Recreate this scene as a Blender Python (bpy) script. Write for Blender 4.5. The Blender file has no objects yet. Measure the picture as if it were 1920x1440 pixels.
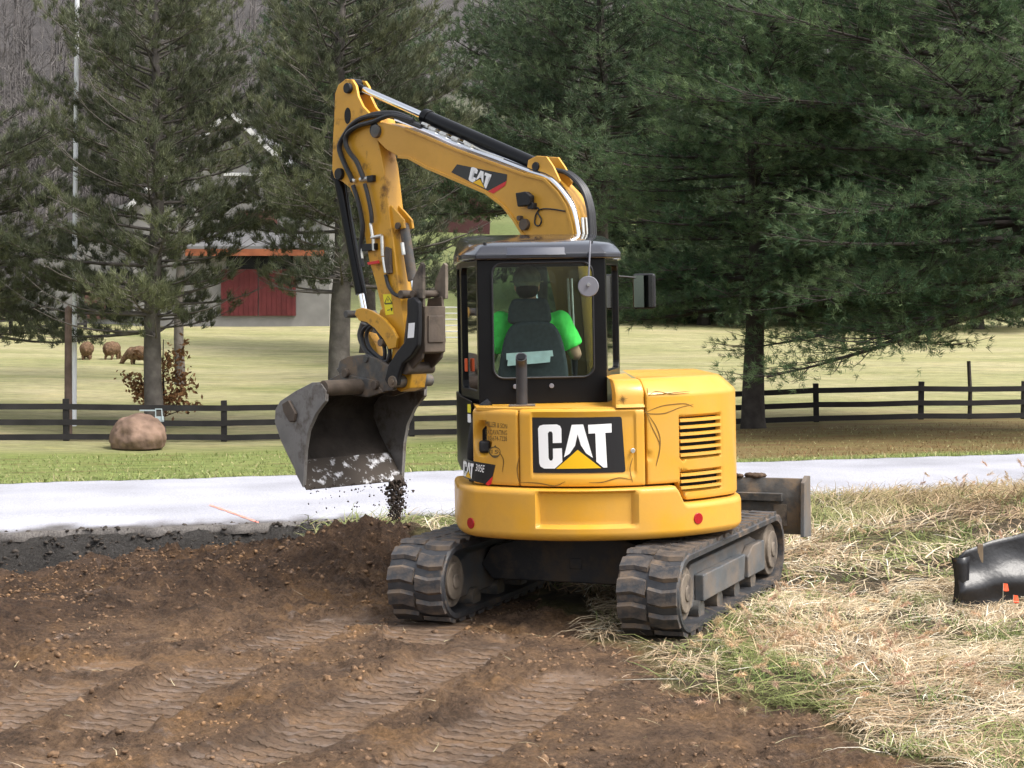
import bpy, bmesh, math, random
import numpy as np
from mathutils import Vector, Matrix

random.seed(7)
rng = np.random.RandomState(11)
SC = bpy.context.scene
COL = SC.collection
R = math.radians

# ------------------------------------------------------------------ camera, sky, sun, exposure
CAM_Z = 2.1          # eye height above the ground the excavator stands on
FPX = 3300.0         # focal length in pixels of the 1920 wide photograph
HOR = 560.0          # level line in the photograph
cam_d = bpy.data.cameras.new('camera')
cam = bpy.data.objects.new('camera', cam_d)
COL.objects.link(cam)
cam.location = (0, 0, CAM_Z)
cam.rotation_euler = (R(90), 0, 0)
cam_d.sensor_width = 36.0
cam_d.lens = 36.0 * FPX / 1920.0
cam_d.shift_y = -(720.0 - HOR) / 1920.0
cam_d.clip_start = 0.1
cam_d.clip_end = 3000
SC.camera = cam

SUN_AZ = R(118)       # clockwise from +Y (a veiled sun high on the right)
SUN_EL = R(56)
world = bpy.data.worlds.new('World')
SC.world = world
world.use_nodes = True
wn = world.node_tree.nodes
wl = world.node_tree.links
wn.clear()
sky = wn.new('ShaderNodeTexSky')
sky.sky_type = 'NISHITA'
sky.sun_disc = False
sky.sun_elevation = SUN_EL
sky.sun_rotation = SUN_AZ
sky.dust_density = 4.0
sky.ozone_density = 1.0
hs = wn.new('ShaderNodeHueSaturation')
hs.inputs['Saturation'].default_value = 0.30
bg = wn.new('ShaderNodeBackground')
bg.inputs['Strength'].default_value = 0.15
wo = wn.new('ShaderNodeOutputWorld')
wl.new(sky.outputs[0], hs.inputs['Color'])
wl.new(hs.outputs[0], bg.inputs[0])
wl.new(bg.outputs[0], wo.inputs[0])

sun_d = bpy.data.lights.new('sun', 'SUN')
sun_d.energy = 1.5
sun_d.angle = R(22)
sun_d.color = (1.0, 0.95, 0.88)
sun = bpy.data.objects.new('sun', sun_d)
COL.objects.link(sun)
sdir = Vector((math.sin(SUN_AZ) * math.cos(SUN_EL), math.cos(SUN_AZ) * math.cos(SUN_EL), math.sin(SUN_EL)))
sun.rotation_euler = (-sdir).to_track_quat('-Z', 'Y').to_euler()
sun.location = (10, 10, 30)

SC.render.engine = 'CYCLES'
SC.cycles.use_denoising = True
SC.cycles.use_adaptive_sampling = True
SC.cycles.adaptive_threshold = 0.02
SC.cycles.max_bounces = 6
SC.cycles.diffuse_bounces = 3
SC.cycles.glossy_bounces = 3
SC.cycles.transparent_max_bounces = 16
SC.view_settings.view_transform = 'Standard'
SC.view_settings.look = 'None'
SC.view_settings.gamma = 1.0
SC.view_settings.exposure = 1.1
SC.view_settings.use_curve_mapping = False


# ------------------------------------------------------------------ helpers
def at(px, py, Y):
    """point that the photograph shows at pixel (px,py) if it stands Y metres away"""
    return Vector(((px - 960.0) / FPX * Y, Y, CAM_Z - (py - HOR) / FPX * Y))


def tag(o, label=None, cat=None, group=None, kind=None):
    if label: o['label'] = label
    if cat: o['category'] = cat
    if group: o['group'] = group
    if kind: o['kind'] = kind
    return o


def empty(name, loc, rz=0.0):
    o = bpy.data.objects.new(name, None)
    o.empty_display_size = 0.2
    o.location = loc
    o.rotation_euler = (0, 0, rz)
    COL.objects.link(o)
    return o


def finish(o, smooth=40, bevel=0, seg=2):
    me = o.data
    if smooth is not None:
        me.polygons.foreach_set('use_smooth', np.ones(len(me.polygons), dtype=bool))
        me.set_sharp_from_angle(angle=R(smooth))
    if bevel:
        m = o.modifiers.new('bevel', 'BEVEL')
        m.width = bevel
        m.segments = seg
        m.limit_method = 'ANGLE'
        m.angle_limit = R(32)
        m.harden_normals = True
    return o


def mesh_np(name, V, F, mat, parent=None, smooth=None, attr=None, loc=None):
    """numpy mesh: V (n,3), F (m,3) or (m,4); attr = dict name -> (n,) or (n,3) point attribute"""
    V = np.asarray(V, dtype=np.float32)
    F = np.asarray(F, dtype=np.int32)
    me = bpy.data.meshes.new(name)
    me.vertices.add(len(V))
    me.vertices.foreach_set('co', V.ravel())
    k = F.shape[1]
    me.loops.add(F.size)
    me.loops.foreach_set('vertex_index', F.ravel())
    me.polygons.add(len(F))
    me.polygons.foreach_set('loop_start', np.arange(0, F.size, k, dtype=np.int32))
    me.polygons.foreach_set('loop_total', np.full(len(F), k, dtype=np.int32))
    if smooth:
        me.polygons.foreach_set('use_smooth', np.ones(len(F), dtype=bool))
    me.update(calc_edges=True)
    if attr:
        for nm, a in attr.items():
            a = np.asarray(a, dtype=np.float32)
            if a.ndim == 1:
                at_ = me.attributes.new(nm, 'FLOAT', 'POINT')
                at_.data.foreach_set('value', a)
            else:
                at_ = me.attributes.new(nm, 'FLOAT_COLOR', 'POINT')
                c = np.ones((len(a), 4), dtype=np.float32)
                c[:, :3] = a
                at_.data.foreach_set('color', c.ravel())
    if mat: me.materials.append(mat)
    o = bpy.data.objects.new(name, me)
    COL.objects.link(o)
    if parent: o.parent = parent
    if loc is not None: o.location = loc
    return o


class MB:
    """collects pieces of ONE part; T maps its own coordinates to the thing's"""

    def __init__(s, T=None):
        s.v = []; s.f = []; s.T = T

    def add(s, vs, fs):
        b = len(s.v)
        for p in vs:
            p = s.T(*p) if s.T else p
            s.v.append(tuple(p))
        for f in fs: s.f.append([i + b for i in f])
        return s

    def box(s, c, d, rot=None):
        x, y, z = d[0] / 2, d[1] / 2, d[2] / 2
        vs = [Vector((sx * x, sy * y, sz * z)) for sz in (-1, 1) for sy in (-1, 1) for sx in (-1, 1)]
        if rot: vs = [rot @ p for p in vs]
        vs = [(p[0] + c[0], p[1] + c[1], p[2] + c[2]) for p in vs]
        return s.add(vs, [(0, 2, 3, 1), (4, 5, 7, 6), (0, 1, 5, 4), (2, 6, 7, 3), (0, 4, 6, 2), (1, 3, 7, 5)])

    def prism(s, poly, t0, t1, fn):
        """poly: 2D points; fn(a,b,t) -> 3D"""
        n = len(poly)
        vs = [fn(a, b, t0) for a, b in poly] + [fn(a, b, t1) for a, b in poly]
        fs = [list(range(n))[::-1], list(range(n, 2 * n))]
        fs += [[i, (i + 1) % n, n + (i + 1) % n, n + i] for i in range(n)]
        return s.add(vs, fs)

    def tube(s, path, r, n=8, caps=True):
        P = [Vector(p) for p in path]
        rr = r if isinstance(r, (list, tuple)) else [r] * len(P)
        T0 = (P[1] - P[0]).normalized()
        up = Vector((0, 0, 1)) if abs(T0.z) < 0.9 else Vector((1, 0, 0))
        N = T0.cross(up).normalized()
        vs = []
        for i, p in enumerate(P):
            if i == 0: T = P[1] - P[0]
            elif i == len(P) - 1: T = P[-1] - P[-2]
            else: T = (P[i + 1] - P[i]).normalized() + (P[i] - P[i - 1]).normalized()
            T.normalize()
            N = (N - T * N.dot(T)).normalized()
            B = T.cross(N)
            for k in range(n):
                a = 2 * math.pi * k / n
                q = p + (N * math.cos(a) + B * math.sin(a)) * rr[i]
                vs.append((q.x, q.y, q.z))
        fs = []
        for i in range(len(P) - 1):
            for k in range(n):
                a, b = i * n + k, i * n + (k + 1) % n
                fs.append((a, b, b + n, a + n))
        if caps:
            fs.append(list(range(n))[::-1])
            fs.append(list(range((len(P) - 1) * n, len(P) * n)))
        return s.add(vs, fs)

    def ellipsoid(s, c, r, nu=10, nv=8, rot=None):
        vs, fs = [], []
        for j in range(nv + 1):
            th = math.pi * j / nv
            for i in range(nu):
                ph = 2 * math.pi * i / nu
                p = Vector((r[0] * math.sin(th) * math.cos(ph), r[1] * math.sin(th) * math.sin(ph), r[2] * math.cos(th)))
                if rot: p = rot @ p
                vs.append((c[0] + p.x, c[1] + p.y, c[2] + p.z))
        for j in range(nv):
            for i in range(nu):
                a, b = j * nu + i, j * nu + (i + 1) % nu
                fs.append((a, b, b + nu, a + nu))
        return s.add(vs, fs)

    def build(s, name, mat, parent=None, smooth=40, bevel=0, seg=2, loc=None):
        me = bpy.data.meshes.new(name)
        me.from_pydata(s.v, [], s.f)
        bm = bmesh.new(); bm.from_mesh(me)
        bmesh.ops.remove_doubles(bm, verts=bm.verts, dist=1e-5)
        bmesh.ops.recalc_face_normals(bm, faces=bm.faces)
        bm.to_mesh(me); bm.free()
        if mat: me.materials.append(mat)
        o = bpy.data.objects.new(name, me)
        COL.objects.link(o)
        if parent: o.parent = parent
        if loc is not None: o.location = loc
        return finish(o, smooth, bevel, seg)


def smoothstep(a, b, x):
    t = np.clip((np.asarray(x, dtype=float) - a) / (b - a), 0, 1)
    return t * t * (3 - 2 * t)


_perm = {}
def perlin(x, y, seed=0):
    if seed not in _perm:
        g = np.random.RandomState(seed + 100)
        p = g.permutation(256)
        _perm[seed] = (np.concatenate([p, p]), g.rand(256) * 2 * np.pi)
    P, A = _perm[seed]
    xi = np.floor(x).astype(int); yi = np.floor(y).astype(int)
    xf = x - xi; yf = y - yi
    xi &= 255; yi &= 255
    u = xf * xf * xf * (xf * (xf * 6 - 15) + 10); v = yf * yf * yf * (yf * (yf * 6 - 15) + 10)
    def g(ix, iy, dx, dy):
        a = A[P[P[ix & 255] + (iy & 255)]]
        return np.cos(a) * dx + np.sin(a) * dy
    n00 = g(xi, yi, xf, yf); n10 = g(xi + 1, yi, xf - 1, yf)
    n01 = g(xi, yi + 1, xf, yf - 1); n11 = g(xi + 1, yi + 1, xf - 1, yf - 1)
    return (n00 * (1 - u) + n10 * u) * (1 - v) + (n01 * (1 - u) + n11 * u) * v


def fbm(x, y, oct=4, seed=0, gain=0.5):
    s = 0; a = 1; 
    for i in range(oct):
        s = s + a * perlin(x * 2 ** i + 13.7 * i, y * 2 ** i - 7.1 * i, seed + i)
        a *= gain
    return s


# ------------------------------------------------------------------ materials
def new_mat(name):
    m = bpy.data.materials.new(name)
    m.use_nodes = True
    nt = m.node_tree
    b = nt.nodes['Principled BSDF']
    return m, nt, b


def mat_simple(name, col, rough=0.5, metal=0.0, spec=0.5, var=0.0, scale=8.0, bump=0.0, bscale=60.0, dirt=None, dirt_amt=0.0, dscale=3.0, coat=0.0, soft=0.08):
    """principled with optional colour variation, bump and a patchy dirt layer"""
    m, nt, b = new_mat(name)
    N, L = nt.nodes, nt.links
    b.inputs['Roughness'].default_value = rough
    b.inputs['Metallic'].default_value = metal
    b.inputs['Specular IOR Level'].default_value = spec
    b.inputs['Coat Weight'].default_value = coat
    b.inputs['Coat Roughness'].default_value = 0.08
    tc = N.new('ShaderNodeTexCoord')
    out = None
    if var > 0:
        nz = N.new('ShaderNodeTexNoise'); nz.inputs['Scale'].default_value = scale; nz.inputs['Detail'].default_value = 5
        L.new(tc.outputs['Object'], nz.inputs['Vector'])
        rp = N.new('ShaderNodeValToRGB')
        rp.color_ramp.elements[0].position = 0.3; rp.color_ramp.elements[1].position = 0.7
        rp.color_ramp.elements[0].color = (*[max(0, c * (1 - var)) for c in col], 1)
        rp.color_ramp.elements[1].color = (*[min(1, c * (1 + var)) for c in col], 1)
        L.new(nz.outputs[0], rp.inputs[0])
        out = rp.outputs[0]
    if dirt:
        nz = N.new('ShaderNodeTexNoise'); nz.inputs['Scale'].default_value = dscale; nz.inputs['Detail'].default_value = 8
        nz.inputs['Roughness'].default_value = 0.65
        L.new(tc.outputs['Object'], nz.inputs['Vector'])
        rp = N.new('ShaderNodeValToRGB')
        c = 0.75 - 0.5 * dirt_amt
        rp.color_ramp.elements[0].position = max(0, c - soft); rp.color_ramp.elements[1].position = min(1, c + soft)
        L.new(nz.outputs[0], rp.inputs[0])
        mx = N.new('ShaderNodeMix'); mx.data_type = 'RGBA'
        L.new(rp.outputs[0], mx.inputs['Factor'])
        if out: L.new(out, mx.inputs['A'])
        else: mx.inputs['A'].default_value = (*col, 1)
        mx.inputs['B'].default_value = (*dirt, 1)
        out = mx.outputs['Result']
        mr = N.new('ShaderNodeMix'); mr.data_type = 'FLOAT'
        L.new(rp.outputs[0], mr.inputs['Factor']); mr.inputs['A'].default_value = rough; mr.inputs['B'].default_value = 0.9
        L.new(mr.outputs['Result'], b.inputs['Roughness'])
        if metal > 0:
            mm = N.new('ShaderNodeMix'); mm.data_type = 'FLOAT'
            L.new(rp.outputs[0], mm.inputs['Factor']); mm.inputs['A'].default_value = metal; mm.inputs['B'].default_value = 0.0
            L.new(mm.outputs['Result'], b.inputs['Metallic'])
    if out: L.new(out, b.inputs['Base Color'])
    else: b.inputs['Base Color'].default_value = (*col, 1)
    if bump > 0:
        nb = N.new('ShaderNodeTexNoise'); nb.inputs['Scale'].default_value = bscale; nb.inputs['Detail'].default_value = 6
        L.new(tc.outputs['Object'], nb.inputs['Vector'])
        bp = N.new('ShaderNodeBump'); bp.inputs['Strength'].default_value = bump; bp.inputs['Distance'].default_value = 0.02
        L.new(nb.outputs[0], bp.inputs['Height'])
        L.new(bp.outputs[0], b.inputs['Normal'])
    return m


def mat_attr(name, rough=0.8, trans=0.0, attr='tint', spec=0.2):
    """colour straight from a per-piece point attribute (each blade or tuft has its own colour)"""
    m, nt, b = new_mat(name)
    N, L = nt.nodes, nt.links
    a = N.new('ShaderNodeAttribute'); a.attribute_name = attr
    L.new(a.outputs['Color'], b.inputs['Base Color'])
    b.inputs['Roughness'].default_value = rough
    b.inputs['Specular IOR Level'].default_value = spec
    if trans > 0:
        tr = N.new('ShaderNodeBsdfTranslucent')
        L.new(a.outputs['Color'], tr.inputs['Color'])
        mx = N.new('ShaderNodeMixShader'); mx.inputs[0].default_value = trans
        L.new(b.outputs[0], mx.inputs[1]); L.new(tr.outputs[0], mx.inputs[2])
        L.new(mx.outputs[0], N['Material Output'].inputs['Surface'])
    return m


def mat_glass(name, tint, refl=0.12):
    m, nt, b = new_mat(name)
    N, L = nt.nodes, nt.links
    N.remove(b)
    tr = N.new('ShaderNodeBsdfTransparent'); tr.inputs[0].default_value = (*tint, 1)
    gl = N.new('ShaderNodeBsdfGlossy'); gl.inputs['Roughness'].default_value = 0.03
    fr = N.new('ShaderNodeFresnel'); fr.inputs['IOR'].default_value = 1.62
    mx = N.new('ShaderNodeMixShader')
    L.new(fr.outputs[0], mx.inputs[0]); L.new(tr.outputs[0], mx.inputs[1]); L.new(gl.outputs[0], mx.inputs[2])
    L.new(mx.outputs[0], N['Material Output'].inputs['Surface'])
    return m


SOIL = (0.105, 0.072, 0.05)
M = {}
M['yellow'] = mat_simple('yellow_paint', (0.64, 0.322, 0.026), 0.34, 0, 0.5, 0.09, 1.6, 0.03, 60, (0.54, 0.29, 0.05), 0.34, 2.2, 0.2, 0.16)
M['yellow_worn'] = mat_simple('worn_yellow_paint', (0.63, 0.32, 0.026), 0.38, 0, 0.5, 0.08, 4, 0.05, 60, (0.18, 0.095, 0.035), 0.25, 6.5)
M['black'] = mat_simple('black_paint', (0.005, 0.0052, 0.006), 0.28, 0, 0.2, 0.2, 5, 0.02, 80)
M['gloss_black'] = mat_simple('gloss_black_roof', (0.016, 0.017, 0.024), 0.14, 0, 0.5, 0.1, 4, 0.0, 60, None, 0, 3, 0.5)
M['black_plastic'] = mat_simple('black_plastic', (0.013, 0.013, 0.015), 0.5, 0, 0.35, 0.2, 20, 0.05, 200)
M['rubber'] = mat_simple('track_rubber', (0.033, 0.034, 0.038), 0.55, 0, 0.5, 0.25, 12, 0.15, 60, (0.15, 0.108, 0.075), 0.32, 7)
M['lug'] = mat_simple('muddy_lug_rubber', (0.04, 0.042, 0.047), 0.5, 0, 0.5, 0.25, 12, 0.2, 50, (0.15, 0.108, 0.074), 0.46, 6, soft=0.12)
M['hose'] = mat_simple('hose_rubber', (0.018, 0.018, 0.02), 0.45, 0, 0.5, 0.2, 20)
M['chrome'] = mat_simple('chrome', (0.85, 0.86, 0.88), 0.12, 1.0, 0.5)
M['fitting'] = mat_simple('zinc_fitting', (0.7, 0.69, 0.64), 0.3, 0.9, 0.5, 0.15, 30)
M['steel_dirty'] = mat_simple('dirty_steel', (0.09, 0.088, 0.085), 0.5, 0.3, 0.5, 0.3, 9, 0.15, 40, (0.17, 0.125, 0.085), 0.42, 6)
M['steel_bucket'] = mat_simple('bucket_steel', (0.225, 0.215, 0.208), 0.42, 0.2, 0.5, 0.2, 5, 0.08, 40, (0.10, 0.08, 0.062), 0.36, 5)
M['steel_lip'] = mat_simple('bright_worn_steel', (0.66, 0.66, 0.69), 0.4, 0.25, 0.5, 0.06, 8, 0.03, 30, (0.05, 0.039, 0.031), 0.70, 12, soft=0.06)
M['mud_inside'] = mat_simple('mud_coated_steel', (0.036, 0.029, 0.024), 0.85, 0, 0.3, 0.4, 6, 0.6, 25)
M['undercarriage'] = mat_simple('undercarriage_paint', (0.022, 0.023, 0.026), 0.5, 0, 0.4, 0.2, 6, 0.08, 50, (0.075, 0.057, 0.042), 0.40, 5)
M['frame_grey'] = mat_simple('dusty_track_frame', (0.085, 0.092, 0.10), 0.5, 0, 0.5, 0.2, 6, 0.05, 50, (0.17, 0.13, 0.095), 0.44, 4, soft=0.14)
M['disc'] = mat_simple('dusty_hub', (0.17, 0.14, 0.11), 0.7, 0, 0.3, 0.3, 8, 0.1, 40, (0.06, 0.05, 0.045), 0.36, 6)
M['rust'] = mat_simple('thumb_steel', (0.095, 0.073, 0.057), 0.6, 0.1, 0.4, 0.3, 7, 0.1, 40, (0.13, 0.10, 0.075), 0.4, 5)
M['white_print'] = mat_simple('white_print', (0.92, 0.92, 0.92), 0.35)
M['black_print'] = mat_simple('black_print', (0.018, 0.018, 0.02), 0.3)
M['yellow_print'] = mat_simple('yellow_print', (0.85, 0.50, 0.01), 0.35)
M['warn_yellow'] = mat_simple('warning_yellow', (0.85, 0.75, 0.02), 0.4)
M['red_print'] = mat_simple('red_print', (0.62, 0.02, 0.025), 0.35)
M['faded_print'] = mat_simple('brown_print', (0.10, 0.07, 0.02), 0.5)
M['pin_print'] = mat_simple('pinstripe', (0.16, 0.085, 0.012), 0.5)
M['reflector'] = mat_simple('red_reflector', (0.36, 0.012, 0.015), 0.2, 0, 0.6, 0.1, 200)
M['front_glass'] = mat_glass('windshield_glass', (0.24, 0.31, 0.28))
M['glass'] = mat_glass('green_tinted_glass', (0.74, 0.86, 0.80))
M['mirror'] = mat_simple('mirror_glass', (0.8, 0.82, 0.8), 0.03, 1.0)
M['grey_disc'] = mat_simple('grey_plastic', (0.16, 0.16, 0.185), 0.5)
M['fabric'] = mat_simple('seat_fabric', (0.055, 0.062, 0.07), 0.85, 0, 0.2, 0.15, 40, 0.1, 300)
M['paper'] = mat_simple('pale_paper', (0.62, 0.72, 0.75), 0.6, 0, 0.3, 0.1, 20)
M['shirt'] = mat_simple('safety_green_cloth', (0.12, 0.95, 0.16), 0.8, 0, 0.2, 0.12, 9, 0.6, 14)
b_ = M['shirt'].node_tree.nodes['Principled BSDF']
M['skin'] = mat_simple('skin', (0.48, 0.28, 0.20), 0.55, 0, 0.4, 0.08, 20)
M['cap'] = mat_simple('cap_cloth', (0.22, 0.25, 0.215), 0.85, 0, 0.2, 0.25, 25)
M['hair'] = mat_simple('dark_hair', (0.02, 0.015, 0.012), 0.7)
M['trousers'] = mat_simple('denim', (0.04, 0.05, 0.08), 0.85)

# ------------------------------------------------------------------ terrain
ROAD_P = np.array([-5.6, 19.1]); ROAD_D = np.array([0.9578, 0.2874]); ROAD_D /= np.linalg.norm(ROAD_D)
ROAD_N = np.array([-ROAD_D[1], ROAD_D[0]])
ROAD_W = 5.3
ROAD_Z = -0.45
GY = np.array([0, 6, 7.9, 8.8, 9.3, 10.3, 11, 12, 13, 14.2, 15.2, 17, 20.3, 26])
GX = np.array([3.0, 2.35, 1.85, 1.5, 1.15, 0.72, 0.62, 0.40, 0.0, -0.5, -1.2, -1.75, -2.4, -3.2])
PRINTS = [([(-2.45, 7.3), (-2.15, 8.0), (-1.85, 9.4), (-1.55, 10.5), (-1.10, 11.6)], 1),
          ([(-1.85, 7.1), (-1.45, 7.9), (-1.02, 8.5), (-0.52, 9.9), (-0.15, 10.8)], 2),
          ([(-3.0, 7.6), (-2.75, 8.4), (-2.55, 9.2), (-2.3, 10.2)], 3),
          ([(-0.6, 7.2), (-0.35, 8.0), (0.0, 8.9), (0.35, 9.8)], 6),
          ([(-0.62, 10.9), (-0.5, 11.5), (-0.42, 12.0)], 5)]


def road_q(X, Y):
    return (X - ROAD_P[0]) * ROAD_N[0] + (Y - ROAD_P[1]) * ROAD_N[1]


def dirt_mask(X, Y):
    g = np.interp(Y, GY, GX)
    n = 0.38 * fbm(X * 1.3, Y * 1.3, 4, 21)
    return smoothstep(0.14, -0.14, X - g + n)


def base_height(X, Y):
    q = road_q(X, Y)
    near = -0.45 * smoothstep(-8.5, -0.2, q)
    # slight rise towards the photographer's bank
    near = near + 0.35 * smoothstep(6.5, 1.0, Y)
    # left dirt: falls a little further
    near = near - 0.06 * smoothstep(-2, -5, X) * smoothstep(11, 15, Y)
    # mound of dug soil left of the machine
    near = near + 0.21 * np.exp(-(((X + 1.05) / 1.15) ** 2 + ((Y - 14.4) / 0.9) ** 2))
    near = near + 0.16 * np.exp(-(((X + 2.3) / 1.3) ** 2 + ((Y - 15.3) / 1.0) ** 2))
    near = near - 0.19 * np.exp(-(((X + 4.9) / 1.7) ** 2 + ((Y - 16.3) / 1.4) ** 2))
    near = near + 0.42 * np.exp(-(((X - 6.0) / 2.6) ** 2 + ((Y - 16.5) / 3.5) ** 2)) + 0.13 * smoothstep(1.5, 3.5, X) * np.exp(-((q + 1.6) / 1.3) ** 2)
    near = near + 0.12 * np.exp(-(((X - 3.75) / 0.5) ** 2 + ((Y - 11.05) / 0.4) ** 2))
    yb = 10.3 + (X + 3.0) * 1.3
    near = near + 0.17 * np.exp(-((Y - yb - 1.3) / 0.95) ** 2) * smoothstep(0.2, -1.2, X) * smoothstep(-5.5, -3.5, X)
    # trench along the road edge on the left
    wob = 0.25 * fbm(X * 0.9, Y * 0.9, 3, 5)
    tm = smoothstep(-1.75, -2.35, X + 0.5 * wob) * smoothstep(-1.9, -0.9, q + wob) * smoothstep(0.03, -0.42, q + 0.10 * fbm(X * 4, Y * 4, 3, 6))
    near = near * (1 - tm) + tm * (-0.95 + 0.12 * fbm(X * 3, Y * 3, 3, 9))
    # beyond the road
    d = q - ROAD_W
    fz = ROAD_Z - 0.02 - 0.052 * np.clip(d, 0, 15.0)
    fx = smoothstep(-8, 8, X)
    fz = fz + fx * 0.16 * smoothstep(2, 13, d)
    fld = np.clip(d - 16.0, 0, None)
    fz = fz + 0.035 * np.clip(fld, 0, 55) + 0.20 * np.clip(fld - 55, 0, 45) + 0.46 * np.clip(fld - 100, 0, 140)
    fz = fz + 0.25 * fbm(X * 0.06, Y * 0.06, 2, 31) * smoothstep(3, 20, d)
    z = np.where(q < ROAD_W * 0.5, np.where(q > 0, ROAD_Z - 0.05, near), np.where(d < 0, ROAD_Z - 0.05, fz))
    return z


def detail(X, Y, dm):
    """clods, lumps and track prints in the bare soil; small tussocks elsewhere"""
    q = road_q(X, Y)
    nearm = smoothstep(24, 18, Y)
    lump = 0.060 * fbm(X * 2.2, Y * 2.2, 3, 41) + 0.05 * np.abs(fbm(X * 5.5, Y * 5.5, 3, 43)) + 0.040 * np.abs(fbm(X * 12, Y * 12, 2, 45)) + 0.030 * np.abs(fbm(X * 24, Y * 24, 2, 46)) - 0.03
    smear = smoothstep(-0.15, 0.35, fbm(X * 0.9, Y * 0.9, 3, 47)) * smoothstep(13, 10.5, Y)
    rough = 1.15 + 0.7 * smoothstep(11, 13.5, Y) - 0.65 * smear
    pr = np.zeros_like(X); inside = np.zeros_like(X); crest = np.zeros_like(X); arcl = np.zeros_like(X); latd = np.zeros_like(X)
    for line, sd in PRINTS:
        best = np.full(X.shape, 9.0); bs = np.zeros(X.shape); acc = 0.0
        for (x0, y0), (x1, y1) in zip(line[:-1], line[1:]):
            L = math.hypot(x1 - x0, y1 - y0)
            t = np.clip(((X - x0) * (x1 - x0) + (Y - y0) * (y1 - y0)) / L ** 2, 0, 1)
            dd = np.hypot(X - x0 - t * (x1 - x0), Y - y0 - t * (y1 - y0))
            c = dd < best
            best = np.where(c, dd, best); bs = np.where(c, acc + t * L, bs)
            acc += L
        w = smoothstep(0.25, 0.19, best) * smoothstep(-0.46, -0.02, fbm(X * 1.1, Y * 1.1, 3, 60 + sd))
        gap = smoothstep(0.0, 0.03, np.abs(best - 0.0) - 0.012)
        nw_ = w > np.maximum(inside, 0.02)
        arcl = np.where((best < 0.6) & (latd == 0) | nw_, bs, arcl); latd = np.where((best < 0.6) & (latd == 0) | nw_, best, latd)
        ph = (bs + 0.012 * fbm(X * 3, Y * 3, 2, 70)) / 0.125
        tri = np.abs((ph % 1.0) - 0.5) * 2
        rid = smoothstep(0.52, 0.74, tri)
        h = -0.040 + 0.012 * rid * gap
        pr = pr * (1 - w) + h * w
        inside = np.maximum(inside, w); crest = np.maximum(crest, w * rid * gap)
    dz = lump * rough * (1 - 0.80 * inside) + pr
    detail.crest = crest; detail.arcl = arcl
    g = 0.05 * fbm(X * 1.5, Y * 1.5, 3, 51) + 0.02 * fbm(X * 6, Y * 6, 2, 53)
    out = (dm * dz + (1 - dm) * g) * nearm
    return np.where(q > -0.03, 0.0, out), inside


def height(X, Y):
    X = np.asarray(X, float); Y = np.asarray(Y, float)
    dm = dirt_mask(X, Y)
    # the belts have pressed two level beds under the machine
    return base_height(X, Y) + detail(X, Y, dm)[0] - press(X, Y)


EX = Vector((0.60, 12.16, 0.0)); PSI = R(23.6)


def press(X, Y):
    dx = X - EX.x; dy = Y - EX.y
    u = dx * math.cos(PSI) - dy * math.sin(PSI); v = dx * math.sin(PSI) + dy * math.cos(PSI)
    m = smoothstep(0.48, 0.24, np.abs(np.abs(u) - 0.79)) * smoothstep(1.55, 1.2, np.abs(v))
    z = base_height(X, Y) + detail(X, Y, dirt_mask(X, Y))[0]
    return m * (z - (-0.006 + 0.0175 * u))


def gz(x, y):
    return float(height(np.array([x]), np.array([y]))[0])


def axis(parts):
    out = [parts[0][0]]
    for a, b, s0, s1 in parts:
        x = a
        while x < b - 1e-6:
            t = (x - a) / (b - a)
            x = x + s0 + (s1 - s0) * t
            out.append(min(x, b))
    return np.array(out)


xr = axis([(0, 2.8, 0.024, 0.024), (2.8, 4, 0.028, 0.045), (4, 7, 0.05, 0.14), (7, 20, 0.12, 0.8), (20, 120, 1.2, 8), (120, 420, 12, 40)])
xs = np.concatenate([-xr[::-1][:-1], xr])
ys = axis([(-12, 6.6, 1.0, 0.25), (6.6, 11.5, 0.021, 0.027), (11.5, 17, 0.032, 0.05), (17, 21.5, 0.06, 0.08), (21.5, 34, 0.15, 0.4), (34, 110, 0.5, 1.5), (110, 300, 3, 6), (300, 700, 12, 40)])
GXm, GYm = np.meshgrid(xs, ys)
dmv = dirt_mask(GXm, GYm)
bz = base_height(GXm, GYm)
dz, ins = detail(GXm, GYm, dmv)
crestv = detail.crest; arclv = detail.arcl
GZ = bz + dz - press(GXm, GYm)
nx, ny = len(xs), len(ys)
V = np.stack([GXm.ravel(), GYm.ravel(), GZ.ravel()], 1)
idx = np.arange(nx * ny).reshape(ny, nx)
F = np.stack([idx[:-1, :-1].ravel(), idx[:-1, 1:].ravel(), idx[1:, 1:].ravel(), idx[1:, :-1].ravel()], 1)
Q = road_q(GXm, GYm)
dmr = dmv * smoothstep(0.2, -0.1, Q)
grav = smoothstep(-1.1, -0.5, Q + 0.2 * fbm(GXm * 2, GYm * 2, 3, 77)) * smoothstep(0.4, 0.0, Q) * smoothstep(-1.6, -2.2, GXm)
# needle litter under the right-hand pines (verge and fence line)
D = Q - ROAD_W
lit = smoothstep(0.8, 2.5, D + 0.8 * fbm(GXm * 0.5, GYm * 0.5, 3, 81)) * smoothstep(19, 14, D) * smoothstep(-1.5, 4.0, GXm + 2.0 * fbm(GXm * .3, GYm * .3, 2, 83))
lit = np.maximum(lit, 0.75 * smoothstep(0.22, 0.5, fbm(GXm * 0.35, GYm * 0.9, 4, 85)) * smoothstep(1.0, 3, D) * smoothstep(16, 10, D))
far = smoothstep(13, 17, D)          # pasture beyond the fence
wood = smoothstep(108, 128, D - 16 + 6 * fbm(GXm * 0.05, GYm * 0.05, 2, 87))
wood = np.maximum(wood, smoothstep(52, 66, D - 16 + 5 * fbm(GXm * 0.05, GYm * 0.05, 2, 87)) * smoothstep(-3, -14, GXm + 0.1 * (GYm - 100)))
hillg = smoothstep(52, 62, D - 16)
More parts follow.
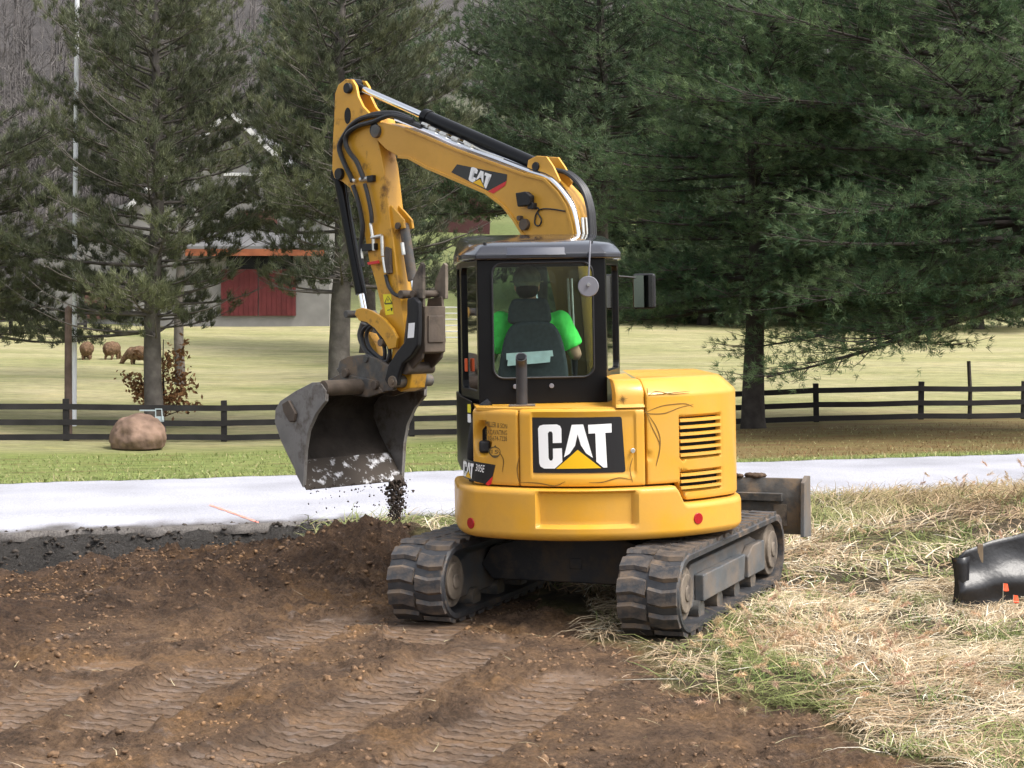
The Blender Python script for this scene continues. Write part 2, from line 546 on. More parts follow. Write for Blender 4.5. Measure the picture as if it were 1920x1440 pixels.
zone = np.stack([dmr.ravel(), grav.ravel(), lit.ravel()], 1)
zone2 = np.stack([far.ravel(), wood.ravel(), hillg.ravel()], 1)


def soil_colour(N, L, vec):
    """brown soil with orange clay, grey crusts and crumb-scale variation"""
    def noise(scale, detail=6, rough=0.6):
        n = N.new('ShaderNodeTexNoise')
        n.inputs['Scale'].default_value = scale; n.inputs['Detail'].default_value = detail; n.inputs['Roughness'].default_value = rough
        L.new(vec, n.inputs['Vector'])
        return n.outputs[0]
    def ramp(src, stops):
        r = N.new('ShaderNodeValToRGB'); e = r.color_ramp.elements
        e[0].position, e[0].color = stops[0][0], (*stops[0][1], 1)
        e[1].position, e[1].color = stops[-1][0], (*stops[-1][1], 1)
        for p, c in stops[1:-1]:
            k = e.new(p); k.color = (*c, 1)
        L.new(src, r.inputs[0]); return r.outputs[0]
    def mix(f, a, b, blend='MIX'):
        x = N.new('ShaderNodeMix'); x.data_type = 'RGBA'; x.blend_type = blend
        if isinstance(f, float): x.inputs['Factor'].default_value = f
        else: L.new(f, x.inputs['Factor'])
        L.new(a, x.inputs['A'])
        if isinstance(b, tuple): x.inputs['B'].default_value = (*b, 1)
        else: L.new(b, x.inputs['B'])
        return x.outputs['Result']
    so = ramp(noise(2.2, 10, 0.72), [(0.32, (0.075, 0.048, 0.031)), (0.46, (0.155, 0.098, 0.062)), (0.57, (0.235, 0.146, 0.085)), (0.70, (0.32, 0.20, 0.112))])
    clay = ramp(noise(1.1, 8, 0.7), [(0.54, (0, 0, 0)), (0.66, (1, 1, 1))])
    so = mix(clay, so, (0.25, 0.142, 0.066))
    crust = ramp(noise(4.5, 8, 0.75), [(0.58, (0, 0, 0)), (0.68, (0.8, 0.8, 0.8))])
    so = mix(crust, so, (0.27, 0.205, 0.168))
    so2 = ramp(noise(34, 8, 0.8), [(0.34, (0.38, 0.37, 0.36)), (0.66, (1.5, 1.48, 1.44))])
    return mix(1.0, so, so2, 'MULTIPLY')


def ground_material():
    m, nt, b = new_mat('ground_surface')
    N, L = nt.nodes, nt.links
    tc = N.new('ShaderNodeTexCoord')
    def noise(scale, detail=6, rough=0.6, vec=None):
        n = N.new('ShaderNodeTexNoise')
        n.inputs['Scale'].default_value = scale; n.inputs['Detail'].default_value = detail; n.inputs['Roughness'].default_value = rough
        L.new(vec if vec else tc.outputs['Object'], n.inputs['Vector'])
        return n.outputs[0]
    def ramp(src, stops):
        r = N.new('ShaderNodeValToRGB')
        e = r.color_ramp.elements
        e[0].position, e[0].color = stops[0][0], (*stops[0][1], 1)
        e[1].position, e[1].color = stops[-1][0], (*stops[-1][1], 1)
        for p, c in stops[1:-1]:
            k = e.new(p); k.color = (*c, 1)
        L.new(src, r.inputs[0])
        return r.outputs[0]
    def mix(f, a, bb, blend='MIX'):
        x = N.new('ShaderNodeMix'); x.data_type = 'RGBA'; x.blend_type = blend
        if isinstance(f, float): x.inputs['Factor'].default_value = f
        else: L.new(f, x.inputs['Factor'])
        for s, k in ((a, 'A'), (bb, 'B')):
            if isinstance(s, tuple): x.inputs[k].default_value = (*s, 1)
            else: L.new(s, x.inputs[k])
        return x.outputs['Result']
    z1 = N.new('ShaderNodeAttribute'); z1.attribute_name = 'zone'
    z2 = N.new('ShaderNodeAttribute'); z2.attribute_name = 'zone2'
    pr = N.new('ShaderNodeAttribute'); pr.attribute_name = 'prints'
    s1 = N.new('ShaderNodeSeparateColor'); L.new(z1.outputs['Color'], s1.inputs[0])
    s2 = N.new('ShaderNodeSeparateColor'); L.new(z2.outputs['Color'], s2.inputs[0])
    mp = N.new('ShaderNodeMapping'); mp.inputs['Scale'].default_value = (0.45, 1.6, 1.0)
    L.new(tc.outputs['Object'], mp.inputs['Vector'])
    # grass of verge and pasture
    verge = ramp(noise(0.9, 8, 0.7, mp.outputs[0]), [(0.25, (0.14, 0.195, 0.045)), (0.5, (0.235, 0.285, 0.080)), (0.75, (0.37, 0.37, 0.145))])
    past = ramp(noise(0.22, 9, 0.72, mp.outputs[0]), [(0.28, (0.24, 0.26, 0.095)), (0.45, (0.35, 0.34, 0.16)), (0.6, (0.45, 0.405, 0.23)), (0.78, (0.50, 0.42, 0.27))])
    fine = ramp(noise(5.0, 6, 0.75, mp.outputs[0]), [(0.3, (0.62, 0.62, 0.62)), (0.7, (1.25, 1.25, 1.25))])
    patch = ramp(noise(1.4, 8, 0.75, mp.outputs[0]), [(0.34, (0.66, 0.70, 0.60)), (0.5, (1.0, 1.0, 1.0)), (0.66, (1.14, 1.06, 0.98))])
    gr = mix(1.0, mix(s2.outputs[0], verge, past), patch, 'MULTIPLY')
    gr = mix(s2.outputs[2], gr, ramp(noise(0.1, 6, 0.6), [(0.3, (0.12, 0.155, 0.05)), (0.7, (0.19, 0.205, 0.08))]))
    gr = mix(1.0, gr, fine, 'MULTIPLY')
    litc = ramp(noise(1.6, 8, 0.7, mp.outputs[0]), [(0.28, (0.15, 0.078, 0.032)), (0.45, (0.21, 0.14, 0.058)), (0.6, (0.23, 0.20, 0.075)), (0.8, (0.22, 0.22, 0.08))])
    gr = mix(s1.outputs[2], gr, litc)
    woodc = ramp(noise(0.35, 9, 0.75), [(0.3, (0.042, 0.038, 0.037)), (0.6, (0.078, 0.071, 0.069)), (0.8, (0.11, 0.10, 0.096))])
    gr = mix(s2.outputs[1], gr, woodc)
    # under the straw on this side of the road
    duff = ramp(noise(6, 8, 0.7), [(0.3, (0.05, 0.038, 0.024)), (0.55, (0.12, 0.092, 0.054)), (0.75, (0.11, 0.12, 0.05))])
    pos = N.new('ShaderNodeNewGeometry')
    # soil
    so = soil_colour(N, L, tc.outputs['Object'])
    sm = ramp(noise(9, 5, 0.6), [(0.3, (0.20, 0.135, 0.09)), (0.5, (0.27, 0.19, 0.135)), (0.7, (0.34, 0.275, 0.235))])
    fr_ = N.new('ShaderNodeAttribute'); fr_.attribute_name = 'fresh'
    fc = mix(1.0, so, (0.56, 0.54, 0.54), 'MULTIPLY')
    so = mix(fr_.outputs['Fac'], so, fc)
    # cleat ridges: soil colour mixed paler along their crests
    al = N.new('ShaderNodeAttribute'); al.attribute_name = 'arcl'
    def math_(op, a, b_=None):
        m_ = N.new('ShaderNodeMath'); m_.operation = op
        for k_, v_ in enumerate((a, b_)):
            if v_ is None: continue
            if isinstance(v_, float): m_.inputs[k_].default_value = v_
            else: L.new(v_, m_.inputs[k_])
        return m_.outputs[0]
    wob = math_('MULTIPLY', math_('SUBTRACT', noise(14, 4, 0.6), 0.5), 0.03)
    frc = math_('FRACT', math_('DIVIDE', math_('ADD', al.outputs['Fac'], wob), 0.125))
    tri_ = math_('MULTIPLY', math_('ABSOLUTE', math_('SUBTRACT', frc, 0.5)), 2.0)
    mr_ = N.new('ShaderNodeMapRange'); mr_.interpolation_type = 'SMOOTHSTEP'
    mr_.inputs['From Min'].default_value = 0.52; mr_.inputs['From Max'].default_value = 0.70
    L.new(tri_, mr_.inputs['Value'])
    ridge = math_('MULTIPLY', mr_.outputs[0], pr.outputs['Fac'])
    flat_ = math_('MULTIPLY', pr.outputs['Fac'], 0.22)
    so = mix(math_('MULTIPLY', math_('MAXIMUM', flat_, math_('MULTIPLY', ridge, 0.62)), 1.0), so, sm)
    du = N.new('ShaderNodeAttribute'); du.attribute_name = 'duff'
    gr = mix(du.outputs['Fac'], gr, duff)
    c = mix(s1.outputs[0], gr, so)
    gv = ramp(noise(30, 8, 0.8), [(0.3, (0.026, 0.024, 0.022)), (0.55, (0.055, 0.05, 0.046)), (0.78, (0.15, 0.145, 0.14))])
    c = mix(s1.outputs[1], c, gv)
    L.new(c, b.inputs['Base Color'])
    b.inputs['Roughness'].default_value = 0.82
    b.inputs['Specular IOR Level'].default_value = 0.25
    # fine relief
    bp = N.new('ShaderNodeBump'); bp.inputs['Strength'].default_value = 1.0; bp.inputs['Distance'].default_value = 0.05
    L.new(math_('ADD', math_('MULTIPLY', noise(42, 8, 0.8), math_('SUBTRACT', 1.0, math_('MULTIPLY', pr.outputs['Fac'], 0.45))), math_('MULTIPLY', ridge, 0.8)), bp.inputs['Height'])
    bp2 = N.new('ShaderNodeBump'); bp2.inputs['Strength'].default_value = 0.35; bp2.inputs['Distance'].default_value = 0.01
    L.new(noise(160, 4, 0.7), bp2.inputs['Height']); L.new(bp.outputs[0], bp2.inputs['Normal'])
    L.new(bp2.outputs[0], b.inputs['Normal'])
    return m


freshv = smoothstep(-0.7, 0.7, GYm - (10.5 + (GXm + 3.0) * 1.25) + 1.2 * fbm(GXm * 0.9, GYm * 0.9, 4, 97)) * smoothstep(1.0, 0.0, GXm)
duffv = (smoothstep(0.3, -0.1, Q) * (1 - dmr)).ravel()
M['ground'] = ground_material()
ground = mesh_np('ground', V, F, M['ground'], smooth=True,
                 attr={'zone': zone, 'zone2': zone2, 'prints': (ins * dmv).ravel(), 'arcl': arclv.ravel(), 'fresh': freshv.ravel(), 'duff': duffv})
tag(ground, kind='structure')

# ------------------------------------------------------------------ road
def road_material():
    m, nt, b = new_mat('pale_chip_road')
    N, L = nt.nodes, nt.links
    tc = N.new('ShaderNodeTexCoord')
    n1 = N.new('ShaderNodeTexNoise'); n1.inputs['Scale'].default_value = 45; n1.inputs['Detail'].default_value = 8; n1.inputs['Roughness'].default_value = 0.8
    n2 = N.new('ShaderNodeTexNoise'); n2.inputs['Scale'].default_value = 0.7; n2.inputs['Detail'].default_value = 5
    L.new(tc.outputs['Object'], n1.inputs['Vector']); L.new(tc.outputs['Object'], n2.inputs['Vector'])
    r1 = N.new('ShaderNodeValToRGB'); r1.color_ramp.elements[0].position = 0.32; r1.color_ramp.elements[1].position = 0.62
    r1.color_ramp.elements[0].color = (0.23, 0.23, 0.255, 1); r1.color_ramp.elements[1].color = (0.52, 0.52, 0.575, 1)
    r2 = N.new('ShaderNodeValToRGB'); r2.color_ramp.elements[0].position = 0.3; r2.color_ramp.elements[1].position = 0.7
    r2.color_ramp.elements[0].color = (0.80, 0.80, 0.80, 1); r2.color_ramp.elements[1].color = (1.12, 1.12, 1.12, 1)
    mx = N.new('ShaderNodeMix'); mx.data_type = 'RGBA'; mx.blend_type = 'MULTIPLY'; mx.inputs['Factor'].default_value = 1
    L.new(n1.outputs[0], r1.inputs[0]); L.new(n2.outputs[0], r2.inputs[0])
    L.new(r1.outputs[0], mx.inputs['A']); L.new(r2.outputs[0], mx.inputs['B'])
    ln = N.new('ShaderNodeAttribute'); ln.attribute_name = 'lane'
    ml = N.new('ShaderNodeMix'); ml.data_type = 'RGBA'; ml.blend_type = 'MULTIPLY'
    L.new(ln.outputs['Fac'], ml.inputs['Factor']); L.new(mx.outputs['Result'], ml.inputs['A']); ml.inputs['B'].default_value = (0.86, 0.86, 0.87, 1)
    ed = N.new('ShaderNodeAttribute'); ed.attribute_name = 'edge'
    me_ = N.new('ShaderNodeMix'); me_.data_type = 'RGBA'
    L.new(ed.outputs['Fac'], me_.inputs['Factor']); L.new(ml.outputs['Result'], me_.inputs['A'])
    r3 = N.new('ShaderNodeValToRGB'); r3.color_ramp.elements[0].position = 0.4; r3.color_ramp.elements[1].position = 0.6
    r3.color_ramp.elements[0].color = (0.040, 0.034, 0.03, 1); r3.color_ramp.elements[1].color = (0.13, 0.115, 0.105, 1)
    L.new(n1.outputs[0], r3.inputs[0]); L.new(r3.outputs[0], me_.inputs['B'])
    L.new(me_.outputs['Result'], b.inputs['Base Color'])
    b.inputs['Roughness'].default_value = 0.6
    bp = N.new('ShaderNodeBump'); bp.inputs['Strength'].default_value = 0.5; bp.inputs['Distance'].default_value = 0.01
    L.new(n1.outputs[0], bp.inputs['Height']); L.new(bp.outputs[0], b.inputs['Normal'])
    return m


ss = np.concatenate([np.arange(-70, -8, 1.0), np.arange(-8, 22, 0.11), np.arange(22, 140, 1.5)])
tt = np.array([0, 0.08, 0.3, 0.6, 0.9, 1.2, 1.45, 1.7, 2.0, 2.65, 3.3, 3.6, 3.85, 4.1, 4.4, 4.8, 5.1, 5.3])
S_, T_ = np.meshgrid(ss, tt)
jag = 0.13 * fbm(S_ * 3.0, S_ * 0 + 3.3, 5, 91, 0.65) + 0.08 * fbm(S_ * 0.6, S_ * 0 + 1.3, 2, 92)
T2 = T_ + np.where(T_ < 0.5, jag * (1 - T_ / 0.5), 0) + np.where(T_ > 4.9, jag, 0)
RX = ROAD_P[0] + S_ * ROAD_D[0] + T2 * ROAD_N[0]
RY = ROAD_P[1] + S_ * ROAD_D[1] + T2 * ROAD_N[1]
RZ = ROAD_Z + 0.05 * (1 - ((T_ - 2.65) / 2.65) ** 2) + 0.006
# thickness: edge rows dropped
top = np.stack([RX.ravel(), RY.ravel(), RZ.ravel()], 1)
ns, nt_ = len(ss), len(tt)
lowN = np.stack([RX[0] + 0.02 * fbm(ss * 9, ss * 0, 2, 93), RY[0], RZ[0] - 0.09 - 0.05 * np.abs(fbm(ss * 5, ss * 0 + 4, 3, 94))], 1)
lowF = np.stack([RX[-1], RY[-1], RZ[-1] - 0.11], 1)
Vr = np.concatenate([top, lowN, lowF])
ii = np.arange(ns * nt_).reshape(nt_, ns)
Fr = [np.stack([ii[:-1, :-1].ravel(), ii[:-1, 1:].ravel(), ii[1:, 1:].ravel(), ii[1:, :-1].ravel()], 1)]
a = ns * nt_ + np.arange(ns); c2 = a + ns
Fr.append(np.stack([a[:-1], a[1:], ii[0, 1:], ii[0, :-1]], 1))
Fr.append(np.stack([ii[-1, :-1], ii[-1, 1:], c2[1:], c2[:-1]], 1))
edge = np.concatenate([smoothstep(0.42, 0.06, T_ - 0.35 * fbm(S_ * 2, T_ * 2, 4, 95)).ravel(), np.ones(2 * ns)])
lane = np.concatenate([((np.exp(-((T_ - 1.45) / 0.38) ** 2) + np.exp(-((T_ - 3.85) / 0.38) ** 2)) * np.clip(0.6 + 0.5 * fbm(S_ * 0.4, T_ * 0.8, 2, 96), 0, 1)).ravel(), np.zeros(2 * ns)])
M['road'] = road_material()
road = mesh_np('road', Vr, np.concatenate(Fr), M['road'], attr={'edge': edge, 'lane': lane})
tag(road, kind='structure')
# orange utility paint sprayed near the cut edge
pm = []
for i in range(12):
    t = i / 11
    p = at(393 + 92 * t, 955 + 27 * t, 1)
    Yp = (CAM_Z - ROAD_Z) / ((955 + 27 * t - HOR) / FPX)
    pm.append(((393 + 92 * t - 960) / FPX * Yp, Yp))
mb = MB()
for i in range(11):
    (x0, y0), (x1, y1) = pm[i], pm[i + 1]
    w = 0.025 + 0.045 * random.random()
    q0 = (road_q(x0, y0)); zz = ROAD_Z + 0.05 * (1 - ((q0 - 2.65) / 2.65) ** 2) + 0.014
    q1 = (road_q(x1, y1)); z1_ = ROAD_Z + 0.05 * (1 - ((q1 - 2.65) / 2.65) ** 2) + 0.014
    mb.add([(x0, y0 - w, zz - .003), (x1, y1 - w, z1_ - .003), (x1, y1 + w, z1_ + .003), (x0, y0 + w, zz + .003)], [(0, 1, 2, 3)])
M['orange_paint'] = mat_simple('orange_spray_paint', (0.80, 0.30, 0.24), 0.7, 0, 0.2, 0.25, 25)
mb.build('paint_mark', M['orange_paint'], road, smooth=None)

# ------------------------------------------------------------------ the excavator
ROLL = R(-1.0)
exc = empty('excavator', EX)
exc.rotation_euler = (0, ROLL, 0)
tag(exc, 'yellow mini excavator on rubber tracks holding its muddy bucket over the roadside', 'excavator')
UNROLL = Matrix.Rotation(-ROLL, 3, 'Y')
ALPHA = R(4.0)
ca, sa = math.cos(ALPHA), math.sin(ALPHA)
cp, sp = math.cos(PSI), math.sin(PSI)


def U(u, v, z): return (u * ca - v * sa, u * sa + v * ca, z)            # house and cab
def Cc(u, v, z): return (u * cp + v * sp, -u * sp + v * cp, z)          # undercarriage


BETA = R(45)
BF = Vector((0.50, 13.20, 0.0))
BH = Vector((-math.sin(BETA), math.cos(BETA), 0)); BW = Vector((math.cos(BETA), math.sin(BETA), 0))


def BP(r, z, o):                                                          # boom plane -> excavator space
    p = BF + BH * r + BW * o
    p.z = z
    q = UNROLL @ (p - EX)
    return (q.x, q.y, q.z)


def tr(px, py, o=0.0):
    """(reach, height) in the boom plane, o metres to the side, of what is seen at (px,py)"""
    t = (px - 960.0) / FPX
    f = BF + BW * o
    r = (f.x - t * f.y) / (t * BH.y - BH.x)
    Y = f.y + r * BH.y
    return (r, CAM_Z - (py - HOR) / FPX * Y)


def trs(pts, o=0.0): return [tr(x, y, o) for x, y in pts]


def plate(mb, poly, o0, o1): return mb.prism(poly, o0, o1, lambda a, b, t: BP(a, b, t))
def bcyl(mb, rz, r, o0, o1, n=16): return mb.tube([BP(rz[0], rz[1], o0), BP(rz[0], rz[1], o1)], r, n)


def to_local(p):
    q = UNROLL @ (Vector(p) - EX)
    return (q.x, q.y, q.z)


# ---- tracks
TR_R = 0.235; TR_ZC = 0.272; V0, V1 = -1.0, 1.0
PER = 2 * (V1 - V0) + 2 * math.pi * TR_R


def track_pt(s, rad=TR_R):
    """position and outward normal on the belt line (v,z)"""
    L = V1 - V0
    s = s % PER
    if s < L: return (V0 + s, TR_ZC + rad, 0, 1)
    s -= L
    if s < math.pi * TR_R:
        a = math.pi / 2 - s / TR_R
        return (V1 + rad * math.cos(a), TR_ZC + rad * math.sin(a), math.cos(a), math.sin(a))
    s -= math.pi * TR_R
    if s < L: return (V1 - s, TR_ZC - rad, 0, -1)
    s -= L
    a = -math.pi / 2 - s / TR_R
    return (V0 + rad * math.cos(a), TR_ZC + rad * math.sin(a), math.cos(a), math.sin(a))


lug_me = None
for side in (-1, 1):
    uc = side * 0.79
    mb = MB(Cc)
    n = 120
    ring = [track_pt(PER * i / n) for i in range(n)]
    vs, fs = [], []
    cs = [(-0.2, -0.03), (0.2, -0.03), (0.2, 0.0), (0.185, 0.012), (-0.185, 0.012), (-0.2, 0.0)]
    for (v, z, nv, nz) in ring:
        for (cu, cn) in cs: vs.append((uc + cu, v + nv * cn, z + nz * cn))
    k = len(cs)
    for i in range(n):
        for j in range(k):
            a, b = i * k + j, i * k + (j + 1) % k
            c, d = ((i + 1) % n) * k + (j + 1) % k, ((i + 1) % n) * k + j
            fs.append((a, b, c, d))
    mb.add(vs, fs)
    belt = mb.build('crawler_track', M['rubber'], exc, smooth=35)
    if lug_me is None:
        lb = MB()
        lb.prism([(-0.038, 0), (0.038, 0), (0.026, 0.03), (-0.026, 0.03)], -0.087, 0.087, lambda a, b, t: (t, a + 0.10 * t * t / 0.087 * 1.6, b))
        # chevron: bend the block by shifting its middle
        lb = MB()
        for t0, t1, s0, s1 in ((-0.092, 0.0, 0.018, 0.0), (0.0, 0.092, 0.0, 0.012)):
            lb.add([(t0, -0.055 + s0, 0), (t1, -0.055 + s1, 0), (t1, 0.055 + s1, 0), (t0, 0.055 + s0, 0),
                    (t0, -0.040 + s0, 0.024), (t1, -0.040 + s1, 0.024), (t1, 0.040 + s1, 0.024), (t0, 0.040 + s0, 0.024)],
                   [(0, 3, 2, 1), (4, 5, 6, 7), (0, 1, 5, 4), (1, 2, 6, 5), (2, 3, 7, 6), (3, 0, 4, 7)])
        lo = lb.build('tread_lug', M['lug'], None, smooth=None)
        lug_me = lo.data
        bpy.data.objects.remove(lo)
    nl = 37
    for i in range(nl):
        for col in (-1, 1):
            s = PER * (i + (0.5 if col > 0 else 0)) / nl
            v, z, nv, nz = track_pt(s)
            o = bpy.data.objects.new('tread_lug', lug_me)
            COL.objects.link(o); o.parent = belt
            pos = Vector(Cc(uc + col * 0.1, v + nv * 0.008, z + nz * 0.008))
            xax = Vector(Cc(1, 0, 0)) * col
            nrm = Vector(Cc(0, nv, nz))
            yax = nrm.cross(xax)
            mm = Matrix((xax, yax, nrm)).transposed().to_4x4()
            mm.translation = pos
            o.matrix_local = mm
    # frame, sprocket, idler and rollers of this side
    mb = MB(Cc)
    mb.prism([(-0.80, 0.12), (0.84, 0.12), (0.84, 0.36), (0.70, 0.40), (-0.66, 0.40), (-0.80, 0.33)], uc - 0.10, uc + 0.10, lambda a, b, t: (t, a, b))
    fr = mb.build('track_frame', M['frame_grey'], belt, bevel=0.015)
    mb = MB(Cc)
    mb.prism([(-0.62, 0.16), (0.30, 0.16), (0.34, 0.33), (-0.62, 0.33)], uc + side * 0.10, uc + side * 0.165, lambda a, b, t: (t, a, b))
    mb.prism([(0.42, 0.15), (0.84, 0.15), (0.84, 0.36), (0.55, 0.36), (0.42, 0.30)], uc + side * 0.10, uc + side * 0.16, lambda a, b, t: (t, a, b))
    mb.build('side_plate', M['frame_grey'], belt, bevel=0.01)
    for nm, vv, rr in (('sprocket', V0, 0.17), ('idler', V1, 0.185)):
        mb = MB(Cc)
        mb.tube([(uc - 0.155, vv, TR_ZC), (uc + 0.155, vv, TR_ZC)], rr, 24)
        mb.tube([(uc - 0.178, vv, TR_ZC), (uc + 0.178, vv, TR_ZC)], rr * 0.72, 20)
        mb.tube([(uc - 0.188, vv, TR_ZC), (uc + 0.188, vv, TR_ZC)], rr * 0.3, 12)
        mb.build(nm, M['disc'], belt, bevel=0.008)
    for vv in (-0.6, -0.2, 0.2, 0.6):
        mb = MB(Cc)
        mb.tube([(uc - 0.14, vv, 0.105), (uc + 0.14, vv, 0.105)], 0.066, 14)
        mb.build('roller', M['steel_dirty'], belt)

mb = MB(Cc)
mb.prism([(-0.70, 0.30), (-0.62, 0.20), (0.62, 0.20), (0.70, 0.30), (0.62, 0.42), (0.35, 0.5), (-0.35, 0.5), (-0.62, 0.42)], -0.42, 0.42, lambda a, b, t: (a, t, b))
mb.tube([Cc(0, 0, 0.46), Cc(0, 0, 0.60)], 0.42, 32) if False else None
mb.tube([(0, 0, 0.46), (0, 0, 0.60)], 0.42, 32)
mb.box((-0.0, -0.40, 0.33), (0.10, 0.05, 0.08))
mb.build('undercarriage', M['undercarriage'], exc, bevel=0.012)

# ---- dozer blade
mb = MB(Cc)
prof = [(1.60, 0.30), (1.57, 0.36), (1.55, 0.48), (1.56, 0.60), (1.61, 0.72), (1.64, 0.72), (1.61, 0.60), (1.595, 0.48), (1.61, 0.36), (1.64, 0.30)]
mb.prism(prof, -1.0, 1.05, lambda a, b, t: (t, a, b))
blade = mb.build('dozer_blade', M['steel_dirty'], exc, bevel=0.006)
for s in (-1, 1):
    mb = MB(Cc)
    mb.prism([(1.46, 0.30), (1.68, 0.28), (1.68, 0.735), (1.60, 0.745), (1.50, 0.70)], s * 1.025 + 0.025, s * 1.025 + 0.025 + s * 0.03, lambda a, b, t: (t, a, b))
    mb.build('end_plate', M['frame_grey'], blade, bevel=0.005)
    mb = MB(Cc)
    mb.prism([(0.7, 0.30), (1.58, 0.40), (1.58, 0.50), (0.7, 0.42)], s * 0.36 - 0.05, s * 0.36 + 0.05, lambda a, b, t: (t, a, b))
    mb.build('blade_arm', M['undercarriage'], blade, bevel=0.01)
mb = MB(Cc); mb.box((0, 1.535, 0.585), (1.8, 0.05, 0.06)); mb.build('stiffener', M['steel_dirty'], blade, bevel=0.006)
mb = MB(Cc); mb.box((0.88, 1.54, 0.45), (0.10, 0.008, 0.16)); mb.build('decal', M['disc'], blade, smooth=None)
g2 = np.random.RandomState(3)
mb = MB(Cc)
for i in range(70):
    x = g2.uniform(-0.98, 0.75); r = g2.uniform(0.012, 0.035)
    mb.ellipsoid((x, 1.625 + g2.uniform(-.02, .03), 0.722 + r * 0.4), (r * 1.6, r, r * 0.8), 6, 4)
mb.build('caked_soil', mat_simple('caked_soil', SOIL, 0.9, 0, 0.2, 0.3, 20, 0.4, 60), blade, smooth=60)

# ---- house: path of the rear skin (u,v), from front-left round the tail to front-right
def house_path(Rr, uc, vc, uL, uR, sL, sR, vF):
    pts = []
    aL = math.asin((uL - uc) / Rr); aR = math.asin((uR - uc) / Rr)
    PL = (uL, vc - Rr * math.cos(aL)); PR = (uR, vc - Rr * math.cos(aR))
    n = 10
    pts.append((sL, vF))
    for i in range(1, 6): pts.append((sL, vF + (-0.42 - vF) * i / 6))
    cL = (sL, PL[1] + (PL[0] - sL) * 0.0 + 0.5 * (-0.42 - PL[1]) * 0.45)
    for i in range(n + 1):
        t = i / n
        a, b, c = (sL, -0.42), (sL + 0.004, PL[1] + 0.10), PL
        pts.append(((1 - t) ** 2 * a[0] + 2 * t * (1 - t) * b[0] + t * t * c[0], (1 - t) ** 2 * a[1] + 2 * t * (1 - t) * b[1] + t * t * c[1]))
    N = 90
    for i in range(1, N):
        a = aL + (aR - aL) * i / N
        pts.append((uc + Rr * math.sin(a), vc - Rr * math.cos(a)))
    for i in range(n + 1):
        t = i / n
        a, b, c = PR, (sR - 0.004, PR[1] + 0.10), (sR, -0.42)
        pts.append(((1 - t) ** 2 * a[0] + 2 * t * (1 - t) * b[0] + t * t * c[0], (1 - t) ** 2 * a[1] + 2 * t * (1 - t) * b[1] + t * t * c[1]))
    for i in range(1, 7): pts.append((sR, -0.42 + (vF + 0.42) * i / 6))
    return np.array(pts)


def path_normals(P):
    d = np.gradient(P, axis=0)
    nrm = np.stack([d[:, 1], -d[:, 0]], 1)
    nrm /= np.linalg.norm(nrm, axis=1)[:, None]
    return nrm          # outward (left-front -> right-front order: outward is to the right of travel)


def resample(P, s):
    seg = np.hypot(*np.diff(P, axis=0).T); cum = np.concatenate([[0], np.cumsum(seg)])
    return np.stack([np.interp(s, cum, P[:, 0]), np.interp(s, cum, P[:, 1])], 1), cum[-1]


def s_of_u(P, u, rear=True):
    seg = np.hypot(*np.diff(P, axis=0).T); cum = np.concatenate([[0], np.cumsum(seg)])
    m = P[:, 1] < -0.5
    k = np.where(m)[0]
    return float(np.interp(u, P[k, 0], cum[k]))


PANEL_R, PANEL_C = 1.10, (-0.04, 0.03)
PP = house_path(PANEL_R, PANEL_C[0], PANEL_C[1], -0.80, 0.72, -0.945, 0.885, 0.45)
CW_R, CW_C = 1.17, (-0.04, 0.04)
PC = house_path(CW_R, CW_C[0], CW_C[1], -0.85, 0.77, -0.985, 0.905, 0.30)


def skin_panel(name, P, s0, s1, rows, mat, parent, ncol=60, lip=0.014, disp=None, cap=None, fold=0.05, smooth=35):
    """moulded panel: rows = [(z, inset)] bottom to top; rolled edges all round"""
    s = np.concatenate([[s0, s0, s0 + 0.004], np.linspace(s0 + 0.014, s1 - 0.014, ncol), [s1 - 0.004, s1, s1]])
    e = np.concatenate([[fold, 0.012, 0.003], np.zeros(ncol), [0.003, 0.012, fold]])
    pts, _ = resample(P, s)
    nr, _ = resample(np.concatenate([path_normals(P)], 0), s) if False else (None, None)
    seg = np.hypot(*np.diff(P, axis=0).T); cum = np.concatenate([[0], np.cumsum(seg)])
    PN = path_normals(P)
    nrm = np.stack([np.interp(s, cum, PN[:, 0]), np.interp(s, cum, PN[:, 1])], 1)
    mb = MB(U)
    vs, fs = [], []
    nc = len(s)
    for (zf, ins_) in rows:
        for j in range(nc):
            z = zf(pts[j, 0], s[j]) if callable(zf) else zf
            d = ins_ + e[j]
            if disp: d += disp(pts[j, 0], z, s[j])
            q = pts[j] - nrm[j] * d
            vs.append((q[0], q[1], z))
    for i in range(len(rows) - 1):
        for j in range(nc - 1):
            a = i * nc + j
            fs.append((a, a + 1, a + nc + 1, a + nc))
    if cap is not None:
        b = len(vs)
        for c in cap: vs.append(c)
        fs.append(list(range((len(rows) - 1) * nc, len(rows) * nc)) + list(range(b, b + len(cap))))
    mb.add(vs, fs)
    return mb.build(name, mat, parent, smooth=smooth)


def sst(a, b, x): return float(smoothstep(a, b, x))


# counterweight
def cw_top(u, s): return 0.905 - 0.115 * sst(0.385, 0.455, u) - 0.0 * u


def pocket(u, z, s):
    m = sst(-0.515, -0.49, u) * sst(0.125, 0.10, u) * sst(0.655, 0.685, z) * sst(0.90, 0.872, z)
    return 0.040 * m


